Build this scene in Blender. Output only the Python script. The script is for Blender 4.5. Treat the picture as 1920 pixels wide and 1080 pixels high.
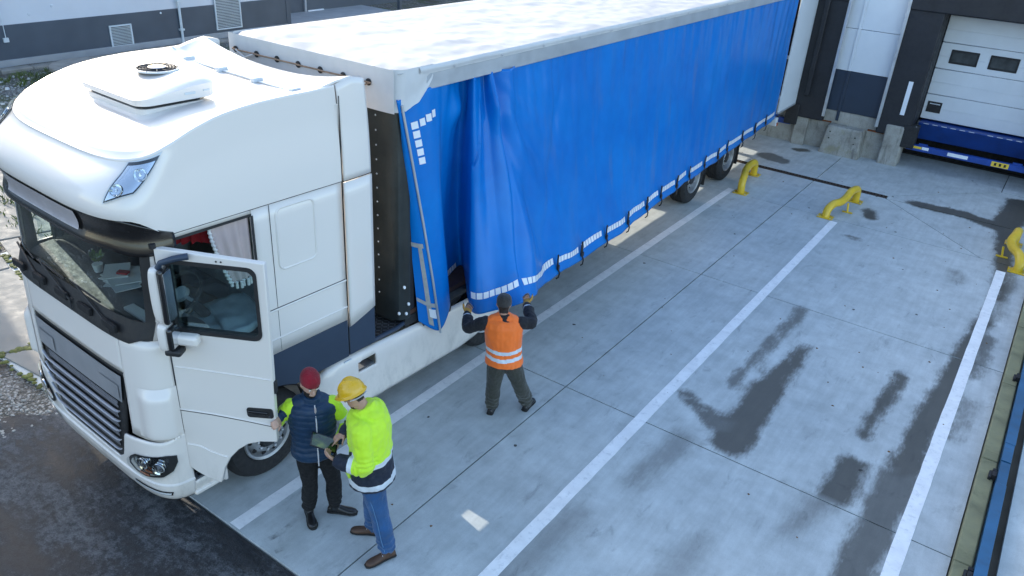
import bpy, bmesh, math, random
from mathutils import Vector, Matrix, noise as mnoise

# ------------------------------------------------------------------ clear
for o in list(bpy.data.objects):
    bpy.data.objects.remove(o, do_unlink=True)
scene = bpy.context.scene
COL = scene.collection
R = math.radians

# ------------------------------------------------------------------ camera
cam_data = bpy.data.cameras.new('camera')
cam_data.sensor_width = 36.0
cam_data.lens = 27.54
cam_data.clip_start = 0.05
cam_data.clip_end = 2000
cam = bpy.data.objects.new('camera', cam_data)
COL.objects.link(cam)
_r = Vector((0.8183329, 0.57179152, 0.05818706))
_u = Vector((-0.30862279, 0.3517598, 0.88375167))
_f = Vector((-0.48485384, 0.74116092, -0.46432451))
cam.matrix_world = Matrix(((_r.x, _u.x, -_f.x, 5.349), (_r.y, _u.y, -_f.y, -2.420), (_r.z, _u.z, -_f.z, 5.796), (0, 0, 0, 1)))
scene.camera = cam

# ------------------------------------------------------------------ sky and sun
SUN_DIR = Vector((1.0, -0.215, -0.43)).normalized()          # direction the light travels
SUN_EL = math.asin(-SUN_DIR.z)
SUN_AZ = math.atan2(-SUN_DIR.x, -SUN_DIR.y)                 # clockwise from +Y
world = bpy.data.worlds.new('World')
scene.world = world
world.use_nodes = True
wn = world.node_tree
wn.nodes.clear()
sky = wn.nodes.new('ShaderNodeTexSky')
sky.sky_type = 'NISHITA'
sky.sun_disc = False
sky.sun_elevation = SUN_EL
sky.sun_rotation = SUN_AZ
sky.air_density = 1.0
sky.dust_density = 1.5
sky.ozone_density = 1.0
bg = wn.nodes.new('ShaderNodeBackground')
bg.inputs['Strength'].default_value = 0.15
wo = wn.nodes.new('ShaderNodeOutputWorld')
wn.links.new(sky.outputs[0], bg.inputs['Color'])
wn.links.new(bg.outputs[0], wo.inputs['Surface'])

sun_data = bpy.data.lights.new('sun', 'SUN')
sun_data.energy = 2.0
sun_data.angle = R(0.5)
sun_data.color = (1.0, 0.93, 0.82)
sun = bpy.data.objects.new('sun', sun_data)
COL.objects.link(sun)
sun.rotation_euler = SUN_DIR.to_track_quat('-Z', 'Y').to_euler()

# ------------------------------------------------------------------ exposure
scene.view_settings.view_transform = 'Standard'
scene.view_settings.look = 'None'
scene.view_settings.exposure = 1.78
scene.view_settings.gamma = 1.0
scene.view_settings.use_curve_mapping = False
scene.render.resolution_x = 1024
scene.render.resolution_y = 576

random.seed(7)

# ------------------------------------------------------------------ materials
MATS = {}
def nd(t, typ, **kw):
    n = t.nodes.new(typ)
    for k, v in kw.items():
        if k in n.inputs: n.inputs[k].default_value = v
        else: setattr(n, k, v)
    return n
def mathn(t, op, a, b=None, clamp=False):
    n = t.nodes.new('ShaderNodeMath'); n.operation = op; n.use_clamp = clamp
    for i, v in enumerate((a, b)):
        if v is None: continue
        if isinstance(v, (int, float)): n.inputs[i].default_value = v
        else: t.links.new(v, n.inputs[i])
    return n.outputs[0]
def mixc(t, fac, a, b, mode='MIX'):
    n = t.nodes.new('ShaderNodeMix'); n.data_type = 'RGBA'; n.blend_type = mode; n.clamp_factor = True
    for k, v in ((0, fac), (6, a), (7, b)):
        if hasattr(v, 'is_linked') or hasattr(v, 'links'): t.links.new(v, n.inputs[k])
        elif isinstance(v, (int, float)): n.inputs[k].default_value = v
        else: n.inputs[k].default_value = (v[0], v[1], v[2], 1)
    return n.outputs[2]
def noise_tex(t, vec, scale, detail=4, rough=.55, dist=0):
    n = t.nodes.new('ShaderNodeTexNoise'); n.inputs['Scale'].default_value = scale
    n.inputs['Detail'].default_value = detail; n.inputs['Roughness'].default_value = rough; n.inputs['Distortion'].default_value = dist
    if vec is not None: t.links.new(vec, n.inputs['Vector'])
    return n.outputs[0]
def ramp(t, fac, stops):
    n = t.nodes.new('ShaderNodeValToRGB'); e = n.color_ramp.elements
    while len(e) < len(stops): e.new(0.5)
    for i, (p, c) in enumerate(stops):
        e[i].position = p
        e[i].color = (c, c, c, 1) if isinstance(c, (int, float)) else (c[0], c[1], c[2], 1)
    t.links.new(fac, n.inputs[0]); return n.outputs[0]
def smooth01(t, v, lo, hi):
    n = t.nodes.new('ShaderNodeMapRange'); n.interpolation_type = 'SMOOTHSTEP'
    n.inputs[1].default_value = lo; n.inputs[2].default_value = hi
    t.links.new(v, n.inputs[0]); return n.outputs[0]
def vscale(t, vec, s):
    n = t.nodes.new('ShaderNodeMapping'); n.inputs['Scale'].default_value = s
    t.links.new(vec, n.inputs['Vector']); return n.outputs[0]
def newmat(name):
    m = bpy.data.materials.new(name); m.use_nodes = True
    t = m.node_tree; b = t.nodes['Principled BSDF']; MATS[name] = m
    return m, t, b
def bump(t, b, h, strength, dist=.01):
    n = t.nodes.new('ShaderNodeBump'); n.inputs['Strength'].default_value = strength; n.inputs['Distance'].default_value = dist
    t.links.new(h, n.inputs['Height']); t.links.new(n.outputs[0], b.inputs['Normal'])
def mat(name, col, rough=.5, metal=0., var=.12, vs=3., bs=0., bscale=60., coat=0., spec=.5, dirt=0., dirtcol=(.12, .10, .08), coord='Object'):
    """plain surface: base colour with uneven tone, optional relief and grime"""
    if name in MATS: return MATS[name]
    m, t, b = newmat(name)
    tc = t.nodes.new('ShaderNodeTexCoord').outputs[coord]
    n = noise_tex(t, tc, vs, 5, .6)
    lo = tuple(c * (1 - var) for c in col); hi = tuple(min(1, c * (1 + var)) for c in col)
    c = ramp(t, n, [(.3, lo), (.7, hi)])
    if dirt > 0:
        d = noise_tex(t, tc, vs * 2.3, 8, .7)
        c = mixc(t, mathn(t, 'MULTIPLY', smooth01(t, d, .5, .8), dirt), c, dirtcol)
    t.links.new(c, b.inputs['Base Color'])
    rn = noise_tex(t, tc, vs * 4, 3)
    t.links.new(ramp(t, rn, [(.3, max(.02, rough * .8)), (.7, min(1, rough * 1.15))]), b.inputs['Roughness'])
    b.inputs['Metallic'].default_value = metal
    b.inputs['Specular IOR Level'].default_value = spec
    if coat: b.inputs['Coat Weight'].default_value = coat; b.inputs['Coat Roughness'].default_value = .06
    if bs: bump(t, b, noise_tex(t, tc, bscale, 4), bs, .005)
    return m
def glass(name, tint, refl=1.0, rough=.0):
    m = bpy.data.materials.new(name); m.use_nodes = True; t = m.node_tree; t.nodes.clear()
    tr = t.nodes.new('ShaderNodeBsdfTransparent'); tr.inputs[0].default_value = (*tint, 1)
    gl = t.nodes.new('ShaderNodeBsdfGlossy'); gl.inputs['Roughness'].default_value = rough; gl.inputs[0].default_value = (.95, 1, 1, 1)
    fr = t.nodes.new('ShaderNodeFresnel'); fr.inputs['IOR'].default_value = 1.5
    mx = t.nodes.new('ShaderNodeMixShader'); o = t.nodes.new('ShaderNodeOutputMaterial')
    t.links.new(mathn(t, 'MULTIPLY', fr.outputs[0], refl, True), mx.inputs[0])
    t.links.new(tr.outputs[0], mx.inputs[1]); t.links.new(gl.outputs[0], mx.inputs[2]); t.links.new(mx.outputs[0], o.inputs[0])
    MATS[name] = m; return m

# ------------------------------------------------------------------ mesh helpers
class MB:
    def __init__(s): s.v = []; s.f = []; s.mi = []; s.cur = 0
    def add(s, vs, fs):
        k = len(s.v); s.v += [tuple(v) for v in vs]
        for f in fs: s.f.append(tuple(i + k for i in f)); s.mi.append(s.cur)
        return s
    def box(s, lo, hi, M=None):
        (a, b, c), (d, e, f) = lo, hi
        vs = [Vector(p) for p in ((a,b,c),(d,b,c),(d,e,c),(a,e,c),(a,b,f),(d,b,f),(d,e,f),(a,e,f))]
        if M is not None: vs = [M @ v for v in vs]
        return s.add(vs, [(0,3,2,1),(4,5,6,7),(0,1,5,4),(1,2,6,5),(2,3,7,6),(3,0,4,7)])
    def prism(s, poly, z0, z1, M=None):
        """poly in xy (counter-clockwise), extruded in z"""
        n = len(poly)
        vs = [Vector((p[0], p[1], z0)) for p in poly] + [Vector((p[0], p[1], z1)) for p in poly]
        if M is not None: vs = [M @ v for v in vs]
        fs = [tuple(range(n))[::-1], tuple(range(n, 2*n))] + [(i, (i+1) % n, n + (i+1) % n, n + i) for i in range(n)]
        return s.add(vs, fs)
    def tube(s, pts, rad, seg=8, cap=True, flat=1.0, upv=None):
        pts = [Vector(p) for p in pts]; n = len(pts)
        rad = [rad]*n if isinstance(rad, (int, float)) else rad
        rings = []; prev = None
        for i in range(n):
            d = (pts[min(i+1, n-1)] - pts[max(i-1, 0)])
            d = d.normalized() if d.length > 1e-9 else Vector((0, 0, 1))
            if prev is None:
                a = Vector(upv) if upv else (Vector((0, 0, 1)) if abs(d.z) < .9 else Vector((1, 0, 0)))
                x = d.cross(a).normalized()
            else:
                x = (prev - d * prev.dot(d)); x = x.normalized() if x.length > 1e-6 else d.orthogonal().normalized()
            prev = x; y = d.cross(x).normalized()
            rings.append([pts[i] + x * rad[i] * math.cos(2*math.pi*k/seg) + y * rad[i] * flat * math.sin(2*math.pi*k/seg) for k in range(seg)])
        vs = [v for r in rings for v in r]; fs = []
        for i in range(n-1):
            for k in range(seg):
                a, b = i*seg + k, i*seg + (k+1) % seg
                fs.append((a, b, b + seg, a + seg))
        if cap: fs += [tuple(range(seg))[::-1], tuple(range((n-1)*seg, n*seg))]
        return s.add(vs, fs)
    def lathe(s, prof, seg=24, M=None, close=True):
        """prof: (radius, height) along local z"""
        vs = []; fs = []; n = len(prof)
        for (r, h) in prof:
            for k in range(seg):
                a = 2*math.pi*k/seg; v = Vector((r*math.cos(a), r*math.sin(a), h)); vs.append(M @ v if M is not None else v)
        for i in range(n-1):
            for k in range(seg):
                a, b = i*seg+k, i*seg+(k+1) % seg; fs.append((a, b, b+seg, a+seg))
        if close: fs += [tuple(range(seg))[::-1], tuple(range((n-1)*seg, n*seg))]
        return s.add(vs, fs)
    def grid(s, fn, nu, nv):
        """fn(u,v) -> point, u,v in 0..1"""
        vs = [fn(i/nu, j/nv) for j in range(nv+1) for i in range(nu+1)]
        return s.add(vs, [(j*(nu+1)+i, j*(nu+1)+i+1, (j+1)*(nu+1)+i+1, (j+1)*(nu+1)+i) for j in range(nv) for i in range(nu)])
    def build(s, name, m, parent=None, smooth=False, bevel=0., seg=2, solid=0., sub=0, angle=40, offset=-1):
        me = bpy.data.meshes.new(name); me.from_pydata(s.v, [], s.f); me.update()
        ms = m if isinstance(m, (list, tuple)) else [m]
        for x in ms: me.materials.append(MATS[x] if isinstance(x, str) else x)
        if len(ms) > 1: me.polygons.foreach_set('material_index', s.mi)
        o = bpy.data.objects.new(name, me); COL.objects.link(o)
        if parent is not None: o.parent = parent
        if smooth:
            me.polygons.foreach_set('use_smooth', [True]*len(me.polygons))
            if angle < 180: me.set_sharp_from_angle(angle=R(angle))
        if solid:
            md = o.modifiers.new('solid', 'SOLIDIFY'); md.thickness = solid; md.offset = offset
        if bevel:
            md = o.modifiers.new('bevel', 'BEVEL'); md.width = bevel; md.segments = seg; md.limit_method = 'ANGLE'; md.angle_limit = R(35)
            me.polygons.foreach_set('use_smooth', [True]*len(me.polygons)); me.set_sharp_from_angle(angle=R(50))
        if sub:
            md = o.modifiers.new('sub', 'SUBSURF'); md.levels = sub; md.render_levels = sub
        return o
def empty(name, loc=(0, 0, 0), label=None, cat=None, group=None, kind=None):
    o = bpy.data.objects.new(name, None); COL.objects.link(o); o.location = loc; o.empty_display_size = .1
    return tag(o, label, cat, group, kind)
def tag(o, label=None, cat=None, group=None, kind=None):
    if label: o['label'] = label
    if cat: o['category'] = cat
    if group: o['group'] = group
    if kind: o['kind'] = kind
    return o
def dup(o, name=None, parent=None, loc=None, rot=None):
    c = o.copy(); COL.objects.link(c)
    if parent is not None: c.parent = parent
    if loc is not None: c.location = loc
    if rot is not None: c.rotation_euler = rot
    return c
def dup_tree(o, parent=None):
    c = dup(o, parent=parent)
    for ch in list(o.children): dup_tree(ch, c)
    return c
def lerp(a, b, t): return a + (b - a) * t
def sstep(a, b, x):
    t = max(0., min(1., (x - a) / (b - a))); return t*t*(3 - 2*t)
def interp(tab, x):
    if x <= tab[0][0]: return tab[0][1]
    for (a, va), (b, vb) in zip(tab, tab[1:]):
        if x <= b: return va + (vb - va) * (x - a) / (b - a)
    return tab[-1][1]
def sinterp(tab, x):
    if x <= tab[0][0]: return tab[0][1]
    for (a, va), (b, vb) in zip(tab, tab[1:]):
        if x <= b: return va + (vb - va) * sstep(a, b, x)
    return tab[-1][1]
def catmull(P, t):
    """P list of tuples, t in 0..len-1"""
    n = len(P); i = max(0, min(n-2, int(t))); u = t - i
    p0, p1, p2, p3 = P[max(i-1, 0)], P[i], P[i+1], P[min(i+2, n-1)]
    return tuple(.5*((2*b) + (-a+c)*u + (2*a-5*b+4*c-d)*u*u + (-a+3*b-3*c+d)*u**3) for a, b, c, d in zip(p0, p1, p2, p3))
def fnoise(x, y, z): return mnoise.noise(Vector((x, y, z)))
def rounded_poly(x0, y0, x1, y1, r, n=5):
    out = []
    for cx, cy, a0 in ((x1-r, y0+r, -90), (x1-r, y1-r, 0), (x0+r, y1-r, 90), (x0+r, y0+r, 180)):
        for k in range(n+1):
            a = R(a0 + 90*k/n); out.append((cx + r*math.cos(a), cy + r*math.sin(a)))
    return out
GA = 0.0117                                                     # the painted bay runs at this small angle to the truck
def GP(a, b, z=0.): return Vector((a*math.cos(GA) + b*math.sin(GA), -a*math.sin(GA) + b*math.cos(GA), z))
# ================================================================== GROUND
def damp_at(x, y):
    best = (9., 0.)
    for (a, e, r0, r1, st) in STAINS:
        ax, ay = e[0]-a[0], e[1]-a[1]; L2 = max(1e-6, ax*ax + ay*ay)
        h = max(0., min(1., ((x-a[0])*ax + (y-a[1])*ay)/L2))
        d = math.hypot(x-a[0]-ax*h, y-a[1]-ay*h) - lerp(r0, r1, h)
        if d < best[0]: best = (d, st)
    return best
STAINS = [  # damp patches on the concrete: start, end, radius at each, strength
    ((3.2, 9.3), (3.09, 6.5), 0.101, 0.078, 0.8), ((3.59, 8.2), (3.5, 6.6), 0.078, 0.203, 1), ((3.5, 6.6), (3.55, 5.3), 0.203, 0.234, 1), ((2.66, 5.9), (3.3, 5.55), 0.094, 0.172, 0.9), ((4.88, 8.25), (4.78, 6.5), 0.109, 0.078, 1), ((4.82, 5.85), (4.78, 5.2), 0.172, 0.187, 1), ((5.68, 11.9), (5.46, 8.8), 0.094, 0.156, 1), ((5.46, 8.8), (5.3, 6.0), 0.156, 0.172, 1), ((5.3, 6.0), (5.22, 3.6), 0.203, 0.172, 0.9), ((3.7, 15.92), (4.6, 15.95), 0.203, 0.234, 1), ((4.6, 15.95), (5.4, 15.7), 0.218, 0.281, 1), ((5.45, 15.8), (5.6, 17.7), 0.273, 0.312, 1), ((5.5, 15.6), (5.72, 11.9), 0.203, 0.109, 1), ((3.0, 14.75), (3.1, 14.3), 0.14, 0.133, 1), ((3.0, 12.95), (3.2, 12.9), 0.094, 0.086, 0.8), ((0.1, 16.9), (0.45, 16.75), 0.296, 0.234, 0.8), ((0.5, 18.0), (0.62, 18.1), 0.156, 0.156, 1), ((2.68, 3.2), (2.6, 1.9), 0.125, 0.156, 0.45), ((3.05, 5.0), (2.94, 4.0), 0.156, 0.094, 0.55), ((5.74, 10.3), (5.72, 8.9), 0.094, 0.078, 0.8), ((5.8, 13.2), (5.78, 11.0), 0.094, 0.07, 0.7), ((4.7, 5.0), (4.5, 4.3), 0.125, 0.062, 0.6), ((4.95, 12.6), (5.05, 12.2), 0.094, 0.062, 0.6), ((5.77, 8.2), (5.76, 7.2), 0.078, 0.047, 0.7), ((3.9, 3.6), (3.7, 2.4), 0.109, 0.156, 0.4)]
def make_concrete():
    m, t, b = newmat('concrete')
    pos = t.nodes.new('ShaderNodeNewGeometry').outputs['Position']
    flat = vscale(t, pos, (1, 1, 0))
    big = noise_tex(t, flat, .55, 6, .6); mid = noise_tex(t, flat, 3.5, 8, .65); fine = noise_tex(t, flat, 90, 3, .6)
    streak = noise_tex(t, vscale(t, flat, (7, .6, 1)), 1.6, 7, .65)
    brush = noise_tex(t, vscale(t, flat, (3, 70, 1)), 1.2, 3, .6)
    c = ramp(t, big, [(.28, (.43, .465, .46)), (.72, (.57, .60, .58))])
    c = mixc(t, .75, c, ramp(t, mid, [(.25, (.70, .70, .69)), (.75, (1.14, 1.14, 1.14))]), 'MULTIPLY')
    c = mixc(t, .34, c, ramp(t, streak, [(.3, (.68, .68, .67)), (.62, (1.08, 1.08, 1.08))]), 'MULTIPLY')
    c = mixc(t, .35, c, ramp(t, fine, [(.3, (.75, .75, .75)), (.7, (1.15, 1.15, 1.15))]), 'MULTIPLY')
    # small oil drips and grit
    vo = t.nodes.new('ShaderNodeTexVoronoi'); vo.inputs['Scale'].default_value = 1.7; t.links.new(flat, vo.inputs['Vector'])
    drip = mathn(t, 'LESS_THAN', mathn(t, 'ADD', vo.outputs['Distance'], mathn(t, 'MULTIPLY', mathn(t, 'SUBTRACT', noise_tex(t, flat, 25, 3), .5), .05)), .042)
    c = mixc(t, mathn(t, 'MULTIPLY', drip, mathn(t, 'GREATER_THAN', noise_tex(t, flat, .9, 2), .47)), c, (.06, .058, .055))
    # faint scuffs
    sc = noise_tex(t, vscale(t, flat, (2.4, .9, 1)), 2.3, 9, .72, .6)
    c = mixc(t, mathn(t, 'MULTIPLY', smooth01(t, sc, .55, .76), .62), c, (.17, .18, .18))
    # damp patches, edges ragged
    jit = mathn(t, 'ADD', mathn(t, 'MULTIPLY', mathn(t, 'SUBTRACT', noise_tex(t, vscale(t, flat, (2.2, 1, 1)), 2.2, 5, .6), .5), .26), mathn(t, 'MULTIPLY', mathn(t, 'SUBTRACT', noise_tex(t, vscale(t, flat, (4, 1, 1)), 9, 4, .6), .5), .12))
    at = t.nodes.new('ShaderNodeAttribute'); at.attribute_name = 'damp'       # signed distance to the damp patches
    ak = t.nodes.new('ShaderNodeAttribute'); ak.attribute_name = 'damp_strength'
    sd = mathn(t, 'ADD', at.outputs['Fac'], jit)
    hard = smooth01(t, sd, .07, -.07); soft = smooth01(t, sd, .16, -.12)
    wet = mathn(t, 'MULTIPLY', mixc(t, smooth01(t, ak.outputs['Fac'], .6, .8), soft, hard), ak.outputs['Fac'])
    wcol = mixc(t, .97, c, (.155, .135, .112), 'MULTIPLY')
    c = mixc(t, wet, c, wcol)
    t.links.new(c, b.inputs['Base Color'])
    ro = mathn(t, 'SUBTRACT', mathn(t, 'ADD', .62, mathn(t, 'MULTIPLY', mid, .3)), mathn(t, 'MULTIPLY', wet, .30))
    t.links.new(ro, b.inputs['Roughness'])
    h = mathn(t, 'ADD', mathn(t, 'MULTIPLY', brush, .5), mathn(t, 'MULTIPLY', fine, .5))
    bump(t, b, h, .25, .003)
make_concrete()
def make_asphalt():
    m, t, b = newmat('worn_asphalt')
    pos = t.nodes.new('ShaderNodeNewGeometry').outputs['Position']; flat = vscale(t, pos, (1, 1, 0))
    rot = t.nodes.new('ShaderNodeMapping'); rot.inputs['Rotation'].default_value = (0, 0, R(-28)); rot.inputs['Scale'].default_value = (.55, 1.5, 1); t.links.new(flat, rot.inputs['Vector'])
    patch = noise_tex(t, rot.outputs[0], 1.5, 10, .68, .3); fine = noise_tex(t, flat, 70, 4, .7); crumb = noise_tex(t, flat, 14, 6, .75)
    patch = mathn(t, 'ADD', patch, mathn(t, 'ADD', mathn(t, 'MULTIPLY', mathn(t, 'SUBTRACT', crumb, .5), .34), mathn(t, 'MULTIPLY', mathn(t, 'SUBTRACT', fine, .5), .16)))
    c = ramp(t, patch, [(.36, (.014, .015, .018)), (.47, (.030, .032, .036)), (.55, (.085, .09, .098)), (.70, (.14, .147, .155))])
    c = mixc(t, .75, c, ramp(t, crumb, [(.36, (.18, .18, .19)), (.52, (1.0, 1.0, 1.0)), (.72, (1.25, 1.25, 1.2))]), 'MULTIPLY')
    c = mixc(t, .6, c, ramp(t, fine, [(.32, (.35, .35, .35)), (.7, (1.5, 1.5, 1.45))]), 'MULTIPLY')
    # reddish mud near the gravel
    mud = mathn(t, 'MULTIPLY', smooth01(t, noise_tex(t, rot.outputs[0], 2.4, 7, .65), .52, .66), .35)
    c = mixc(t, mud, c, (.055, .043, .036))
    t.links.new(c, b.inputs['Base Color'])
    t.links.new(ramp(t, patch, [(.4, .62), (.55, .9)]), b.inputs['Roughness'])
    bump(t, b, mathn(t, 'ADD', fine, mathn(t, 'MULTIPLY', crumb, 1.5)), .9, .012)
make_asphalt()
def make_gravel():
    m, t, b = newmat('gravel')
    pos = t.nodes.new('ShaderNodeNewGeometry').outputs['Position']; flat = vscale(t, pos, (1, 1, 0))
    v = t.nodes.new('ShaderNodeTexVoronoi'); v.inputs['Scale'].default_value = 34; t.links.new(flat, v.inputs['Vector'])
    sep = t.nodes.new('ShaderNodeSeparateColor'); t.links.new(v.outputs['Color'], sep.inputs[0])
    c = ramp(t, sep.outputs[0], [(0, (.10, .095, .085)), (.35, (.21, .20, .18)), (.7, (.33, .32, .295)), (1, (.52, .51, .48))])
    c = mixc(t, .9, c, ramp(t, v.outputs['Distance'], [(.1, (1.1, 1.1, 1.1)), (.62, (.35, .33, .30))]), 'MULTIPLY')
    soil = smooth01(t, noise_tex(t, flat, .8, 8, .65), .50, .62)
    c = mixc(t, mathn(t, 'MULTIPLY', soil, .75), c, (.085, .066, .048))
    # mossy, grassy ground further from the road
    sx = t.nodes.new('ShaderNodeSeparateXYZ'); t.links.new(pos, sx.inputs[0])
    far = smooth01(t, sx.outputs[0], -7.5, -11.5)
    gr = mathn(t, 'MULTIPLY', smooth01(t, noise_tex(t, flat, 1.3, 8, .7), .46, .58), mathn(t, 'ADD', mathn(t, 'MULTIPLY', far, .75), .06))
    c = mixc(t, gr, c, ramp(t, noise_tex(t, flat, 22, 4, .7), [(.3, (.035, .05, .018)), (.7, (.12, .135, .05))]))
    t.links.new(c, b.inputs['Base Color']); b.inputs['Roughness'].default_value = .9
    bump(t, b, mathn(t, 'SUBTRACT', 1, v.outputs['Distance']), .9, .025)
make_gravel()
mat('soil', (.11, .09, .065), .95, var=.35, vs=2, bs=.6, bscale=12)
mat('road_paint', (.84, .83, .80), .6, var=.08, vs=5, dirt=.75, dirtcol=(.40, .41, .41), bs=.2, bscale=70)
mat('joint_filler', (.018, .018, .018), .9)
mat('path_stone', (.22, .21, .185), .85, var=.2, vs=1.6, bs=.5, bscale=25, dirt=.4, dirtcol=(.22, .2, .15))
mat('moss', (.10, .11, .025), .95, var=.5, vs=6, bs=.8, bscale=40)

# one sheet reaching the horizon
g = MB(); g.grid(lambda u, v: (-600 + 1200*u, -600 + 1200*v, -.06), 8, 8); tag(g.build('ground', 'soil'), kind='structure')
# gravel yard left of the truck, gently uneven
def gz(x, y): return -.022 + .028*fnoise(x*.5, y*.5, 3) * sstep(-3.0, -5.5, x) + .012*fnoise(x*1.7, y*1.7, 9) * sstep(-3, -5, x)
g = MB(); g.grid(lambda u, v: (-24 + 21.6*u, -8 + 52*v, gz(-24 + 21.6*u, -8 + 52*v)), 150, 260)
tag(g.build('gravel_yard', 'gravel', smooth=True, angle=180), kind='structure')
# broken asphalt in front of the concrete
g = MB()
def aedge(v): return GP(0, .86).y
g.grid(lambda u, v: (lambda x: (x, lerp(-12, .862 - GA*x, v), -.012 - .006*abs(fnoise(x*2, v*30, 1))))(lerp(-3.05 + .5*fnoise(v*9, 2, 0) + .25*fnoise(v*40, 5, 0), 30, u)), 120, 70)
tag(g.build('asphalt_road', 'worn_asphalt', smooth=True, angle=180), kind='structure')

# concrete apron cast in slabs, open joints between them
apron = MB(); apron.add([GP(-9, .88, -.09), GP(40, .88, -.09), GP(40, 30, -.09), GP(-9, 30, -.09)], [(0, 1, 2, 3)])
apron = tag(apron.build('concrete_apron', 'joint_filler'), kind='structure')
def slab(poly, gap=.009):
    c = Vector((sum(p[0] for p in poly)/len(poly), sum(p[1] for p in poly)/len(poly)))
    n = len(poly); out = []
    for i in range(n):                                          # inset polygon by half a joint
        p0, p1, p2 = Vector(poly[i-1]), Vector(poly[i]), Vector(poly[(i+1) % n])
        e1 = (p1-p0).normalized(); e2 = (p2-p1).normalized(); n1 = Vector((-e1.y, e1.x)); n2 = Vector((-e2.y, e2.x))
        k = (n1+n2) / max(.3, 1 + n1.dot(n2)); out.append(p1 + k*gap)
    P = [GP(q.x, q.y) for q in out]; g = MB(); g.prism([(q.x, q.y) for q in P], -.16, 0)
    o = g.build('slab', 'concrete', apron)
    me = o.data
    x0, x1 = min(q.x for q in P), max(q.x for q in P); y0, y1 = min(q.y for q in P), max(q.y for q in P)
    if x1 > .3 and x0 < 6:                                      # finer top where damp patches lie
        bm = bmesh.new(); bm.from_mesh(me)
        for ax, lo, hi in ((0, x0, x1), (1, y0, y1)):
            c = lo + .13
            while c < hi - .05:
                co = Vector((0, 0, 0)); co[ax] = c; no = Vector((0, 0, 0)); no[ax] = 1
                top = [f for f in bm.faces if f.normal.z > .9]
                gm = list({v for f in top for v in f.verts}) + list({e for f in top for e in f.edges}) + top
                bmesh.ops.bisect_plane(bm, geom=gm, plane_co=co, plane_no=no); c += .13
        bm.to_mesh(me); bm.free()
    A = me.attributes.new('damp', 'FLOAT', 'POINT'); K = me.attributes.new('damp_strength', 'FLOAT', 'POINT')
    dk = [damp_at(v.co.x, v.co.y) for v in me.vertices]
    A.data.foreach_set('value', [d for d, k in dk]); K.data.foreach_set('value', [k for d, k in dk])
    return o
ROWS = [.875, 5.06, 9.40, 13.70, 15.83]
XS = [-7.6, -3.1, 1.336, 5.93]
for j in range(4):
    for i in range(3):
        if j == 3 and i == 2:
            slab([(1.336, 13.70), (5.08, 13.70), (2.92, 15.83), (1.336, 15.83)]); slab([(5.08, 13.70), (5.93, 13.70), (5.93, 15.83), (2.92, 15.83)])
        else: slab([(XS[i], ROWS[j]), (XS[i+1], ROWS[j]), (XS[i+1], ROWS[j+1]), (XS[i], ROWS[j+1])])
slab([(-7.6, 16.03), (1.336, 16.03), (1.336, 19.9), (-7.6, 19.9)])
slab([(1.336, 16.03), (2.93, 16.03), (4.93, 18.3), (4.93, 19.9), (1.336, 19.9)]); slab([(2.93, 16.03), (2.93, 15.84), (5.93, 15.84), (5.93, 18.3), (4.93, 18.3)])
slab([(4.93, 18.31), (5.93, 18.31), (5.93, 19.9), (4.93, 19.9)])
XR = [6.32, 11.5, 17]; YR = [.875, 3.9, 8.2, 12.6, 17, 19.9]
for i in range(2):
    for j in range(5): slab([(XR[i], YR[j]), (XR[i+1], YR[j]), (XR[i+1], YR[j+1]), (XR[i], YR[j+1])])
# painted bay lines
def bay_line(x, y0, y1, w=.15):
    g = MB(); n = 60
    L = [GP(x - w/2 + .006*fnoise(i*.7, x, 0), lerp(y0, y1, i/n), .004) for i in range(n+1)]
    Rr = [GP(x + w/2 + .006*fnoise(i*.7, x, 9), lerp(y0, y1, i/n), .004) for i in range(n+1)]
    g.add(L + Rr, [(i, n+1+i, n+2+i, i+1) for i in range(n)])
    return g.build('bay_line', 'road_paint', apron)
bay_line(.105, .9, 13.9); bay_line(2.42, -.0 + .9, 13.55); bay_line(5.47, .9, 13.3); bay_line(-3.15, .9, 13.7)
# rubber left by turning tyres: thin, broken films on the slabs
def make_rubber():
    m = bpy.data.materials.new('tyre_rubber'); m.use_nodes = True; t = m.node_tree; t.nodes.clear(); MATS['tyre_rubber'] = m
    pos = t.nodes.new('ShaderNodeNewGeometry').outputs['Position']
    n = smooth01(t, noise_tex(t, pos, 6, 6, .7), .40, .75); n2 = smooth01(t, noise_tex(t, pos, 1.1, 3, .6), .38, .62)
    tr = t.nodes.new('ShaderNodeBsdfTransparent'); df = t.nodes.new('ShaderNodeBsdfDiffuse'); df.inputs[0].default_value = (.05, .05, .052, 1)
    mx = t.nodes.new('ShaderNodeMixShader'); o = t.nodes.new('ShaderNodeOutputMaterial')
    t.links.new(mathn(t, 'MULTIPLY', mathn(t, 'MULTIPLY', n, n2), .55), mx.inputs[0]); t.links.new(tr.outputs[0], mx.inputs[1]); t.links.new(df.outputs[0], mx.inputs[2]); t.links.new(mx.outputs[0], o.inputs[0])
make_rubber()
def tyre_mark(pts, w):
    n = 40; g = MB(); L = []; Q = []
    for i in range(n+1):
        t = i/n*(len(pts)-1); c = Vector((*catmull(pts, t), 0)); d = Vector((*catmull(pts, min(len(pts)-1, t+.02)), 0)) - Vector((*catmull(pts, max(0, t-.02)), 0)); s = Vector((-d.y, d.x, 0)).normalized()*w/2
        L.append(c - s + Vector((0, 0, .002))); Q.append(c + s + Vector((0, 0, .002)))
    g.add(L + Q, [(i, n+1+i, n+2+i, i+1) for i in range(n)]); g.build('tyre_mark', 'tyre_rubber', apron)
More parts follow.
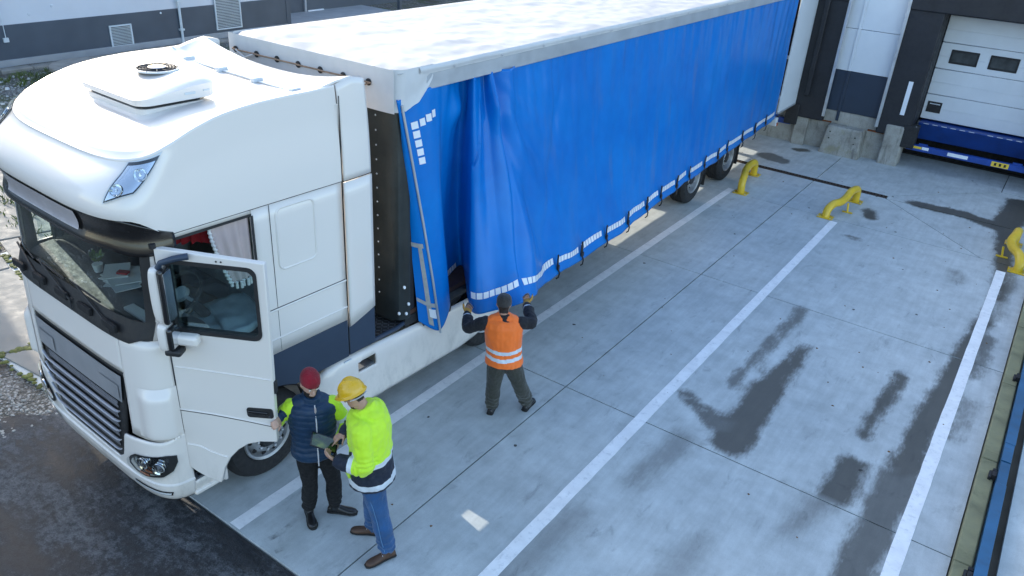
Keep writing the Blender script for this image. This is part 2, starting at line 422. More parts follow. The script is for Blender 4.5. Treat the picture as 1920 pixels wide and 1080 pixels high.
for pts, w in (([(.62, 1.62), (.72, 1.35), (.73, 1.1), (.68, .92)], .05), ([(.72, 1.68), (.84, 1.36), (.86, 1.1), (.80, .92)], .03), ([(.45, 1.5), (.52, 1.25), (.52, 1.05), (.48, .93)], .06)): tyre_mark(pts, w)
# slot drain
mat('rusty_iron', (.075, .05, .035), .75, metal=.4, var=.4, vs=8, bs=.4)
dr = MB(); dr.add([GP(-3, 15.845, -.02), GP(2.92, 15.845, -.02), GP(2.92, 16.015, -.02), GP(-3, 16.015, -.02)], [(0, 1, 2, 3)])
drain = tag(dr.build('drain_channel', 'joint_filler'), 'narrow rusty slot drain grating across the concrete behind the yellow guards', 'drain')
for y0 in (15.845, 15.99):
    g = MB(); g.box((0, 0, -.03), (5.92, .025, .003)); o = g.build('drain_rim', 'rusty_iron', drain); o.location = GP(-3, y0); o.rotation_euler.z = -GA
g = MB(); g.box((-.018, 0, -.02), (.018, .12, .001)); bar0 = g.build('grate_bar', 'rusty_iron', drain)
for k in range(80):
    o = bar0 if k == 0 else dup(bar0, parent=drain)
    o.location = GP(-2.95 + k*.0733, 15.87, 0); o.rotation_euler.z = -GA

# kerb, blue guide beam and its brackets along the bay
mat('algae_concrete', (.24, .235, .13), .85, var=.35, vs=2.2, bs=.5, bscale=40, dirt=.6, dirtcol=(.12, .12, .07))
mat('blue_steel', (.02, .10, .20), .42, var=.25, vs=2.5, metal=.1, dirt=.5, dirtcol=(.03, .05, .08))
mat('black_rubber', (.016, .016, .017), .75, var=.3, vs=6)
kerb = empty('kerb', GP(6.02, 0), 'low algae-stained concrete kerb beside the rightmost white bay line', 'kerb')
for j in range(9):
    y0 = .95 + j*2.0; g = MB(); g.box((-.085, 0.004, -.12), (.085, 1.99, .085 + .004*(j % 2)))
    o = g.build('kerb_stone', 'algae_concrete', kerb, bevel=.015); o.location = GP(0, y0) ; o.rotation_euler.z = -GA
beam = empty('guide_beam', GP(6.17, 0), 'long blue steel guide beam running along the kerb', 'guide rail')
for j in range(3):
    g = MB(); g.box((-.05, 0, .02), (.05, 5.97, .17)); g.box((-.055, .4, .17), (.055, 5.5, .176))
    o = g.build('beam_length', 'blue_steel', beam, bevel=.008); o.location = GP(0, .9 + 6.0*j); o.rotation_euler.z = -GA
g = MB(); g.box((-.1, -.05, 0), (-.052, .05, .15)); g.box((-.13, -.07, .06), (-.1, .07, .13)); g.box((-.1, .1, .02), (-.052, .15, .12))
b0 = g.build('bracket', 'black_rubber', beam, bevel=.006)
for k in range(8):
    o = b0 if k == 0 else dup(b0, parent=beam)
    o.location = GP(0, 2.2 + 2.2*k + (.35 if k % 2 else 0)); o.rotation_euler.z = -GA

# yellow tubular wheel guards bolted to the apron
mat('yellow_paint', (.70, .46, .02), .38, var=.10, vs=5, dirt=.35, dirtcol=(.33, .22, .05), coat=.2)
def wheel_guard(pts, plates, brace, label):
    root = empty('wheel_guard', (pts[0][0], pts[0][1], 0), label, 'wheel guard', 'yellow wheel guards at the ends of the bay lines')
    off = Vector((pts[0][0], pts[0][1], 0)); n = 40
    P = [Vector(catmull([(q[0], q[1], q[2]*.8) for q in pts], i/n*(len(pts)-1))) - off for i in range(n+1)]
    MB().tube(P, .079, 18).build('tube', 'yellow_paint', root, smooth=True)
    for (x, y, a) in plates:
        M = Matrix.Translation(Vector((x, y, 0)) - off) @ Matrix.Rotation(a, 4, 'Z')
        MB().prism(rounded_poly(-.15, -.12, .15, .12, .02), .004, .02, M).build('foot_plate', 'yellow_paint', root)
        for sx in (-.12, .12):
            for sy in (-.09, .09): MB().lathe([(.016, .02), (.016, .034), (.008, .036)], 6, M @ Matrix.Translation((sx, sy, 0))).build('bolt', 'bolt_zinc', root)
    if brace:
        b = Vector(brace) - off
        MB().box((-.1, -.03, .004), (.1, .03, .02), Matrix.Translation(b)).tube([b + Vector((0, 0, .02)), b + Vector((-.03, .02, .2))], .02, 8).build('brace', 'yellow_paint', root)
mat('bolt_zinc', (.5, .5, .5), .4, metal=.8)
wheel_guard([(.52, 13.78, -.02), (.50, 13.80, .26), (.47, 13.95, .40), (.36, 14.35, .42), (.30, 14.75, .42), (.30, 15.08, .40), (.30, 15.18, .26), (.30, 15.19, -.02)], [(.52, 13.78, 0), (.30, 15.19, 0)], None, 'yellow tubular wheel guard close beside the blue trailer rear wheels')
wheel_guard([(2.37, 13.66, -.02), (2.37, 13.72, .18), (2.42, 13.90, .29), (2.50, 14.15, .28), (2.54, 14.42, .32), (2.56, 14.70, .40), (2.61, 14.98, .38), (2.62, 15.06, .22), (2.62, 15.07, -.02)], [(2.37, 13.66, 0), (2.62, 15.07, 0)], (2.66, 14.25, 0), 'yellow bent tube wheel guard at the end of the middle white line')
wheel_guard([(5.86, 13.42, -.02), (5.86, 13.46, .18), (5.80, 13.66, .30), (5.68, 13.95, .30), (5.62, 14.2, .34), (5.66, 14.5, .40), (5.68, 14.78, .38), (5.68, 14.86, .2), (5.68, 14.87, -.02)], [(5.86, 13.42, 0), (5.68, 14.87, 0)], (5.56, 13.98, 0), 'yellow bent tube wheel guard at the right edge by the kerb')

# path of cast flags by the gravel, with mossy joints
path = empty('path', (0, 0, 0), kind='structure')
for poly in ([(-11.5, 3.35), (-8.05, 2.58), (-7.55, 4.3), (-11, 5.1)], [(-8.0, 2.57), (-5.55, 2.02), (-5.2, 3.55), (-7.5, 4.28)], [(-7.0, .75), (-4.6, .95), (-4.45, 1.82), (-6.9, 2.22)], [(-4.55, .96), (-2.9, 1.1), (-2.9, 1.55), (-4.4, 1.8)], [(-5.5, 2.0), (-2.9, 1.6), (-2.9, 3.2), (-5.15, 3.5)], [(-12, 1.0), (-7.05, .75), (-6.95, 2.22), (-11.6, 3.3)]):
    MB().prism(poly, -.1, .02 + .006*random.random()).build('flagstone', 'path_stone', path, bevel=.012)
mo = MB()
for a, e in (((-7.0, .72), (-3.2, .98)), ((-6.95, 2.24), (-2.9, 1.58)), ((-4.55, .95), (-4.42, 1.82)), ((-11.5, 3.32), (-7.0, 2.25))):
    n = 60
    for i in range(n):
        t = random.random(); x = lerp(a[0], e[0], t) + random.gauss(0, .03); y = lerp(a[1], e[1], t) + random.gauss(0, .035); s = random.uniform(.02, .05)
        mo.lathe([(s, 0.0), (s*.8, s*.35), (s*.2, s*.5)], 6, Matrix.Translation((x, y, .012)))
tag(mo.build('moss', 'moss', smooth=True), 'yellowish moss growing in the joints of the path', 'moss', kind='stuff')
# ================================================================== LOADING DOCK BUILDING
mat('panel_white', (.66, .70, .73), .45, var=.05, vs=1.2, bs=.05, bscale=200)
mat('panel_navy', (.022, .036, .06), .45, var=.15, vs=1.5)
mat('shelter_black', (.013, .014, .018), .62, var=.3, vs=3, bs=.15, bscale=90)
mat('door_white', (.62, .66, .69), .42, var=.06, vs=1.5, bs=.08, bscale=150)
mat('aluminium', (.55, .57, .58), .38, metal=.7, var=.12)
mat('white_strip', (.72, .76, .80), .5, var=.06)
mat('leveller_blue', (.006, .05, .26), .45, var=.2, vs=3, dirt=.4, dirtcol=(.02, .03, .07))
mat('label_yellow', (.72, .50, .05), .5)
mat('rust', (.20, .055, .015), .9, var=.5, vs=9, bs=.6)
mat('dark_void', (.01, .01, .011), .9)
mat('door_glass', (.05, .055, .055), .12, var=.4, vs=4)
def make_old_concrete():
    m, t, b = newmat('dock_concrete')
    tc = t.nodes.new('ShaderNodeNewGeometry').outputs['Position']
    n = noise_tex(t, tc, 1.6, 9, .68); n2 = noise_tex(t, vscale(t, tc, (3, 3, .6)), 2.2, 7, .65); f = noise_tex(t, tc, 45, 4)
    c = ramp(t, n, [(.28, (.17, .155, .13)), (.5, (.34, .33, .29)), (.75, (.46, .45, .42))])
    c = mixc(t, mathn(t, 'MULTIPLY', smooth01(t, n2, .52, .72), .75), c, (.10, .095, .085))
    c = mixc(t, mathn(t, 'MULTIPLY', smooth01(t, noise_tex(t, tc, 3.1, 6, .6), .58, .7), .4), c, (.27, .25, .12))
    c = mixc(t, .4, c, ramp(t, f, [(.3, .7), (.7, 1.2)]), 'MULTIPLY')
    t.links.new(c, b.inputs['Base Color']); b.inputs['Roughness'].default_value = .88
    bump(t, b, mathn(t, 'ADD', n, mathn(t, 'MULTIPLY', f, .5)), .5, .02)
make_old_concrete()
WY = 18.62                                                      # outer face of the cladding
dock = empty('dock_building', (1.5, WY, 0), 'loading dock building with white upper and navy lower wall panels', 'building')
def DB(name, m, lo, hi, parent=dock, bevel=0., seg=2):
    pl = Vector(parent.matrix_world.translation) if parent.parent is None else Vector((1.5, WY, 0))
    off = Vector((1.5, WY, 0)) if parent is dock or parent.parent is dock else Vector(parent.location)
    g = MB(); g.box(Vector(lo) - off, Vector(hi) - off); return g.build(name, m, parent, bevel=bevel, seg=seg)
# core, roof edge
DB('wall_core', 'dark_void', (-7.5, WY+.9, 1.0), (16, WY+9, 6.2))
DB('side_wall', 'panel_white', (-7.6, WY+.05, .2), (-7.5, WY+9, 6.2)); DB('back_wall', 'panel_white', (-7.6, WY+9, .0), (16, WY+9.1, 6.2)); DB('end_wall', 'panel_white', (16, WY+.05, 0), (16.1, WY+9, 6.2))
DB('roof_edge', 'panel_navy', (-7.6, WY-.06, 6.2), (16.1, WY+9.1, 6.4))
BAYS = [(-2.75, .02), (2.88, 5.65), (8.5, 11.27)]               # door openings
def wall_panels(x0, x1, seams):
    xs = [x0] + seams + [x1]
    for a, e in zip(xs, xs[1:]):
        DB('wall_panel', 'panel_navy', (a+.004, WY, 1.02), (e-.004, WY+.1, 2.02), bevel=.004, seg=1)
        for z0, z1 in ((2.024, 3.02), (3.024, 4.02), (4.024, 5.1), (5.104, 6.19)):
            DB('wall_panel', 'panel_white', (a+.004, WY, z0+.003), (e-.004, WY+.1, z1-.003), bevel=.004, seg=1)
wall_panels(-7.5, -3.2, [-6.2, -4.8]); wall_panels(.42, 2.12, [1.12]); wall_panels(6.2, 8.0, [7.1]); wall_panels(11.8, 16, [13.2, 14.6])
for a, e in ((-3.2, .42), (2.12, 6.2), (8.0, 11.8)): DB('wall_panel', 'panel_white', (a+.004, WY, 4.62), (e-.004, WY+.1, 6.19), bevel=.004, seg=1)
# downpipe-like cover strip over the joint between the bays
DB('joint_cover', 'panel_white', (1.085, WY-.03, 2.03), (1.155, WY-.001, 6.19), bevel=.006); DB('joint_cover', 'panel_navy', (1.085, WY-.03, .78), (1.155, WY-.001, 2.025), bevel=.006)
# foundation
found = DB('foundation', 'dock_concrete', (-7.5, WY+.02, -.2), (2.55, WY+.4, 1.015), bevel=.02)
DB('foundation', 'dock_concrete', (6.1, WY+.02, -.2), (16, WY+.4, 1.015), bevel=.02)
DB('rust_edge', 'rust', (.45, WY-.012, .70), (1.0, WY+.03, .73)); DB('rust_edge', 'rust', (1.9, WY-.014, .68), (2.34, WY+.03, .72))
DB('pier', 'dock_concrete', (.12, WY-.13, -.1), (.46, WY+.03, 1.0), bevel=.03); DB('pier', 'dock_concrete', (2.32, WY-.20, -.1), (2.78, WY+.3, .98), bevel=.04)
DB('ledge', 'dock_concrete', (2.75, WY-.08, .46), (3.02, WY+.2, .57), bevel=.02); DB('ledge', 'dock_concrete', (-.1, WY-.06, .5), (.14, WY+.2, .72), bevel=.02)
g = MB(); off = Vector((1.5, WY, 0))
lo, hi = [(.92, 18.24), (1.90, 18.22), (1.92, WY+.05), (.92, WY+.05)], [(1.0, 18.33), (1.84, 18.31), (1.86, WY+.05), (1.0, WY+.05)]
g.add([Vector((x, y, -.05)) - off for x, y in lo] + [Vector((x, y, .70)) - off for x, y in hi], [(3,2,1,0),(4,5,6,7),(0,1,5,4),(1,2,6,5),(2,3,7,6),(3,0,4,7)])
blk = g.build('buffer_block', 'dock_concrete', dock, bevel=.035, seg=3)
for x, z in ((1.1, .56), (1.1, .40), (1.72, .52), (1.72, .36)):
    MB().lathe([(.018, 0), (.016, .012)], 8, Matrix.Translation(Vector((x, 18.28 - .05*(.4-z)*.0 + .0 - (.35 - .5*z)*.0, z)) - off) @ Matrix.Rotation(R(90), 4, 'X')).build('anchor_hole', 'dark_void', blk)
# dock shelters: side pads, head pad, aluminium edging, white guide strips
def shelter(x0, x1, detail=True):
    for s, xe in ((-1, x0), (1, x1)):
        a, e = (xe-.78, xe) if s < 0 else (xe, xe+.78)
        DB('shelter_pad', 'shelter_black', (a, WY-.16, .72 if s < 0 else .72), (e, WY+.3, 4.2), bevel=.03)
        ax = a if s < 0 else e
        DB('edge_trim', 'aluminium', (ax-.035, WY-.20, .86), (ax+.035, WY-.161, 4.6), bevel=.004)
        cx = (a+e)/2 + .10*s*-1
        if not (x0 < 0 and s > 0): DB('guide_strip', 'white_strip', (cx-.05, WY-.166, 1.25), (cx+.05, WY-.161, 2.05))
        for z in (.62, .86):
            MB().lathe([(.03, 0), (.025, .015), (.01, .02)], 10, Matrix.Translation(Vector((xe - .1*s*-1*-1, WY-.165, z+.16)) - off) @ Matrix.Rotation(R(90), 4, 'X')).build('bolt', 'aluminium', dock)
    DB('shelter_head', 'shelter_black', (x0-.78, WY-.20, 3.62), (x1+.78, WY+.3, 4.6), bevel=.03)
    DB('buffer_pad', 'black_rubber', (x0-.16, WY-.2, .5), (x0+.16, WY+.12, 1.04), bevel=.02); DB('buffer_pad', 'black_rubber', (x1-.16, WY-.2, .5), (x1+.16, WY+.12, 1.04), bevel=.02)
for b in BAYS: shelter(*b)
# wide black curtain of the occupied bay hangs to the right of its pad
DB('shelter_curtain', 'shelter_black', (.24, WY-.28, 1.30), (.36, WY-.205, 4.5), bevel=.02); 
# sectional doors
def sectional_door(x0, x1, label):
    root = empty('sectional_door', ((x0+x1)/2, WY+.62, 1.05), label, 'dock door')
    def P(name, m, lo, hi, parent=root, bevel=0., seg=1):
        g = MB(); o_ = Vector(root.location); g.box(Vector(lo)-o_, Vector(hi)-o_); return g.build(name, m, parent, bevel=bevel, seg=seg)
    z = 1.10; y = WY+.62
    for k in range(5):
        p = P('door_panel', 'door_white', (x0+.02, y, z+.004), (x1-.02, y+.05, z+.606), bevel=.01)
        P('rib', 'door_white', (x0+.03, y-.006, z+.28), (x1-.03, y+.01, z+.30), p, bevel=.004)
        if k == 2:
            for i in range(3):
                a = x0 + .27 + i*.83
                w = P('door_window', 'black_rubber', (a, y-.02, z+.15), (a+.60, y+.001, z+.47), p, bevel=.02)
                P('pane', 'door_glass', (a+.045, y-.026, z+.20), (a+.555, y-.021, z+.42), p)
        z += .61
    pl = P('maker_plate', 'black_rubber', (x0+.10, y-.012, 1.28), (x0+.42, y-.001, 1.54))
    for k in range(9): P('letter', 'white_strip', (x0+.15+k*.026, y-.014, 1.475), (x0+.169+k*.026, y-.0125, 1.497), pl)
    return root
sectional_door(*BAYS[1], 'white sectional dock door above the blue dock leveller'); 
# jambs and threshold
for b in BAYS[1:]:
    DB('door_jamb', 'shelter_black', (b[0]-.05, WY+.2, .9), (b[0]+.005, WY+.68, 4.2)); DB('door_jamb', 'shelter_black', (b[1]-.005, WY+.2, .9), (b[1]+.05, WY+.68, 4.2))
sectional_door(*BAYS[2], 'white sectional dock door furthest from the trailer, outside the right edge')
for b in BAYS: DB('pit_back', 'dark_void', (b[0]-.6, WY+1.6, -.2), (b[1]+.6, WY+1.7, 1.0)); DB('dock_floor', 'dock_concrete', (b[0], WY+.6, .9), (b[1], WY+4, 1.02))
# levellers
def leveller(x0, x1, label):
    root = empty('dock_leveller', ((x0+x1)/2, WY+.1, .55), label, 'dock leveller')
    o_ = Vector(root.location)
    def P(name, m, lo, hi, parent=root, bevel=0.): g = MB(); g.box(Vector(lo)-o_, Vector(hi)-o_); return g.build(name, m, parent, bevel=bevel, seg=1)
    # hanging lip: sloping tread plate
    M = Matrix.Translation(Vector(((x0+x1)/2, WY+.28, 1.06)) - o_) @ Matrix.Rotation(R(38), 4, 'X')
    w = (x1-x0)/2 - .07
    lip = MB().box((-w, -.012, -.58), (w, .012, 0), M).build('lip', 'leveller_blue', root, bevel=.005)
    g = MB()
    for i in range(60):
        for j in range(9):
            a = R(45) if (i+j) % 2 else R(-45); c = Vector((-w + .05 + i*(2*w-.1)/59, -.0125, -.55 + j*.062))
            g.box((-.012, -.002, -.003), (.012, .0, .003), M @ Matrix.Translation(c) @ Matrix.Rotation(a, 4, 'Y'))
    tag(g.build('tread_pattern', 'leveller_blue', root), kind='stuff')
    P('deck', 'leveller_blue', (x0+.07, WY+.29, 1.035), (x1-.07, WY+.9, 1.06))
    fr = P('front_beam', 'leveller_blue', (x0+.0, WY-.10, .46), (x1, WY+.02, .60), bevel=.008)
    P('lip_keeper', 'leveller_blue', (x0+.25, WY-.06, .60), (x0+.45, WY+.0, .64)); P('lip_keeper', 'leveller_blue', (x1-.5, WY-.06, .60), (x1-.3, WY+.0, .64))
    for k in range(12):
        a = x0 + .18 + k*.2
        if k != 6: P('hinge_mark', 'white_strip', (a, WY+.262, 1.058), (a+.12, WY+.285, 1.066))
    P('warning_label', 'label_yellow', (x0+.03, WY-.104, .52), (x0+.34, WY-.1005, .575), fr)
    P('rating_label', 'white_strip', (x0+.35, WY-.104, .515), (x0+.50, WY-.1005, .585), fr); P('rating_label', 'white_strip', (x0+.92, WY-.104, .50), (x0+1.36, WY-.1005, .58), fr)
    y2 = P('warning_label', 'label_yellow', (x0+1.86, WY-.104, .475), (x0+2.22, WY-.1005, .59), fr)
    for k in range(3): P('pictogram', 'dark_void', (x0+1.92+k*.1, WY-.106, .50), (x0+1.965+k*.1, WY-.1042, .565), y2)
leveller(*BAYS[1], 'blue dock leveller with folded lip below the white sectional door')
leveller(*BAYS[2], 'blue dock leveller beyond the right edge of the yard'); leveller(*BAYS[0], 'blue dock leveller behind the trailer')
# ================================================================== WORKSHOP BUILDING BEYOND THE TRUCK
mat('render_white', (.62, .635, .66), .6, var=.05, vs=.8, bs=.08, bscale=60)
mat('cladding_slate', (.07, .085, .105), .55, var=.12, vs=1.5)
mat('plinth_grey', (.33, .34, .35), .8, var=.12, vs=2, bs=.3)
mat('louvre_grey', (.60, .645, .66), .4, var=.06)
BX = -20.0
shop = empty('workshop', (BX, 14, 0), 'pale workshop building with slate lower cladding beyond the truck cab', 'building')
so = Vector((BX, 14, 0))
def SB(name, m, lo, hi, parent=shop, bevel=0.): g = MB(); g.box(Vector(lo)-so, Vector(hi)-so); return g.build(name, m, parent, bevel=bevel, seg=1)
SB('wall', 'render_white', (BX-8, 4.6, -.1), (BX, 18.95, 3.5)); SB('cladding', 'cladding_slate', (BX, 4.6, .18), (BX+.04, 18.95, 1.14)); SB('plinth', 'plinth_grey', (BX, 4.6, -.1), (BX+.09, 18.98, .178), bevel=.01)
SB('corner_post', 'cladding_slate', (BX-.1, 18.95, 0), (BX+.06, 19.15, 3.5)); SB('roof_edge', 'cladding_slate', (BX-8, 4.6, 3.5), (BX+.12, 19.1, 3.62))
tall = SB('shade_wing', 'render_white', (BX-9, -16, -.1), (BX, 4.6, 10.5)); SB('cladding', 'cladding_slate', (BX, -16, .18), (BX+.04, 4.596, 1.14))  # unseen wing, added and sized to throw shade over the ground before the cab
SB('set_back_wall', 'cladding_slate', (BX-8, 19.15, -.1), (BX-2.4, 34, 3.3))
# doors in the set-back wall
for y in (20.2, 22.1):
    d = SB('door', 'cladding_slate', (BX-2.4, y, 0), (BX-2.34, y+1.0, 2.1), bevel=.01); SB('door_sill', 'white_strip', (BX-2.34, y+.05, .02), (BX-2.28, y+.95, .1), d)
    SB('door_frame', 'plinth_grey', (BX-2.39, y-.12, 0), (BX-2.3, y-.02, 2.2))
SB('step_slab', 'plinth_grey', (BX-2.4, 19.2, -.1), (BX+1.5, 25.5, .05)); SB('post', 'cladding_slate', (BX-.6, 26.0, 0), (BX-.45, 26.15, 3.0))
# louvred vents, each blade a piece
def louvre(y0, y1, z0, z1, n):
    fr = SB('vent', 'dark_void', (BX+.041, y0+.02, z0+.02), (BX+.05, y1-.02, z1-.02))
    for lo, hi in (((BX+.042, y0, z0), (BX+.085, y0+.045, z1)), ((BX+.042, y1-.045, z0), (BX+.085, y1, z1)), ((BX+.042, y0+.045, z0), (BX+.085, y1-.045, z0+.045)), ((BX+.042, y0+.045, z1-.045), (BX+.085, y1-.045, z1))): SB('vent_frame', 'louvre_grey', lo, hi, fr)
    for k in range(n):
        z = lerp(z0+.06, z1-.06, (k+.5)/n); h = (z1-z0-.12)/n*.36
        M = Matrix.Translation(Vector((BX+.064, (y0+y1)/2, z)) - so) @ Matrix.Rotation(R(28), 4, 'Y')
        MB().box((-.003, -(y1-y0)/2+.046, -h), (.003, (y1-y0)/2-.046, h), M).build('vent_blade', 'louvre_grey', fr)
louvre(11.72, 12.48, .10, .82, 13); louvre(15.72, 16.82, .27, 1.45, 20)
p = MB().tube([Vector((BX+.1, 14.28, z)) - so for z in (0, 1, 2, 3.5)], .045, 12).build('downpipe', 'louvre_grey', shop, smooth=True)
for z in (.42, 1.35): SB('pipe_clip', 'louvre_grey', (BX+.04, 14.20, z), (BX+.16, 14.36, z+.06), p)
MB().tube([Vector((BX+.07, 8.58, z)) - so for z in (.75, 1.4, 3.0)], .012, 6).build('cable', 'louvre_grey', shop); SB('cable_box', 'louvre_grey', (BX+.045, 8.5, .68), (BX+.11, 8.64, .80))
MB().lathe([(.03, 0), (.03, .03)], 8, Matrix.Translation(Vector((BX+.04, 13.6, 1.05)) - so) @ Matrix.Rotation(R(90), 4, 'Y')).build('wall_fixing', 'white_strip', shop)
for y, z in ((10.1, 1.55), (12.0, 1.72), (9.4, 1.38)): MB().lathe([(.05, 0), (.04, .015), (.01, .02)], 10, Matrix.Translation(Vector((BX+.0, y, z)) - so) @ Matrix.Rotation(R(90), 4, 'Y')).build('wall_patch', 'render_white', shop)

# concrete manhole, boards, kerb of rough concrete along the plinth
mat('weathered_concrete', (.27, .25, .22), .9, var=.25, vs=3, bs=.5, bscale=30, dirt=.5, dirtcol=(.12, .11, .09))
mh = empty('manhole', (-17.1, 9.35, 0), 'round raised concrete manhole in the weedy ground by the wall', 'manhole')
MB().lathe([(.95, -.1), (.95, .30), (.93, .32)], 36).build('ring', 'weathered_concrete', mh, smooth=True); MB().lathe([(.99, .325), (.99, .40), (.96, .42)], 36).build('cover', 'weathered_concrete', mh, smooth=True)
for a in (.2, 1.9): MB().tube([Vector((.45*math.cos(a)-.1, .45*math.sin(a), .41)), Vector((.45*math.cos(a)-.05, .45*math.sin(a)+.02, .47)), Vector((.45*math.cos(a)+.1, .45*math.sin(a)+.05, .41))], .02, 6).build('lifting_loop', 'rusty_iron', mh)
mat('old_board', (.42, .40, .40), .85, var=.2, vs=4, bs=.3)
for k, (x, y, a, z, lab) in enumerate(((-18.35, 10.75, .3, .0, 'grey board lowest of the small pile beside the round manhole'), (-18.2, 11.0, .1, .09, 'pale board lying on top of the small pile by the manhole'))):
    b = MB().box((-.35, -.55, 0), (.35, .55, .07)).build('board', 'old_board', bevel=.01); b.location = (x, y, z); b.rotation_euler.z = a
    tag(b, lab, 'board')
edge = empty('edging', (-19.4, 12, 0), 'rough strip of mortar edging along the foot of the workshop wall', 'edging')
random.seed(3)
for k in range(13):
    MB().box((-.14-.05*random.random(), -.44, -.1), (.14+.05*random.random(), .44, .05+.03*random.random())).build('edging_stone', 'weathered_concrete', edge, bevel=.03).location = (random.uniform(-.03, .03), -5.4 + k*.9, 0)
# ================================================================== SEMI-TRAILER
mat('tyre', (.018, .018, .019), .85, var=.25, vs=5, bs=.25, bscale=60, dirt=.4, dirtcol=(.06, .055, .05))
mat('steel_rim', (.42, .43, .44), .45, metal=.6, var=.2, vs=5, dirt=.5, dirtcol=(.12, .10, .09))
mat('dark_steel', (.035, .037, .04), .55, metal=.3, var=.3, vs=4, dirt=.4, dirtcol=(.09, .08, .07))
mat('post_steel', (.045, .052, .052), .42, metal=.55, var=.2, vs=3, dirt=.3, dirtcol=(.10, .10, .09))
mat('nut_steel', (.6, .6, .6), .35, metal=.8)
mat('lamp_amber', (.55, .12, .01), .25, coat=.5)
mat('lamp_clear', (.75, .78, .8), .15, coat=.5)
mat('lamp_red', (.45, .01, .01), .25, coat=.5)
mat('rail_aluminium', (.50, .53, .56), .42, metal=.45, var=.12, vs=2.5)
mat('reflective_white', (.78, .80, .82), .4, var=.05)
mat('strap_grey', (.34, .34, .33), .8, var=.15, vs=20)
mat('buckle_dark', (.03, .03, .032), .5, metal=.4, var=.3)
mat('timber_dark', (.07, .035, .025), .8, var=.4, vs=3, bs=.3, bscale=20)
mat('rope', (.30, .20, .13), .9, var=.3, vs=30)
def make_tarp(name, lo, hi, rough, bscale, bstr, coat=0, grime=.22):
    m, t, b = newmat(name)
    tc = t.nodes.new('ShaderNodeTexCoord').outputs['Object']
    n = noise_tex(t, tc, 1.1, 4, .55); f = noise_tex(t, tc, 7, 2, .5)
    c = ramp(t, n, [(.3, lo), (.7, hi)])
    c = mixc(t, .18, c, ramp(t, f, [(.3, .78), (.7, 1.1)]), 'MULTIPLY')
    gr = noise_tex(t, vscale(t, tc, (2, 2, .35)), 1.6, 3, .55)                 # faint grime runs
    c = mixc(t, mathn(t, 'MULTIPLY', smooth01(t, gr, .56, .80), grime), c, (.16, .15, .13))
    t.links.new(c, b.inputs['Base Color'])
    b.inputs['Roughness'].default_value = rough
    w = noise_tex(t, vscale(t, tc, (1, 1, .35)), bscale, 1.5, .45, .3)
    bump(t, b, w, bstr, .02)
    b.inputs['Specular IOR Level'].default_value = .25
    if coat: b.inputs['Coat Weight'].default_value = coat; b.inputs['Coat Roughness'].default_value = .22
make_tarp('curtain_blue', (.0025, .150, .52), (.0030, .195, .60), .27, 4.0, .32, .0)
make_tarp('tarp_white', (.58, .58, .58), (.66, .66, .65), .55, 2.2, .4, 0, .08); make_tarp('tarp_roof', (.38, .385, .385), (.47, .47, .465), .6, 1.8, .5, 0, .05)  # sunlit roof copy toned darker than the shaded flap, against burnt-out white

def wheel(parent, c, r=.5, w=.30, side=1, nuts=10, drum=True, deep=.10):
    """tyre on a steel disc wheel; axis along x, outer face towards side*x"""
    M = Matrix.Translation(c) @ Matrix.Rotation(R(90)*side, 4, 'Y')
    rr = r*.565
    prof = [(rr, -w*.5+.02), (rr+.04, -w*.5), (r-.06, -w*.5), (r-.018, -w*.5+.03), (r, -w*.5+.06)]
    for k in range(4):
        z = lerp(-w*.5+.07, w*.5-.07, (k+.5)/4); prof += [(r, z-.012), (r-.012, z-.008), (r-.012, z+.008), (r, z+.012)]
    prof += [(r, w*.5-.06), (r-.018, w*.5-.03), (r-.06, w*.5), (rr+.045, w*.5+.004), (rr+.01, w*.5-.012), (rr, w*.5-.03), (rr-.02, -w*.5+.03)]
    ty = MB().lathe(prof, 48, M, close=False).build('wheel', 'tyre', parent, smooth=True, angle=30)
    d = w*.5
    MB().lathe([(rr+.004, d-.012), (rr-.004, d+.004), (rr-.03, d-.01), (rr-.045, d-.07), (rr-.05, d-.12)], 40, M, close=False).build('rim', 'steel_rim', ty, smooth=True)
    # disc with hand holes
    g = MB(); n = 40; ro, ri = rr-.045, rr*.58; zo, zi = d-deep-.03, d-deep+.05
    g.lathe([(ro, zo), (ro-.02, zo+.012), (lerp(ro, ri, .75), zi-.01), (ri, zi), (ri*.8, zi), (ri*.78, zi-.04)], n, M, close=False)
    ds = g.build('disc', 'steel_rim', ty, smooth=True)
    for k in range(nuts):
        a = 2*math.pi*(k+.5)/nuts; q = lerp(ro, ri, .42); zz = lerp(zo, zi, .45)
        MB().lathe([(.030, 0), (.026, .006)], 12, M @ Matrix.Translation((q*math.cos(a), q*math.sin(a), zz+.012)) @ Matrix.Rotation(-R(0), 4, 'X')).build('hand_hole', 'dark_void', ds)
        q = ri*.9
        MB().lathe([(.017, 0), (.017, .03), (.008, .036)], 6, M @ Matrix.Translation((q*math.cos(a), q*math.sin(a), zi))).build('wheel_nut', 'nut_steel', ds)
    MB().lathe([(ri*.78, d-deep-.02), (ri*.74, d-deep+.05), (ri*.60, d-deep+.085), (ri*.3, d-deep+.095), (.001, d-deep+.096)], 28, M, close=False).build('hub', 'dark_steel', ty, smooth=True)
    return ty

trailer = empty('semi_trailer', (-1.27, 10, 0), 'long semi-trailer with blue side curtain and white tarpaulin roof', 'trailer')
to = Vector((-1.27, 10, 0))
def TB(name, m, lo, hi, parent=trailer, bevel=0., seg=1): g = MB(); g.box(Vector(lo)-to, Vector(hi)-to); return g.build(name, m, parent, bevel=bevel, seg=seg)
YF, YR_, ZT = 3.42, 17.0, 4.04
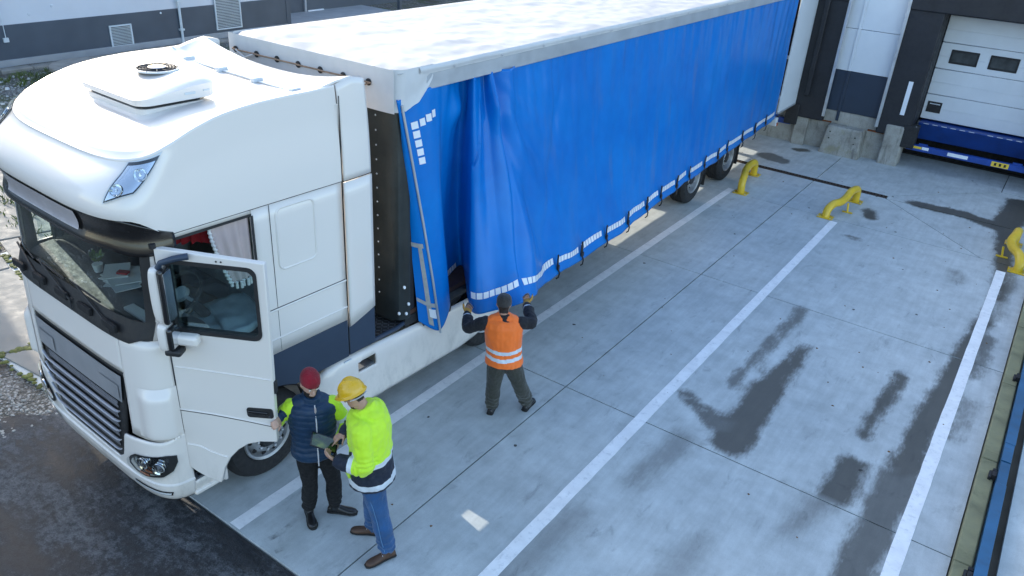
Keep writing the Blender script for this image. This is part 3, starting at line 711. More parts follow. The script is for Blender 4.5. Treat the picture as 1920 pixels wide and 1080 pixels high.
# ---- floor, chassis, headboard
TB('load_floor', 'timber_dark', (-2.5, YF+.1, 1.12), (-.06, YR_-.05, 1.18)); TB('side_rail', 'dark_steel', (-.10, YF+.15, 1.0), (-.045, YR_-.05, 1.12)); TB('side_rail', 'dark_steel', (-2.5, YF+.15, 1.0), (-2.45, YR_-.05, 1.12))
for x in (-1.85, -.85): TB('chassis_beam', 'dark_steel', (x-.07, 4.9 if True else 0, .92), (x+.07, YR_-.1, 1.11), bevel=.01)
for y in (6.3, 7.4, 8.5, 9.6, 10.7, 11.8, 13.0, 14.2, 15.4, 16.4): TB('cross_member', 'dark_steel', (-2.45, y, 1.03), (-.1, y+.08, 1.11))
for x in (-2.05, -.65):
    lg = TB('landing_leg', 'dark_steel', (x-.06, 6.4, .35), (x+.06, 6.52, 1.05), bevel=.01); TB('foot', 'dark_steel', (x-.12, 6.32, .30), (x+.12, 6.6, .36), lg, bevel=.01)
hb = MB()
def hbp(x, y): return (x - to.x, y - to.y)
outl = [(-2.5, YF+.16), (-2.37, YF+.02), (-2.2, YF), (-.34, YF), (-.18, YF+.01), (-.06, YF+.07), (-.02, YF+.16), (-.02, YF+.22), (-.16, YF+.22), (-.2, YF+.1), (-2.35, YF+.1), (-2.4, YF+.22), (-2.5, YF+.22)]
front = MB().prism([hbp(*q) for q in outl], 1.12, 3.95).build('headboard', 'post_steel', trailer, bevel=.008)
for z in [1.45 + .16*k for k in range(14)]: MB().lathe([(.011, 0), (.008, .006)], 8, Matrix.Translation(Vector((-.30, YF-.001, z)) - to) @ Matrix.Rotation(R(90), 4, 'X')).build('rivet', 'nut_steel', front)
for y, z, x in ((YF+.12, 1.55, -.04), (YF+.17, 1.32, -.021), (YF+.06, 1.22, -.07), (YF+.14, 1.2, -.03)):
    MB().lathe([(.022, 0), (.02, .012)], 8, Matrix.Translation(Vector((x+.01, y, z)) - to) @ Matrix.Rotation(R(60), 4, 'Y')).build('bolt', 'nut_steel', front)
TB('corner_pillar', 'shelter_black', (-.22, YF+.225, 1.19), (-.05, YF+.33, 3.95), bevel=.01); TB('corner_pillar', 'shelter_black', (-2.5, YF+.23, 1.19), (-2.4, YF+.33, 3.95), bevel=.01)
for y in (7.6, 12.2): TB('side_pillar', 'rail_aluminium', (-.16, y, 1.19), (-.06, y+.12, 3.9))
TB('side_latch', 'curtain_blue', (-.2, YF+.34, 2.7), (-.06, YF+.40, 3.1)); TB('side_latch', 'louvre_grey', (-.3, YF+.42, 2.18), (-.08, YF+.56, 2.26))
for k in range(4): TB('side_board', 'timber_dark', (-.46, YF+.40, 1.24 + .36*k), (-.43, 7.55, 1.58 + .36*k), bevel=.006)
# far side curtain and frame
g = MB(); g.grid(lambda u, v: Vector((-2.55 - .02*fnoise(u*40, v*2, 7), lerp(YF+.2, YR_, u), lerp(1.0, 3.8, v))) - to, 120, 6); g.build('far_curtain', 'curtain_blue', trailer, smooth=True, angle=180)
# ---- roof tarpaulin: slack and wrinkled, edge sagging over the rail
def roof(u, v):
    y = lerp(YF+.02, YR_, u); x = lerp(-2.57, .03, v); e = min(v, 1-v)
    s = sstep(0, .06, e)
    z = ZT - .014*(1-s) + s*(.016*fnoise(x*1.3+.35*y, y*.8, 0) + .014*fnoise(x*3.1-.5*y, y*2.4, 4) + .014*(abs(fnoise(x*2.2+y*.9, y*1.6, 8)))**.6*(-1) + .008*fnoise(x*7+y*2, y*6, 8)) + .012*math.sin(u*math.pi*2*11)*s*.4
    f = sstep(0, .012, u)
    return Vector((x, y, z - .03*(1-f))) - to
rf = MB().grid(roof, 420, 60).build('roof_tarpaulin', 'tarp_roof', trailer, smooth=True, angle=180)
def hem(x, sgn):
    def fn(u, v):
        y = lerp(YF+.3, YR_, u); sag = .030*abs(math.sin(u*math.pi*15.5 + .8*math.sin(u*9))) + .012*fnoise(y*3, 0, 5)
        b = sstep(0, .35, v)
        return Vector((x + sgn*(.012 + .020*math.sin(min(1, v*1.2)*math.pi)) , y, ZT - .012 - v*(.085 + .0*b) - sag*v*.0 + sag*(1-v)*.35*.0 + (.02*fnoise(y*2.2, 3, 1))*(1-v)*v*2)) - to
    return fn
MB().grid(hem(.022, 1), 300, 5).build('roof_hem', 'tarp_white', rf, smooth=True, angle=180); MB().grid(hem(-2.572, -1), 120, 5).build('roof_hem', 'tarp_white', rf, smooth=True, angle=180)
TB('top_rail', 'rail_aluminium', (-.03, YF+.42, 3.775), (.028, YR_, 3.945), bevel=.008); TB('top_rail', 'rail_aluminium', (-2.58, YF+.3, 3.775), (-2.53, YR_, 3.945), bevel=.008)
for k in range(15):
    y = YF + .85 + k*.88
    MB().lathe([(.013, 0), (.010, .006)], 8, Matrix.Translation(Vector((.058, y, 3.968)) - to) @ Matrix.Rotation(R(90), 4, 'Y')).build('hem_rivet', 'nut_steel', rf)
# front flap of the tarpaulin, wrapping the corner
flap_pts = [(-2.565, YF+.5), (-2.565, YF+.12), (-2.5, YF+.0), (-2.35, YF-.035), (-.22, YF-.035), (-.06, YF-.01), (.025, YF+.07), (.032, YF+.2), (.032, YF+.52)]
def flap(u, v):
    x, y = catmull(flap_pts, u*(len(flap_pts)-1)); s = u*(len(flap_pts)-1)
    drop = interp([(0, .16), (1, .34), (2, .42), (4, .44), (6, .43), (6.8, .40), (7.3, .36), (8, .12)], s)
    w = .012*fnoise(x*3, y*3 + v*2, 2)*v + (.02*math.sin(v*7 + x)*v if s > 6.2 else 0)
    n = Vector((0, -1, 0)) if 2 < s < 5.2 else (Vector((1, -.2, 0)) if s >= 5.2 else Vector((-1, 0, 0)))
    return Vector((x, y, ZT - .004 - v*drop)) + n*w*.6 - to
fl = MB().grid(flap, 140, 14).build('front_flap', 'tarp_white', trailer, smooth=True, angle=180)
# rope threaded through eyelets across the front
ex = [-2.42, -2.06, -1.72, -1.38, -1.04, -.70, -.34]
for i, x in enumerate(ex):
    e = MB().lathe([(.022, 0), (.036, .004), (.036, .014), (.022, .018)], 14, Matrix.Translation(Vector((x, YF-.040, ZT-.17)) - to) @ Matrix.Rotation(R(90), 4, 'X')).build('eyelet', 'black_rubber', fl)
rp = []
for i, x in enumerate(ex): rp += [Vector((x-.04, YF-.062, ZT-.168)) - to, Vector((x+.04, YF-.062, ZT-.172)) - to]
rp.insert(0, Vector((-2.56, YF+.12, ZT-.13)) - to)
MB().tube(rp, .009, 6).build('tie_rope', 'rope', fl, smooth=True)
MB().tube([Vector((-.30, YF-.062, ZT-.17)) - to, Vector((-.45, YF-.068, ZT-.23)) - to, Vector((-.68, YF-.066, ZT-.20)) - to], .008, 6).build('tie_rope', 'rope', fl, smooth=True)
MB().tube([Vector((-2.40, YF-.062, ZT-.17)) - to, Vector((-2.25, YF-.07, ZT-.235)) - to, Vector((-2.1, YF-.068, ZT-.18)) - to], .012, 6).build('tie_rope', 'tarp_white', fl, smooth=True)

# ---- near side curtain: slack folds at the unlatched front end, pulled out at the foot
CB = [(.0, 3.76, 1.02), (.13, 4.02, .82), (.06, 4.30, 1.02), (-.24, 4.60, 1.07), (-.34, 5.05, 1.06), (.36, 4.32, 1.05), (.64, 4.46, 1.10), (.90, 4.72, 1.22), (.66, 5.55, 1.06), (.53, 6.75, .93), (.46, 8.2, .90), (.36, 9.6, .91), (.28, 11.2, .91), (.21, 12.9, .91), (.11, 15.0, .91), (.02, 16.98, .90)]
CM = [(-.06, 3.66, 2.3), (.06, 3.76, 2.3), (.08, 4.08, 2.3), (-.16, 4.36, 2.3), (-.30, 4.84, 2.3), (.14, 4.56, 2.35), (.27, 4.72, 2.36), (.36, 5.02, 2.40), (.28, 5.80, 2.36), (.20, 6.85, 2.3), (.17, 8.2, 2.3), (.14, 9.6, 2.3), (.11, 11.2, 2.3), (.085, 12.9, 2.3), (.05, 15.0, 2.3), (.015, 16.94, 2.3)]
CT = [(-.01, 3.45, 3.74), (.005, 3.46, 3.74), (.01, 3.88, 3.80), (-.03, 4.26, 3.80), (-.15, 4.66, 3.80), (.03, 4.66, 3.80), (-.06, 4.88, 3.80), (.04, 5.10, 3.80), (-.008, 6.0, 3.80), (-.005, 6.9, 3.80), (-.005, 8.2, 3.80), (-.005, 9.6, 3.80), (-.005, 11.2, 3.80), (-.005, 12.9, 3.80), (-.005, 15.0, 3.80), (-.005, 16.90, 3.80)]
NC = len(CB) - 1
def curtain0(s, v):
    b, m, t = catmull(CB, s), catmull(CM, s), catmull(CT, s)
    la, lb, lc = (v-.5)*(v-1)/.5, v*(v-1)/(-.25), v*(v-.5)/.5
    return Vector([b[i]*la + m[i]*lb + t[i]*lc for i in range(3)])
def curtain(s, v):
    p = curtain0(s, v); y, z = p.y, p.z
    loose = sstep(10.5, 4.2, y)*.8 + .35                        # wrinkles are deeper near the slack end
    top = sstep(.55, 1.0, v)
    w = .020*fnoise(y*1.5 + z*.45, z*.42, 1)*loose*(1.1-v*.6)
    w += .020*fnoise(y*3.6 - z*.7, z*.5, 5)*(.7 + .6*top) + .009*fnoise(y*9 + z*.3, z*.7, 8)*(.4 + 1.0*top)
    w += .005*math.sin(y*2*math.pi/.41 + 1.2*fnoise(y, 2, 2))*top*(1 if s > 8 else .4)
    # diagonal tension creases from the pulled foot
    d = (y - 5.5) - (z - .9)*.42; w += -.022*math.exp(-(d/.10)**2)*sstep(.0, .35, v)*sstep(1.0, .7, v) if s > 6 else 0
    d = (y - 6.3) - (z - .9)*.30; w += .020*math.exp(-(d/.16)**2)*sstep(1.0, .5, v) if s > 6 else 0
    # folds fanning down from the bunched runners
    if s > 5:
        an = math.atan2(y - 4.95, 3.9 - z); ds = math.hypot(y - 4.95, 3.9 - z)
        w += .042*sstep(.1, 1.3, ds)*math.exp(-(max(0, an)/.75)**2)*math.sin(an*17 + .6*math.sin(ds*1.7))*(1 if an > -.3 else 0)*sstep(.0, .10, v)
    if 6 < s < 8.6:                                             # hard crease from the lifted hem to the top pouch
        w += -.055*math.exp(-((s-7.08)/.10)**2)*sstep(1.0, .75, v)*sstep(-.02, .15, v) + .040*math.exp(-((s-7.42)/.16)**2)*sstep(.95, .6, v) - .020*math.exp(-((s-6.45)/.16)**2)*sstep(.05, .5, v)
    # pouches under the rail where the runners bunch
    if 2.2 < s < 9:
        w += .085*math.exp(-((s-3.55)/.30)**2)*math.exp(-((v-.88)/.06)**2) - .05*math.exp(-((s-4.2)/.2)**2)*math.exp(-((v-.9)/.08)**2)
        w += .10*math.exp(-((s-6.72)/.22)**2)*math.exp(-((v-.885)/.085)**2) - .11*math.exp(-((s-7.0)/.13)**2)*sstep(.80, .9, v) + .05*math.exp(-((s-7.25)/.16)**2)*sstep(.70, .9, v)
        w -= .06*math.exp(-((s-6.3)/.16)**2)*sstep(.78, .95, v)
    e = .004
    t = curtain0(min(NC, s+e), v) - curtain0(max(0, s-e), v); n = Vector((t.y, -t.x, 0)); n = n.normalized() if n.length > 1e-9 else Vector((1, 0, 0))
    if s > 8: n = Vector((1, 0, 0))
    hemz = .012*math.sin(y*5.3)*(1-v)*(1 if s > 7 else 0)
    return p + n*w + Vector((0, 0, hemz))
def s_steps():
    out = []
    for i in range(NC):
        k = 34 if i < 8 else 46
        out += [i + j/k for j in range(k)]
    return out + [NC]
SS = s_steps(); NV = 84
g = MB(); vs = []
for j in range(NV+1): vs += [curtain(s, j/NV) - to for s in SS]
n = len(SS); g.add(vs, [(j*n+i, j*n+i+1, (j+1)*n+i+1, (j+1)*n+i) for j in range(NV) for i in range(n-1)])
cur = g.build('side_curtain', 'curtain_blue', trailer, smooth=True, angle=180, solid=.004)
def cpt(s, v, off=.006):
    e = .01; a = curtain(max(0, s-e), v); b = curtain(min(NC, s+e), v); c = curtain(s, max(0, v-.01)); d = curtain(s, min(1, v+.01))
    nn = (b-a).cross(d-c).normalized()
    if nn.x < 0 and s > 5.5: nn = -nn
    return curtain(s, v) + nn*off
def patch(name, m, s0, s1, v0, v1, parent=cur, nu=3, nv=2, off=.006):
    MB().grid(lambda u, v: cpt(lerp(s0, s1, u), lerp(v0, v1, v), off) - to, nu, nv).build(name, m, parent, smooth=True)
def s_of_y(y, lo=7.0, hi=NC):
    for _ in range(40):
        mid = (lo+hi)/2
        if curtain0(mid, .03).y < y: lo = mid
        else: hi = mid
    return (lo+hi)/2
# front tension pole
pole = MB().tube([curtain(1.0, v) + Vector((.012, -.005, 0)) - to for v in (-.01, .25, .5, .75, .98)], .014, 8).build('tension_pole', 'rail_aluminium', cur, smooth=True)
# buckle straps and reflective squares along the foot
BUCK = [5.98, 6.75, 7.55, 8.33, 9.15, 9.75, 10.5, 11.15, 11.95, 12.7, 13.3, 14.3, 15.2, 16.1]
g = MB(); g.box((-.004, -.022, -.02), (.008, .022, .15)); g.box((.004, -.028, -.03), (.022, .028, .03)); g.tube([(.012, 0, -.02), (.03, .01, -.09), (.012, .02, -.17), (-.02, .02, -.20)], .011, 6); g.box((-.005, -.012, .15), (.012, .012, .20))
bk = g.build('buckle_strap', 'buckle_dark', cur)
for i, y in enumerate(BUCK):
    o = bk if i == 0 else dup(bk, parent=cur)
    o.location = cpt(s_of_y(y), .035, .014) - to; o.rotation_euler = (random.uniform(-.15, .15), 0, random.uniform(-.2, .2))
ys = [5.0] + BUCK + [16.9]
VB0, VB1 = .052, .082
def squares(sa, sb, v0=VB0, v1=VB1, size=.068, gap=.012):
    # walk along the foot laying one square after another
    s = sa; N = 400; prev = curtain(sa, v0); acc = 0; cells = []; start = sa
    for k in range(1, N+1):
        q = lerp(sa, sb, k/N); p = curtain(q, v0); acc += (p-prev).length; prev = p
        if start is not None and acc >= size: cells.append((start, q)); start = None; acc = 0
        elif start is None and acc >= gap: start = q; acc = 0
    for a, b in cells: patch('reflective_square', 'reflective_white', a, b, v0, v1, nu=2, nv=1)
squares(5.12, 6.92, .075, .105)
for a, b in zip(BUCK, BUCK[1:] + [16.9]):
    squares(s_of_y(a + .05), s_of_y(b - .05))
squares(7.12, s_of_y(BUCK[0] - .05, 7.1), .06, .09)
squares(2.45, 2.62, .06, .09); squares(2.8, 3.75, .055, .09)
# corner mark of reflective squares at the top of the leading edge
for k in range(5): patch('reflective_square', 'reflective_white', 1.26 + .01*k, 1.48 + .01*k, .905 - .034*k - .026, .905 - .034*k, nu=2, nv=1)
for k in range(3): patch('reflective_square', 'reflective_white', 1.54 + .22*k, 1.72 + .22*k, .882 + .008*k, .908 + .008*k, nu=2, nv=1)
# webbing and label on the folded leading flap
patch('webbing', 'strap_grey', .52, .72, .02, .40, nu=2, nv=16); patch('webbing', 'strap_grey', .02, .96, .115, .135, nu=12, nv=1, off=.008); patch('webbing', 'strap_grey', .02, .8, .395, .415, nu=12, nv=1, off=.008)
patch('label', 'white_strip', .60, .90, .062, .105, nu=4, nv=2, off=.01)
# ---- rear frame, open rear door, lamps
TB('rear_post', 'shelter_black', (-.16, YR_-.1, 1.0), (-.02, YR_+.02, 3.94), bevel=.01); TB('rear_post', 'shelter_black', (-2.52, YR_-.1, 1.0), (-2.4, YR_+.02, 3.94)); TB('rear_header', 'rail_aluminium', (-2.53, YR_-.1, 3.86), (-.02, YR_+.02, 4.0))  # posts coloured black to stand for shade inside the rear frame
dr = TB('rear_door', 'panel_white', (.015, YR_+.05, 1.06), (.055, YR_+1.45, 3.95), bevel=.006)
TB('door_edge', 'rail_aluminium', (.01, YR_+.04, 1.02), (.06, YR_+1.47, 1.058), dr); TB('door_edge', 'dark_steel', (.012, YR_+1.451, 1.06), (.058, YR_+1.49, 3.95), dr)
TB('locking_bar', 'dark_steel', (-.03, YR_+.5, 1.02), (.008, YR_+.54, 3.9), dr)
d2 = TB('rear_door', 'panel_white', (-2.60, YR_+.05, 1.06), (-2.56, YR_+1.45, 3.95), bevel=.006); TB('door_edge', 'rail_aluminium', (-2.605, YR_+.04, 1.02), (-2.555, YR_+1.47, 1.058), d2)  # unseen far door, added standing open to block sun behind the trailer
hg = TB('door_hinge', 'rail_aluminium', (-.05, YR_-.02, 2.35), (.03, YR_+.06, 2.42), dr); TB('door_hinge', 'rail_aluminium', (-.05, YR_-.02, 1.4), (.03, YR_+.06, 1.47), dr)
TB('rear_beam', 'dark_steel', (-2.5, YR_-.12, .8), (-.05, YR_+.05, .99), bevel=.01)
lb = TB('lamp_bracket', 'louvre_grey', (-.12, YR_+.02, .72), (.06, YR_+.16, .92), bevel=.012); TB('marker_lamp', 'lamp_amber', (.062, YR_+.06, .73), (.085, YR_+.12, .80), lb); TB('marker_lamp', 'lamp_clear', (.062, YR_-.04, .74), (.08, YR_+.02, .80), lb)
MB().tube([Vector((-.05, YR_+.1, .86)) - to, Vector((.03, YR_+.3, .93)) - to, Vector((.05, YR_+.5, .90)) - to], .022, 8).build('rubber_arm', 'black_rubber', trailer)
# ---- running gear
for y in (12.42, 14.33):
    wheel(trailer, Vector((-.06-.19, y, .52)) - to, .52, .36, 1, 10, deep=.12); wheel(trailer, Vector((-2.5+.19, y, .52)) - to, .52, .36, -1, 10, deep=.12)
    MB().tube([Vector((-2.4, y, .52)) - to, Vector((-.15, y, .52)) - to], .08, 12).build('axle', 'dark_steel', trailer, smooth=True)
    TB('air_bag', 'black_rubber', (-1.95, y+.2, .6), (-1.7, y+.45, .92), bevel=.04); TB('air_bag', 'black_rubber', (-.95, y+.2, .6), (-.7, y+.45, .92), bevel=.04)
for y in (13.05, 14.98): TB('mud_flap', 'black_rubber', (-.44, y, .22), (-.08, y+.02, .95)); TB('mud_flap', 'black_rubber', (-2.46, y, .22), (-2.1, y+.02, .95))
pb_ = TB('shade_box', 'dark_steel', (-2.48, 5.9, .42), (-2.0, 9.78, .98), bevel=.02)  # unseen box, added to stop sunlight passing under the trailer
for y in (6.6, 7.4, 8.2, 9.0): TB('box_strap', 'rail_aluminium', (-2.485, y, .42), (-2.481, y+.04, .98), pb_)
for y in (11.2,): TB('underrun_bar', 'rail_aluminium', (-2.46, 7.2, .62), (-2.42, y, .74))
MB().tube([Vector((-.75, 15.6, .8)) - to, Vector((-.75, 16.4, .8)) - to], .16, 16).build('air_tank', 'dark_steel', trailer, smooth=True)
ml = TB('side_marker', 'lamp_amber', (-.06, 13.55, .93), (-.035, 13.66, .97))

# load visible through the open front corner
crate = empty('cargo_stack', (-1.3, 5.2, 1.18), 'dark brown cargo stack inside the trailer behind the open curtain', 'cargo')
for k in range(5):
    MB().box((-1.0, -.6, .02 + .34*k), (.75, 1.6, .34 + .34*k)).build('carton', 'timber_dark', crate, bevel=.01)
# ================================================================== TRACTOR UNIT
def make_cab_white():
    m, t, b = newmat('cab_white'); pos = t.nodes.new('ShaderNodeNewGeometry').outputs['Position']; sx = t.nodes.new('ShaderNodeSeparateXYZ'); t.links.new(pos, sx.inputs[0])
    low = mathn(t, 'MULTIPLY', smooth01(t, sx.outputs[2], 1.1, .3), smooth01(t, noise_tex(t, vscale(t, pos, (2, 2, 1)), 3, 7, .7), .42, .75))      # road film thrown up by the wheels
    c = mixc(t, mathn(t, 'MULTIPLY', low, .5), (.79, .735, .675), (.36, .34, .31))
    t.links.new(c, b.inputs['Base Color']); b.inputs['Roughness'].default_value = .30; b.inputs['Coat Weight'].default_value = .6; b.inputs['Coat Roughness'].default_value = .08
make_cab_white()
mat('band_blue', (.030, .048, .080), .45, var=.1, vs=3)
mat('trim_black', (.012, .012, .013), .22, var=.2, vs=4, coat=.6)
mat('trim_matt', (.020, .020, .021), .6, var=.2, vs=6)
mat('grille_silver', (.40, .40, .43), .34, metal=.35, var=.1, vs=6, bs=.05, bscale=300)
mat('panel_silver', (.33, .335, .35), .36, metal=.3, var=.08, vs=5, bs=.05, bscale=300); mat('chrome', (.75, .76, .78), .12, metal=1.0, var=.03)
mat('visor_smoke', (.012, .011, .011), .24, var=.2, coat=.4)
mat('visor_pearl', (.50, .46, .47), .22, metal=.25, coat=.6)
mat('interior_grey', (.19, .195, .20), .8, var=.2, vs=6)
mat('interior_beige', (.30, .28, .25), .85, var=.15, vs=8)
mat('seat_grey', (.14, .15, .15), .9, var=.2, vs=12, bs=.3, bscale=200)
mat('towel_blue', (.40, .53, .58), .95, var=.12, vs=8, bs=.5, bscale=90)
mat('curtain_rose', (.52, .42, .40), .9, var=.08, vs=4)
mat('tassel_white', (.7, .68, .65), .95)
mat('fabric_red', (.30, .01, .015), .9, var=.3, vs=14)
mat('step_grey', (.10, .11, .12), .6, var=.2, vs=8)
glass('windscreen_glass', (.84, .94, .92), 1.2); glass('side_glass', (.76, .86, .86), 1.2); glass('lamp_glass', (.92, .95, .96), 1.3)
tractor = empty('truck_tractor', (-1.27, 1.5, 0), 'white articulated truck cab with its driver door open and grey grille', 'truck')
ko = Vector((-1.27, 1.5, 0)); XC = -1.27; YB = 2.735; NSE = 5.0
def KB(name, m, lo, hi, parent=tractor, bevel=0., seg=2, M=None):
    g = MB()
    if M is None: g.box(Vector(lo)-ko, Vector(hi)-ko)
    else: g.box(lo, hi, Matrix.Translation(-ko) @ M)
    return g.build(name, m, parent, bevel=bevel, seg=seg)
T_YF = [(.30, .56), (.37, .50), (.5, .465), (.7, .455), (1.0, .46), (1.75, .485), (2.14, .50), (2.31, .555), (3.05, .60)]
T_HW = [(.30, 1.14), (.40, 1.20), (.55, 1.235), (1.1, 1.235), (3.1, 1.225)]
_L = [0.]; _N = 2000
for _i in range(1, _N+1):
    def _q(i): th = math.pi*(.5 - i/_N); sn, c = math.sin(th), abs(math.cos(th)); return Vector((1.23*math.copysign(abs(sn)**(2/NSE), sn), .5*(1 - c**(2/NSE))))
    _L.append(_L[-1] + (_q(_i) - _q(_i-1)).length)
def th_of_a(a):
    import bisect
    t = a*_L[-1]; i = min(_N-1, max(0, bisect.bisect_right(_L, t) - 1)); d = _L[i+1] - _L[i]
    return math.pi*(.5 - (i + (t - _L[i])/max(d, 1e-9))/_N)
def a_of_th(th):
    t = (.5 - th/math.pi)*_N; i = min(_N-1, max(0, int(t))); return lerp(_L[i], _L[i+1], t - i)/_L[-1]
def perim(a, yf, hw, D=.5, n=NSE):
    if a < 0: return XC + hw, lerp(yf+D, YB, -a)
    if a > 1: return XC - hw, lerp(yf+D, YB, a-1)
    th = th_of_a(a); s, c = math.sin(th), abs(math.cos(th))
    return XC + hw*math.copysign(abs(s)**(2/n), s), yf + D*(1 - c**(2/n))
def body(a, z, off=0.):
    yf, hw = interp(T_YF, z), interp(T_HW, z)
    x, y = perim(a, yf, hw)
    if off:
        e = .004; x0, y0 = perim(a-e, yf, hw); x1, y1 = perim(a+e, yf, hw); t = Vector((x1-x0, y1-y0)); n = Vector((-t.y, t.x)).normalized()
        if (Vector((x-XC, y-1.6)).dot(n)) < 0: n = -n
        x += n.x*off; y += n.y*off
    return Vector((x, y, z))
def a_y(y, z, far=False):                                       # perimeter parameter at a given y on a side
    yf = interp(T_YF, z); D = .5
    if y >= yf + D: a = -(y-yf-D)/(YB-yf-D)
    else: a = a_of_th(math.acos(max(0, (1-(y-yf)/D))**(NSE/2)))
    return 1 - a if far else a
def a_x(x, z):
    u = (x-XC)/interp(T_HW, z); return a_of_th(math.asin(math.copysign(min(1, abs(u))**(NSE/2), u)))
def panel(name, m, a0, a1, z0, z1, nu=20, nv=6, off=0., parent=tractor, inner='interior_grey', thick=.02, fn=None):
    """a0,a1 may be functions of z; z0,z1 may be functions of a-fraction"""
    A = (lambda k, z: lerp(a0(z) if callable(a0) else a0, a1(z) if callable(a1) else a1, k))
    Zf = (lambda k, v: lerp(z0(k) if callable(z0) else z0, z1(k) if callable(z1) else z1, v))
    g = MB(); g.grid(lambda u, v: body(A(1-u, Zf(1-u, v)), Zf(1-u, v), (off(1-u, v) if callable(off) else off)) - ko, nu, nv)
    o = g.build(name, [m, inner] if inner else m, parent, smooth=True, angle=35)
    if inner:
        o.data.polygons.foreach_set('material_index', [0]*len(o.data.polygons))
        md = o.modifiers.new('solid', 'SOLIDIFY'); md.thickness = thick; md.offset = -1; md.material_offset = 1; md.material_offset_rim = 0
    return o
NY = lambda y: (lambda z: a_y(y, z)); FY = lambda y: (lambda z: a_y(y, z, True)); FX = lambda x: (lambda z: a_x(x, z))
# ---- front
panel('front_panel', 'cab_white', FX(-.41), FX(-2.13), 1.75, 2.14, 30, 8)
panel('corner_panel', 'cab_white', NY(.755), FX(-.42), 1.10, 2.14, 18, 10); panel('corner_panel', 'cab_white', FX(-2.12), FY(.80), 1.10, 2.14, 18, 10)
# air guide bulge on the corner panel
def bulge(near):
    def off(k, v):
        e = sstep(0, .25, k)*sstep(1, .55, k); return .004 + .055*e*sstep(1.0, .82, v)*sstep(0, .08, v)
    A = (NY(.76), FX(-.30)) if near else (FX(-2.24), FY(.80))
    return panel('air_guide', 'cab_white', A[0], A[1], 1.13, 1.66, 22, 16, off=off, inner=None)
bulge(True); bulge(False)
panel('a_pillar', 'cab_white', NY(.80), FX(-.10), 2.145, 3.0, 8, 8); panel('a_pillar', 'cab_white', FX(-2.44), FY(.82), 2.145, 3.0, 8, 8)
panel('cowl', 'trim_matt', lambda z: a_x(-.085 - .12*max(0, (2.19-z))/.06 if z < 2.19 else -.085, z), lambda z: a_x(-2.455 + (.12*(2.19-z)/.06 if z < 2.19 else 0), z), 2.10, 2.315, 50, 8, off=.012, inner=None)
for k in range(5): 
    x = -.45 - k*.42
    KB('cowl_slot', 'dark_void', (x-.13, .476, 2.18), (x+.09, .51, 2.25), bevel=.008)
ws = panel('windscreen', 'windscreen_glass', FX(-.13), FX(-2.41), 2.31, 3.05, 40, 8, inner=None, off=-.004)
panel('gasket', 'trim_matt', FX(-.085), FX(-.14), 2.15, 3.05, 4, 8, off=.004, inner=None, parent=ws); panel('gasket', 'trim_matt', FX(-2.40), FX(-2.455), 2.15, 3.05, 4, 8, off=.004, inner=None, parent=ws)
for x0, x1, dz in ((-.52, -1.05, .0), (-1.15, -1.72, .0), (-1.75, -2.3, 0)):      # wipers
    p0, p1 = body(a_x(x0, 2.22), 2.21, .035), body(a_x(x1, 2.4), 2.37, .03)
    w = MB().tube([p0-ko, lerp(p0, p1, .5)-ko, p1-ko], .010, 6).build('wiper', 'trim_matt', tractor)
    q0, q1 = body(a_x(x0-.15, 2.35), 2.345, .018), body(a_x(x1-.10, 2.4), 2.365, .018)
    MB().tube([q0-ko, lerp(q0, q1, .5)-ko, q1-ko], .009, 5).build('blade', 'black_rubber', w)
    MB().lathe([(.028, 0), (.028, .05)], 10, Matrix.Translation(p0 + Vector((0, .03, -.04)) - ko)).build('pivot', 'trim_matt', w)
    r0 = body(a_x(x0+.05, 2.15), 2.13, .03); MB().tube([p0-ko, r0-ko], .008, 5).build('arm', 'trim_matt', w)
# ---- grille
gr = panel('grille', 'trim_matt', lambda z: a_x(interp([(.66, -.72), (.76, -.63), (1.0, -.56), (1.75, -.415)], z), z), lambda z: a_x(interp([(.66, -1.82), (.76, -1.91), (1.0, -1.98), (1.75, -2.125)], z), z), .66, 1.75, 40, 18, off=-.02)
pl = panel('name_panel', 'panel_silver', lambda z: a_x(interp([(1.40, -.50), (1.70, -.46)], z), z), lambda z: a_x(interp([(1.40, -2.04), (1.70, -2.08)], z), z), 1.40, 1.695, 34, 5, off=.006, inner=None, parent=gr)
for x0, x1 in ((-.52, -.84), (-1.70, -2.02)): panel('raised_plate', 'panel_silver', FX(x0), FX(x1), 1.43, 1.58, 8, 4, off=.014, inner=None, parent=gr)
def barpath(z, x0, x1, n=30):
    P = []
    for i in range(n+1):
        t = i/n; x = lerp(x0, x1, t); e = min(t, 1-t); up = .055*sstep(.06, 0, e) if t > .5 else .02*sstep(.05, 0, e)
        P.append(body(a_x(x, z), z + up, .022) - ko)
    return P
for k in range(5):
    z = 1.27 - .118*k; x0, x1 = -.55 - .022*k, -1.99 + .022*k
    MB().tube(barpath(z, x0, x1), .0125, 6, flat=.6).build('grille_bar', 'grille_silver', gr, smooth=True)
    m_ = panel('mesh_backing', 'dark_void', FX(x0-.05), FX(x1+.05), z+.018, z+.10, 24, 2, off=-.012, inner=None, parent=gr)
    gg = MB()
    for i in range(56):
        for j in range(3):
            x = lerp(x0-.07, x1+.07, (i + .5*(j % 2))/56); c = body(a_x(x, z), z + .03 + .026*j, -.006) - ko
            gg.tube([c + Vector((.012*math.cos(q), 0, .012*math.sin(q))) for q in (0, 1.05, 2.09, 3.14, 4.19, 5.24, 6.28)], .0026, 3, cap=False)
    tag(gg.build('mesh', 'grille_silver', gr), kind='stuff')
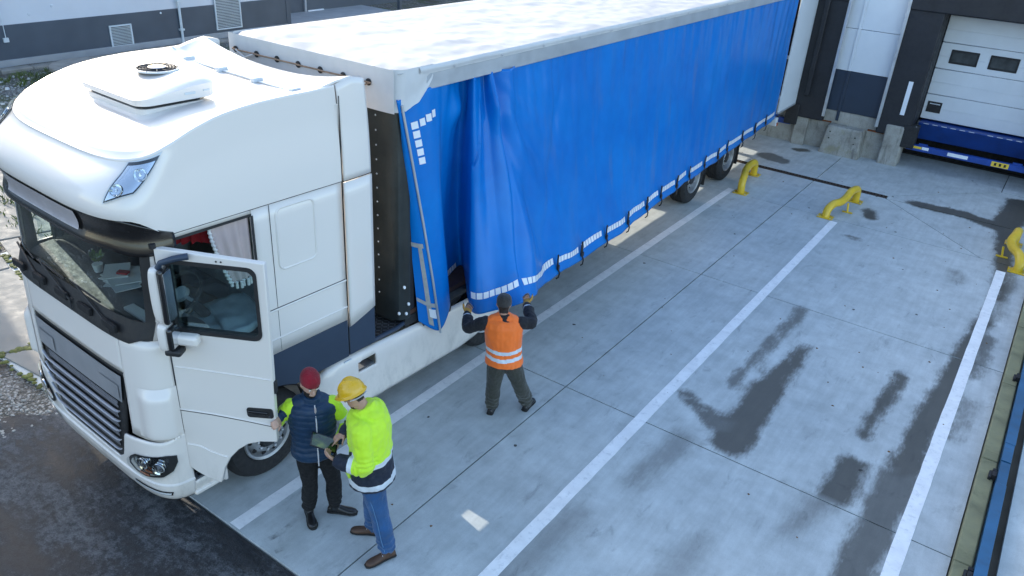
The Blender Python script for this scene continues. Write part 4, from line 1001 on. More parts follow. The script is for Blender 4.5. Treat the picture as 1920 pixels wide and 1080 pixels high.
# ---- bumper with head and fog lamps
def bump_top(k):
    x, y = perim(lerp(a_y(.79, .9), a_y(.82, .9, True), k), .455, 1.235); return interp([(.0, .665), (.52, .665), (.62, .74), (.70, 1.02), (1.0, 1.07), (1.2, 1.09), (1.3, 1.10)], abs(x - XC)) + .06*sstep(.55, .8, y)
bp = panel('bumper', 'cab_white', NY(.79), FY(.82), lambda k: .33 + .0*k, lambda k: bump_top(k), 150, 18)
panel('bumper_lip', 'dark_steel', FX(-.55), FX(-2.0), .315, .345, 30, 2, off=.012, inner=None, parent=bp)
panel('bumper_crease', 'cab_white', NY(.79), FY(.82), .565, .605, 110, 3, off=lambda k, v: .016*math.sin(v*math.pi), inner=None, parent=bp)
for near in (True, False):
    f = (lambda x: FX(x)) if near else (lambda x: FX(2*XC - x))
    side = NY(.665) if near else FY(.665)
    A0, A1 = (side, f(-.545)) if near else (f(-.545), side)
    tz = lambda k: interp([(0, .935), (.15, .95), (.8, .86), (.95, .80), (1, .76)], k); bz = lambda k: interp([(0, .86), (.08, .77), (.25, .70), (.6, .645), (.85, .65), (1, .70)], k)
    topz = tz if near else (lambda k: tz(1-k)); botz = bz if near else (lambda k: bz(1-k))
    hl = panel('headlight', 'trim_matt', A0, A1, botz, topz, 24, 8, off=.010, inner=None)
    inn = (lambda s: (lambda z: lerp(A0(z), A1(z), s)))
    panel('reflector', 'chrome', inn(.12 if near else .06), inn(.94 if near else .88), lambda k: botz(k)+.022, lambda k: topz(k)-.018, 16, 6, off=.015, inner=None, parent=hl)
    for s in (.30, .62):
        s2 = s if near else 1-s
        z = .80; c = body(lerp(A0(z), A1(z), s2), z, .018)
        dirn = (c - Vector((XC, 1.6, z))); nn = body(lerp(A0(z), A1(z), s2), z, .1) - c
        M = Matrix.Translation(c - ko) @ nn.to_track_quat('Z', 'Y').to_matrix().to_4x4()
        MB().lathe([(.062, 0), (.060, .012), (.045, .004), (.02, .012), (.001, .016)], 18, M, close=False).build('lamp_bowl', 'chrome', hl, smooth=True)
    panel('indicator', 'lamp_amber', inn(.50 if near else .28), inn(.72 if near else .50), .675, .70, 6, 2, off=.020, inner=None, parent=hl)
    panel('lens', 'lamp_glass', A0, A1, botz, topz, 24, 8, off=.036, inner=None, parent=hl)
    fl_ = panel('fog_lamp', 'trim_black', *( (NY(.60), f(-.54)) if near else (f(-.54), FY(.60)) ), .445, .505, 14, 3, off=.006, inner=None)
    B0, B1 = (NY(.59), f(-.56)) if near else (f(-.56), FY(.59))
    panel('fog_lens', 'lamp_clear', B0, B1, .457, .493, 12, 2, off=.011, inner=None, parent=fl_)
# ---- sides of the cab
panel('side_panel', 'cab_white', NY(2.735), NY(1.69), 1.50, 3.06, 12, 10)
panel('side_panel', 'cab_white', FY(1.69), FY(2.735), 1.50, 3.06, 12, 10); panel('far_door', 'cab_white', FY(.81), FY(1.69), 1.1, 2.25, 10, 8); fw = panel('far_window', 'side_glass', FY(.86), FY(1.65), 2.27, 2.96, 8, 4, inner=None)
panel('window_post', 'cab_white', FY(1.65), FY(1.70), 2.25, 3.06, 2, 3); panel('window_header', 'cab_white', FY(.81), FY(1.69), 2.96, 3.06, 8, 2)
for a, b, m_ in ((1.58, 1.60, 0),): pass
panel('opening_header', 'cab_white', NY(1.695), NY(.76), 3.02, 3.10, 14, 2)
op = panel('opening_gasket', 'trim_matt', NY(1.695), NY(.78), 2.995, 3.022, 14, 2, off=.002, inner=None); panel('opening_gasket', 'trim_matt', NY(1.71), NY(1.682), 1.2, 3.0, 2, 8, off=.003, inner=None)
panel('opening_gasket', 'trim_matt', NY(.80), NY(.772), 1.2, 3.0, 2, 8, off=.003, inner=None)
# pressed locker panel and swage lines
def frame_loop(y0, y1, z0, z1, r, off, rad, name, m):
    P = [body(a_y(y, z), z, off) - ko for (y, z) in rounded_poly(y0, z0, y1, z1, r, 6)]; P.append(P[0]); MB().tube(P, rad, 6, cap=False).build(name, m, tractor, smooth=True)
frame_loop(1.945, 2.385, 2.37, 2.99, .07, -.002, .012, 'pressed_border', 'cab_white')
for z, y0, y1, mm, rr in ((1.99, 1.70, 2.735, 'trim_matt', .004), (1.975, 1.70, 2.735, 'cab_white', .012), (1.66, 1.70, 2.735, 'cab_white', .010), (3.06, .80, 2.735, 'trim_matt', .006)):
    MB().tube([body(a_y(lerp(y0, min(y1, 2.735), i/12), z), z, .0) - ko for i in range(13)], rr, 6).build('swage_line', mm, tractor, smooth=True)
MB().tube([Vector((-.039, 1.88, z)) - ko for z in (1.51, 2.3, 3.05)], .003, 5).build('panel_seam', 'trim_matt', tractor)
# lower dark blue band and wheel arch
for side, x0, x1 in ((1, -.30, -.035), (-1, -2.505, -2.24)):
    def arch(y0, y1, zt, zb, name, m):
        n = 16; g = MB(); top = [(lerp(y0, y1, i/n), zt(lerp(y0, y1, i/n))) for i in range(n+1)]; bot = [(lerp(y0, y1, i/n), zb(lerp(y0, y1, i/n))) for i in range(n+1)]
        for xa in (x0, x1): g.add([Vector((xa, y, z)) - ko for y, z in top] + [Vector((xa, y, z)) - ko for y, z in bot], [(i, i+1, n+2+i, n+1+i) if (xa == x1) == (side > 0) else (i, n+1+i, n+2+i, i+1) for i in range(n)])
        k = 2*(n+1); fs = []
        for i in range(n): fs += [(i, i+1, k+i+1, k+i), (n+1+i, n+2+i, k+n+2+i, k+n+1+i)]
        fs += [(0, n+1, k+n+1, k), (n, 2*n+1, k+2*n+1, k+n)]; g.f += fs; g.mi += [0]*len(fs)
        return g.build(name, m, tractor)
    warch = lambda y: .52 + math.sqrt(max(.0, .61**2 - (y-1.68)**2)) if abs(y-1.68) < .605 else .55
    arch(1.68, 2.73, lambda y: 1.497, lambda y: max(1.04, warch(y)), 'lower_band', 'band_blue'); arch(2.75, 3.12, lambda y: 1.40 + .1*sstep(2.75, 3.1, y), lambda y: 1.05, 'lower_band', 'band_blue')
    n = 24
    MB().grid(lambda u, v: Vector((lerp(x0-.02*side, x1-.02*side*0, v) if side > 0 else lerp(x1, x0, v), 1.68 + .60*math.cos(math.pi*(1-u)*1.0 + 0), max(.45, .52 + .60*math.sin(math.pi*(1-u))))) - ko, n, 2).build('wheel_arch', 'trim_matt', tractor, smooth=True)
MB().box(Vector((-2.5, .98, .95))-ko, Vector((-.36, 2.7, 1.1))-ko).build('underbody', 'dark_steel', tractor)
# ---- roof cap
T_ZT = [(.5, 3.62), (.72, 3.64), (.86, 3.69), (1.02, 3.765), (1.25, 3.855), (1.5, 3.925), (1.8, 3.965), (2.15, 3.98), (2.5, 3.982), (2.75, 3.995), (3.2, 4.03)]
def zt_at(y):
    for i in range(len(T_ZT)-1):
        if y <= T_ZT[i+1][0] or i == len(T_ZT)-2: break
    t = i + max(0, min(1, (y - T_ZT[i][0])/(T_ZT[i+1][0] - T_ZT[i][0]))); return catmull(T_ZT, t)[1]
def cap(a, w):
    q = min(1, w/.9); k = max(0, (w-.9)/.1); rd = 1 - math.sqrt(max(0, 1 - k*k))      # leaning face, then a tight shoulder
    kb = sstep(.10, 0, w)
    yf = .445 + .015*kb + .03*q + .22*q**3 + .02*rd
    nn_ = lerp(3.7, 3.4, q); y0 = perim(a, yf, 1.2, .52, nn_)[1]
    hw = 1.236 - .045*q**2 - .022*rd
    x, y = perim(a, yf, hw, .52, nn_)
    z0 = 3.065 + .175*sstep(.95, .62, y); z1 = zt_at(y)
    return Vector((x, y, lerp(z0, z1 - .020, q) + .020*math.sin(k*math.pi/2)))
NA = 210
def cap_a(u): return lerp(2, -1, u)
def cap_w(v): return v/.6*.9 if v < .6 else .9 + (v-.6)/.4*.1
cp_ = MB(); cp_.grid(lambda u, v: cap(cap_a(u), cap_w(v)) - ko, NA, 20)
def cap_top(u, v):
    p = cap(cap_a(u), 1); c = Vector((XC, min(max(p.y, 1.15), 2.735), 0)); r = 1 - v
    q = Vector((lerp(c.x, p.x, r), lerp(c.y, p.y, r), 0))
    front = 3.645 + .235*(1 - math.exp(-max(0, q.y - .69)/.34))
    hwq = 1.165; side = min(1, abs(q.x - XC)/hwq)      # the sides rise to a low crest
    z = front + (zt_at(q.y) - front)*side**4
    z = lerp(p.z, z, sstep(0, .04, v))
    return Vector((q.x, q.y, z)) - ko
cp_.grid(cap_top, NA, 30)
roofcap = cp_.build('roof_cap', 'cab_white', tractor)
bm = bmesh.new(); bm.from_mesh(roofcap.data); bmesh.ops.remove_doubles(bm, verts=bm.verts[:], dist=.0008); bm.to_mesh(roofcap.data); bm.free()
roofcap.data.polygons.foreach_set('use_smooth', [True]*len(roofcap.data.polygons)); roofcap.data.set_sharp_from_angle(angle=R(85))
MB().box(Vector((-2.44, .85, 3.12))-ko, Vector((-.1, 2.7, 3.14))-ko).build('headliner', 'interior_grey', tractor)
KB('back_wall', 'cab_white', (-2.48, 2.71, 1.1), (-.06, 2.75, 3.82)); KB('back_lining', 'interior_grey', (-2.46, 2.67, 1.2), (-.08, 2.705, 3.1)); KB('floor', 'interior_grey', (-2.46, .80, 1.2), (-.08, 2.7, 1.3))
# small horn covers on the roof front
for x, y, s in ((-.62, 1.02, 1), (-1.98, 1.05, -1)):
    MB().add([Vector(q) - ko for q in ((x-.10, y-.06, 3.69), (x+.03, y-.05, 3.69), (x+.05, y+.14, 3.76), (x-.06, y+.1, 3.74), (x+.02, y+.02, 3.80))], [(0, 1, 4), (1, 2, 4), (2, 3, 4), (3, 0, 4)]).build('horn_cover', 'cab_white', tractor)
# roof deflector and side fairings behind the cap
def defl(u, v):
    s = 2*u - 1; k = abs(s)
    a = Vector((XC + 1.15*s, 2.55, 3.888 + .085*k**8)); b = Vector((XC + 1.185*s, 2.94, 3.915 + .135*k**2.2))
    p = lerp(a, b, v); p.z += .010*math.sin(v*math.pi); return p - ko
df = MB().grid(defl, 60, 10).build('roof_deflector', 'cab_white', tractor, smooth=True, angle=180, solid=.02)
MB().tube([defl(i/30, 0) + Vector((0, -.012, .004)) for i in range(31)], .010, 6).build('hinge_line', 'louvre_grey', df)
for s in (.12, .37, .62, .87): MB().box((-.03, -.06, -.01), (.03, .05, .035), Matrix.Translation(defl(s, 0) + Vector((0, 0, .0)))).build('hinge_clip', 'louvre_grey', df, bevel=.006)
for side in (1, -1):
    xx = XC + side*1.235
    def fair(u, v, z0=None):
        y = lerp(2.75, 3.11, u); zt = lerp(zt_at(2.735), 4.045 - .05*u**3, min(1, u*2))
        z = lerp(3.07, zt, v); k = max(0, (v-.72)/.28)**2
        k = v**2; return Vector((xx - side*(.067*k + .015*u*u), y, z)) - ko
    MB().grid((lambda u, v: fair(1-u, v)) if side > 0 else fair, 12, 14).build('side_fairing', 'cab_white', tractor, smooth=True, solid=.025)
    def fair2(u, v): return Vector((xx - side*.02*u*u, lerp(2.75, 3.125, u), lerp(1.42 + .1*u, 3.05, v))) - ko
    ff = MB().grid((lambda u, v: fair2(1-u, v)) if side > 0 else fair2, 8, 10).build('side_fairing', 'cab_white', tractor, smooth=True, solid=.025)
    for zz in (1.97,): MB().tube([Vector((xx - side*.001, 2.755, zz)) - ko, Vector((xx - side*.018, 3.11, zz + .03)) - ko], .008, 6).build('swage_line', 'cab_white', ff)
    MB().tube([Vector((xx, 2.743, z)) - ko for z in (1.1, 2, 3, 3.9)], .005, 5).build('panel_seam', 'trim_matt', tractor)
MB().grid(lambda u, v: Vector((lerp(-.09, -2.45, u), 2.735 + .03*v, lerp(3.83, 3.85, v))) - ko, 6, 1).build('roof_rear_strip', 'cab_white', tractor)
# ---- roof air conditioner
ac = empty('x', (0, 0, 0)); bpy.data.objects.remove(ac)
ACO = Vector((-1.215, 1.56, 3.868))
def acp(x, y): return (x, y)
def ac_shell(u, v):
    # rounded slab, thin nose at the front
    P = rounded_poly(-.52, -.38, .52, .38, .12, 6); n = len(P); t = u*n; i = int(t) % n; f = t - int(t)
    x = lerp(P[i][0], P[(i+1) % n][0], f); y = lerp(P[i][1], P[(i+1) % n][1], f)
    h = interp([(-.38, .07), (-.12, .11), (.16, .155), (.38, .165)], y)
    if v < .5: k = v/.5; return Vector((x*(.985 + .015*k), y*(.985+.015*k), .045 + h*.75*k)) + ACO - ko
    k = (v-.5)/.5; sc = 1 - k; z = .045 + h*(.75 + .25*min(1, k*5)**.6) + .012*sstep(.1, .6, k)
    yy = y*sc if True else y; hh = interp([(-.38, .07), (-.12, .11), (.16, .155), (.38, .165)], yy)
    return Vector((x*sc, yy, .045 + hh*(.75 + .25*min(1, k*5)**.6) + .01*sstep(.1, .6, k))) + ACO - ko
acm = MB().grid(ac_shell, 112, 26).build('air_conditioner', 'cab_white', tractor, smooth=True, angle=50)
MB().prism(rounded_poly(-.46, -.33, .46, .26, .1, 6), -.03, .05, Matrix.Translation(ACO - ko)).build('base', 'trim_matt', acm); MB().prism(rounded_poly(-.48, -.35, .48, .29, .1, 6), -.07, .012, Matrix.Translation(ACO - ko)).build('skirt', 'cab_white', acm)
FC = ACO + Vector((-.02, .12, .216)) - ko
MB().lathe([(.185, -.012), (.19, .004), (.175, .006)], 36, Matrix.Translation(FC), close=False).build('fan_ring', 'louvre_grey', acm); MB().lathe([(.18, -.0), (.001, -.0)], 30, Matrix.Translation(FC), close=False).build('fan_well', 'dark_void', acm)
for k in range(5): MB().lathe([(.06+.026*k, .006), (.067+.026*k, .009), (.07+.026*k, .006)], 30, Matrix.Translation(FC), close=False).build('fan_grille_ring', 'trim_matt', acm)
for k in range(12):
    a = k*math.pi/6; MB().tube([FC + Vector((.05*math.cos(a), .05*math.sin(a), .008)), FC + Vector((.18*math.cos(a), .18*math.sin(a), .008))], .003, 4).build('fan_grille_rib', 'trim_matt', acm)
MB().lathe([(.075, .004), (.075, .014), (.06, .02), (.001, .021)], 24, Matrix.Translation(FC), close=False).build('fan_cap', 'chrome', acm, smooth=True)
MB().box((.40, .1, .09), (.41, .2, .11), Matrix.Translation(ACO-ko + Vector((.113, -.06, 0)))).build('badge', 'louvre_grey', acm); MB().box((.40, .3, .1), (.41, .36, .112), Matrix.Translation(ACO-ko + Vector((.113, -.08, 0)))).build('badge', 'louvre_grey', acm)
# ---- roof spot lamps let into the cap corners
def cap_patch(near, name, m, q, off, nu, nv, parent):
    """q: four (a,w) corners BL,BR,TR,TL in near-side terms"""
    def fn(u, v):
        b = [lerp(q[0][i], q[1][i], u) for i in (0, 1)]; t = [lerp(q[3][i], q[2][i], u) for i in (0, 1)]
        a, w = lerp(b[0], t[0], v), lerp(b[1], t[1], v)
        # rounded outline: pull the outer corner in
        e = .01; p = cap(a, w); n = (cap(a+e, w) - cap(a-e, w)).cross(cap(a, w+e) - cap(a, w-e)); n = n.normalized()
        if n.dot(p - Vector((XC, 1.6, 3.4))) < 0: n = -n
        p = p + n*off
        if not near: p.x = 2*XC - p.x
        return p - ko
    g = MB(); g.grid(fn if not near else (lambda u, v: fn(u, v)), nu, nv); return g.build(name, m, parent, smooth=True)
def awy(y): return a_of_th(math.acos(max(0, (1-(y-.52)/.52))**(NSE/2)))
def awx(x): return a_of_th(math.asin(math.copysign((abs(x-XC)/1.20)**(NSE/2), x-XC)))
for near in (True, False):
    Q = [(awx(-.24), .30), (awy(.685), .52), (awy(.755), .90), (awy(.60), .91)]
    sl = cap_patch(near, 'roof_lamp', 'louvre_grey', Q, .010, 16, 14, tractor)
    sh = lambda s: [(lerp(sum(q[0] for q in Q)/4, q[0], s), lerp(sum(q[1] for q in Q)/4, q[1], s)) for q in Q]
    cap_patch(near, 'bezel', 'trim_black', sh(.92), .014, 16, 14, sl); cap_patch(near, 'reflector', 'chrome', sh(.80), .018, 16, 14, sl)
    for (a, w) in ((awy(.675), .76), (awy(.615), .55)):
        p = cap(a, w); e = .01; n = (cap(a+e, w) - cap(a-e, w)).cross(cap(a, w+e) - cap(a, w-e)).normalized()
        if n.dot(p - Vector((XC, 1.6, 3.4))) < 0: n = -n
        p = p + n*.020
        if not near: p.x = 2*XC - p.x; n.x = -n.x
        MB().lathe([(.052, 0), (.050, .012), (.04, .004), (.027, -.010), (.014, -.012), (.012, .004), (.001, .008)], 18, Matrix.Translation(p - ko) @ n.to_track_quat('Z', 'Y').to_matrix().to_4x4(), close=False).build('lamp_bowl', 'chrome', sl, smooth=True)
    cap_patch(near, 'lens', 'lamp_glass', sh(.90), .036, 16, 14, sl)
# ---- sun visor
def visor(u, v):
    a = lerp(a_y(.90, 3.05), 1 - a_y(.90, 3.05), u); k = min(u, 1-u); nv_ = 3.75
    yy_ = perim(a, .555, 1.228, .5, nv_)[1]; z = lerp(3.075 + .175*sstep(.95, .62, yy_), 2.965 - .045*math.sin(min(1, k/.14)*math.pi) - .0, v); off = lerp(.0, .105, sstep(0, 1, v))*sstep(-.10, .24, k) + .024
    if z > 3.05:
        yf, hw = interp(T_YF, 3.05) - .10*sstep(3.05, 3.245, z), 1.228
        x, y = perim(a, yf, hw, .5, nv_); q = Vector((x, y, z)); c = body(a, 3.05, off) - body(a, 3.05); return q + c - ko
    x, y = perim(a, interp(T_YF, z), interp(T_HW, z), .5, nv_); return Vector((x, y, z)) + (body(a, z, off) - body(a, z)) - ko
vs_ = MB().grid(lambda u, v: visor(1-u, 1-v), 90, 10).build('sun_visor', 'visor_smoke', tractor, smooth=True, angle=180, solid=.008)
g = MB(); g.grid(lambda u, v: visor(lerp(.775, .235, u), lerp(.72 if True else 0, .14, v)) + Vector((0, -.018, .004)), 50, 6); g.build('visor_plate', 'visor_pearl', vs_, smooth=True, angle=180)
g = MB(); g.grid(lambda u, v: visor(lerp(.82, .20, u), lerp(.13, .02, v)) + Vector((0, -.006, .004)), 50, 2); g.build('visor_gap', 'dark_void', vs_)
KB('visor_bolt', 'trim_matt', (-.06, .74, 2.99), (-.02, .78, 3.03), vs_)
# ---- far side kerb mirror and mirror blocks
far = MB(); far.tube([Vector((-2.32, .66, 3.0))-ko, Vector((-2.42, .70, 2.92))-ko, Vector((-2.50, .74, 2.84))-ko], .018, 8)
fm = far.build('kerb_mirror', 'trim_matt', tractor)
MB().lathe([(.001, -.04), (.05, -.035), (.075, -.01), (.075, .01), (.05, .03), (.001, .035)], 16, Matrix.Translation(Vector((-2.53, .76, 2.76))-ko) @ Matrix.Rotation(R(-40), 4, 'Y') @ Matrix.Rotation(R(70), 4, 'X') @ Matrix.Scale(1.5, 4, (1, 0, 0)), close=False).build('mirror_shell', 'trim_matt', fm, smooth=True)
mf = KB('far_mirror', 'cab_white', (-2.80, 1.22, 1.85), (-2.58, 1.40, 2.35), bevel=.05, seg=3); KB('mirror_glass', 'chrome', (-2.78, 1.402, 1.88), (-2.60, 1.406, 2.32), mf)

# ---- open driver's door
HX, HY = -.035, .76; DV = Vector((.76, .46, 0)).normalized(); DN = Vector((DV.y, -DV.x, 0))     # along the door, outward (front side)
def dp(s, z, o=0.): return Vector((HX, HY, z)) + DV*s + DN*o - ko
door_out = [(0, .745), (.0, 2.995), (.915, 2.955), (.912, 2.6), (.878, 1.165), (.72, 1.145), (.60, 1.10), (.50, 1.02), (.41, .91), (.345, .78), (.29, .595), (.18, .63), (.07, .69)]
win = rounded_poly(.075, 2.235, .835, 2.895, .07, 5)
win = [(s, z - .02*(s-.09)/.7) for s, z in win]
def ring_mesh(g, outer, inner, o0, o1):
    """flat plate with a hole, both faces and edges; outlines triangulated with bmesh"""
    bm = bmesh.new()
    for off in (o0, o1):
        vo = [bm.verts.new(dp(s, z, off)) for s, z in outer]; eo = [bm.edges.new((vo[i], vo[(i+1) % len(vo)])) for i in range(len(vo))]
        ei = []
        if inner: vi = [bm.verts.new(dp(s, z, off)) for s, z in inner]; ei = [bm.edges.new((vi[i], vi[(i+1) % len(vi)])) for i in range(len(vi))]
        bmesh.ops.triangle_fill(bm, edges=eo + ei, use_beauty=True)
        if off == o0: ro, ri = vo, (vi if inner else None)
    for A, B in ((ro, vo), (ri, vi if inner else None)):
        if A is None: continue
        for i in range(len(A)): bm.faces.new((A[i], A[(i+1) % len(A)], B[(i+1) % len(B)], B[i]))
    bmesh.ops.recalc_face_normals(bm, faces=bm.faces); bm.verts.index_update()
    g.add([v.co for v in bm.verts], [tuple(v.index for v in f.verts) for f in bm.faces]); bm.free()
g = MB(); ring_mesh(g, door_out, win, .0, -.06); door = g.build('driver_door', 'cab_white', tractor, bevel=.008)
g = MB(); ring_mesh(g, [(s*.999, z) for s, z in rounded_poly(.065, 2.222, .845, 2.908, .075, 5)], rounded_poly(.095, 2.255, .815, 2.872, .06, 5), .008, -.064); g.build('window_gasket', 'trim_matt', door)
g = MB(); ring_mesh(g, rounded_poly(.09, 2.25, .82, 2.878, .06, 5), None, -.025, -.029); g.build('window_glass', 'side_glass', door)
g = MB(); ring_mesh(g, [(.06, 1.25), (.06, 2.18), (.84, 2.16), (.84, 1.25), (.6, 1.22)], None, -.062, -.10); g.build('door_lining', 'interior_grey', door, bevel=.01)
# pressed lines in the door skin
for pts in ([(.02, 1.865), (.3, 1.86), (.6, 1.85), (.878, 1.84)], [(.0, 1.41), (.3, 1.40), (.6, 1.375), (.878, 1.345)]):
    MB().tube([dp(s, z, .001) for s, z in pts], .008, 6).build('door_crease', 'cab_white', door, smooth=True)
MB().tube([dp(s, z-.014, .001) for s, z in [(.0, 1.41), (.3, 1.40), (.6, 1.375), (.878, 1.345)]], .0035, 5).build('door_seam', 'trim_matt', door)
MB().tube([dp(s, z, .001) for s, z in [(.02, 1.02), (.14, 1.01), (.24, .96), (.34, .93), (.39, .92)]], .010, 6).build('door_crease', 'cab_white', door, smooth=True)
DM = Matrix((( DV.x, DN.x, 0, 0), (DV.y, DN.y, 0, 0), (0, 0, 1, 0), (0, 0, 0, 1)))
def DMt(s, z, o): return Matrix.Translation(dp(s, z, o)) @ DM
hd = MB().prism(rounded_poly(-.125, -.05, .115, .05, .025, 4), 0, .010, DMt(.755, 1.475, .0) @ Matrix.Rotation(R(-3), 4, 'Y') @ Matrix.Rotation(R(90), 4, 'X') @ Matrix.Scale(-1, 4, (0, 0, 1))).build('handle_recess', 'trim_matt', door)
MB().box((-.11, .012, -.008), (.07, .026, .022), DMt(.755, 1.475, .0)).build('handle_bar', 'trim_black', door, bevel=.005); MB().lathe([(.010, 0), (.010, .008)], 8, DMt(.84, 1.455, .012) @ Matrix.Rotation(R(-90), 4, 'X')).build('lock', 'chrome', door)
for s in (.52, .56): MB().lathe([(.008, 0), (.008, .004)], 8, DMt(s, 2.935, .002) @ Matrix.Rotation(R(-90), 4, 'X')).build('screw_cap', 'trim_matt', door)
for z in (2.7, 1.75): MB().box((-.01, -.05, -.06), (.01, .0, .06), DMt(.897, z, -.01)).build('latch', 'dark_steel', door)
# ---- mirrors carried on the front of the door
mir = MB().tube([dp(.30, 2.965, .02), dp(.20, 2.955, .07), dp(.10, 2.92, .10), dp(.075, 2.87, .10)], [.028, .026, .024, .026], 10).build('mirror_arm', 'band_blue', tractor, smooth=True)
def shell(cx, cz, hh, hw_, name, o0=.17):
    g = MB()
    def fn(u, v):
        a = 2*math.pi*u; ph = math.pi*(v-.5); r = math.cos(ph)**.35 if abs(ph) < math.pi/2-1e-4 else 0
        return dp(cx + hw_*math.copysign(abs(math.cos(a))**.6, math.cos(a))*r, cz + hh*math.copysign(abs(math.sin(ph))**.75, math.sin(ph)), o0 + .075*math.copysign(abs(math.sin(a))**.7, math.sin(a))*r)
    g.grid(fn, 28, 18); return g.build(name, 'cab_white', mir, smooth=True, angle=180)
shell(.045, 2.63, .25, .055, 'mirror_shell', .09); shell(.045, 2.235, .13, .055, 'mirror_shell', .09)
MB().box((.02, -.06, -.25), (.075, .085, .25), DMt(.065, 2.63, .09)).build('mirror_case', 'trim_black', mir, bevel=.03, seg=3); MB().box((.02, -.06, -.11), (.075, .085, .11), DMt(.065, 2.235, .09)).build('mirror_case', 'trim_black', mir, bevel=.03, seg=3)
MB().box((.0755, -.05, -.22), (.079, .07, .22), DMt(.065, 2.63, .09)).build('mirror_glass', 'chrome', mir, bevel=.002); MB().box((.0755, -.05, -.08), (.079, .07, .08), DMt(.065, 2.235, .09)).build('mirror_glass', 'chrome', mir)
MB().box((.0, -.0, -.055), (.19, .10, .045), DMt(.12, 2.20, .0)).build('mirror_foot', 'cab_white', mir, bevel=.03, seg=3); MB().box((-.04, .0, -.04), (.10, .12, .02), DMt(.08, 2.11, .04)).build('mirror_foot', 'trim_matt', mir, bevel=.02)

# ---- entry steps
stp = MB(); stp.box(Vector((-.34, .79, .34))-ko, Vector((-.06, 1.13, .40))-ko); stp = stp.build('step_box', 'cab_white', tractor, bevel=.02)
panel('step_side', 'cab_white', NY(1.11), NY(.79), .335, .53, 8, 4, off=-.005)
KB('step_riser', 'cab_white', (-.36, .81, .40), (-.33, 1.12, .85)); KB('step_end', 'cab_white', (-.34, 1.10, .34), (-.05, 1.14, .82), bevel=.01)
tr_ = KB('step_tread', 'step_grey', (-.32, .82, .535), (-.055, 1.10, .555))
for i in range(4):
    for j in range(3): KB('tread_slot', 'dark_void', (-.29 + .06*i, .85 + .085*j, .5555), (-.25 + .06*i, .89 + .085*j, .558), tr_)
KB('step_tread', 'step_grey', (-.33, .82, .82), (-.10, 1.10, .84)); KB('sill', 'trim_matt', (-.33, .79, 1.15), (-.06, 1.68, 1.25), bevel=.01)
panel('step_side', 'cab_white', FY(.82), FY(1.11), .345, 1.1, 8, 4, off=-.005)
KB('step_riser', 'cab_white', (-2.2, .62, .36), (-2.17, 1.12, 1.0)); KB('radiator_shroud', 'dark_steel', (-2.2, .75, .30), (-.4, .95, 1.2))
# ---- chassis, catwalk, skirts
for x in (-1.7, -.84): KB('chassis_rail', 'dark_steel', (x-.06, 1.0, .68), (x+.06, 7.0, .95))
cw = KB('catwalk', 'dark_steel', (-2.45, 3.06, 1.02), (-.10, 3.86, 1.05), bevel=.01)
for i in range(9):
    for j in range(14):
        x, y = -.14 - .05*i, 3.09 + .055*j; a = R(45 if (i+j) % 2 else -45)
        MB().box((-.022, -.005, 0), (.022, .005, .005), Matrix.Translation(Vector((x, y, 1.05))-ko) @ Matrix.Rotation(a, 4, 'Z')).build('tread_bar', 'step_grey', cw)
MB().tube([Vector((-.075, y, 1.05))-ko for y in (2.76, 3.2, 3.5)] + [Vector((-.11, 3.68, 1.05))-ko, Vector((-.2, 3.78, 1.04))-ko], .026, 8).build('catwalk_edge', 'band_blue', tractor, smooth=True)
T_ST = [(2.30, .80), (2.35, .90), (2.44, .985), (2.6, 1.01), (3.3, .99), (4.0, .95), (5.0, .93), (5.35, .89), (5.45, .76)]; T_SB = [(2.30, .40), (2.38, .33), (2.7, .29), (4.6, .29), (4.9, .33), (5.3, .44), (5.45, .6)]
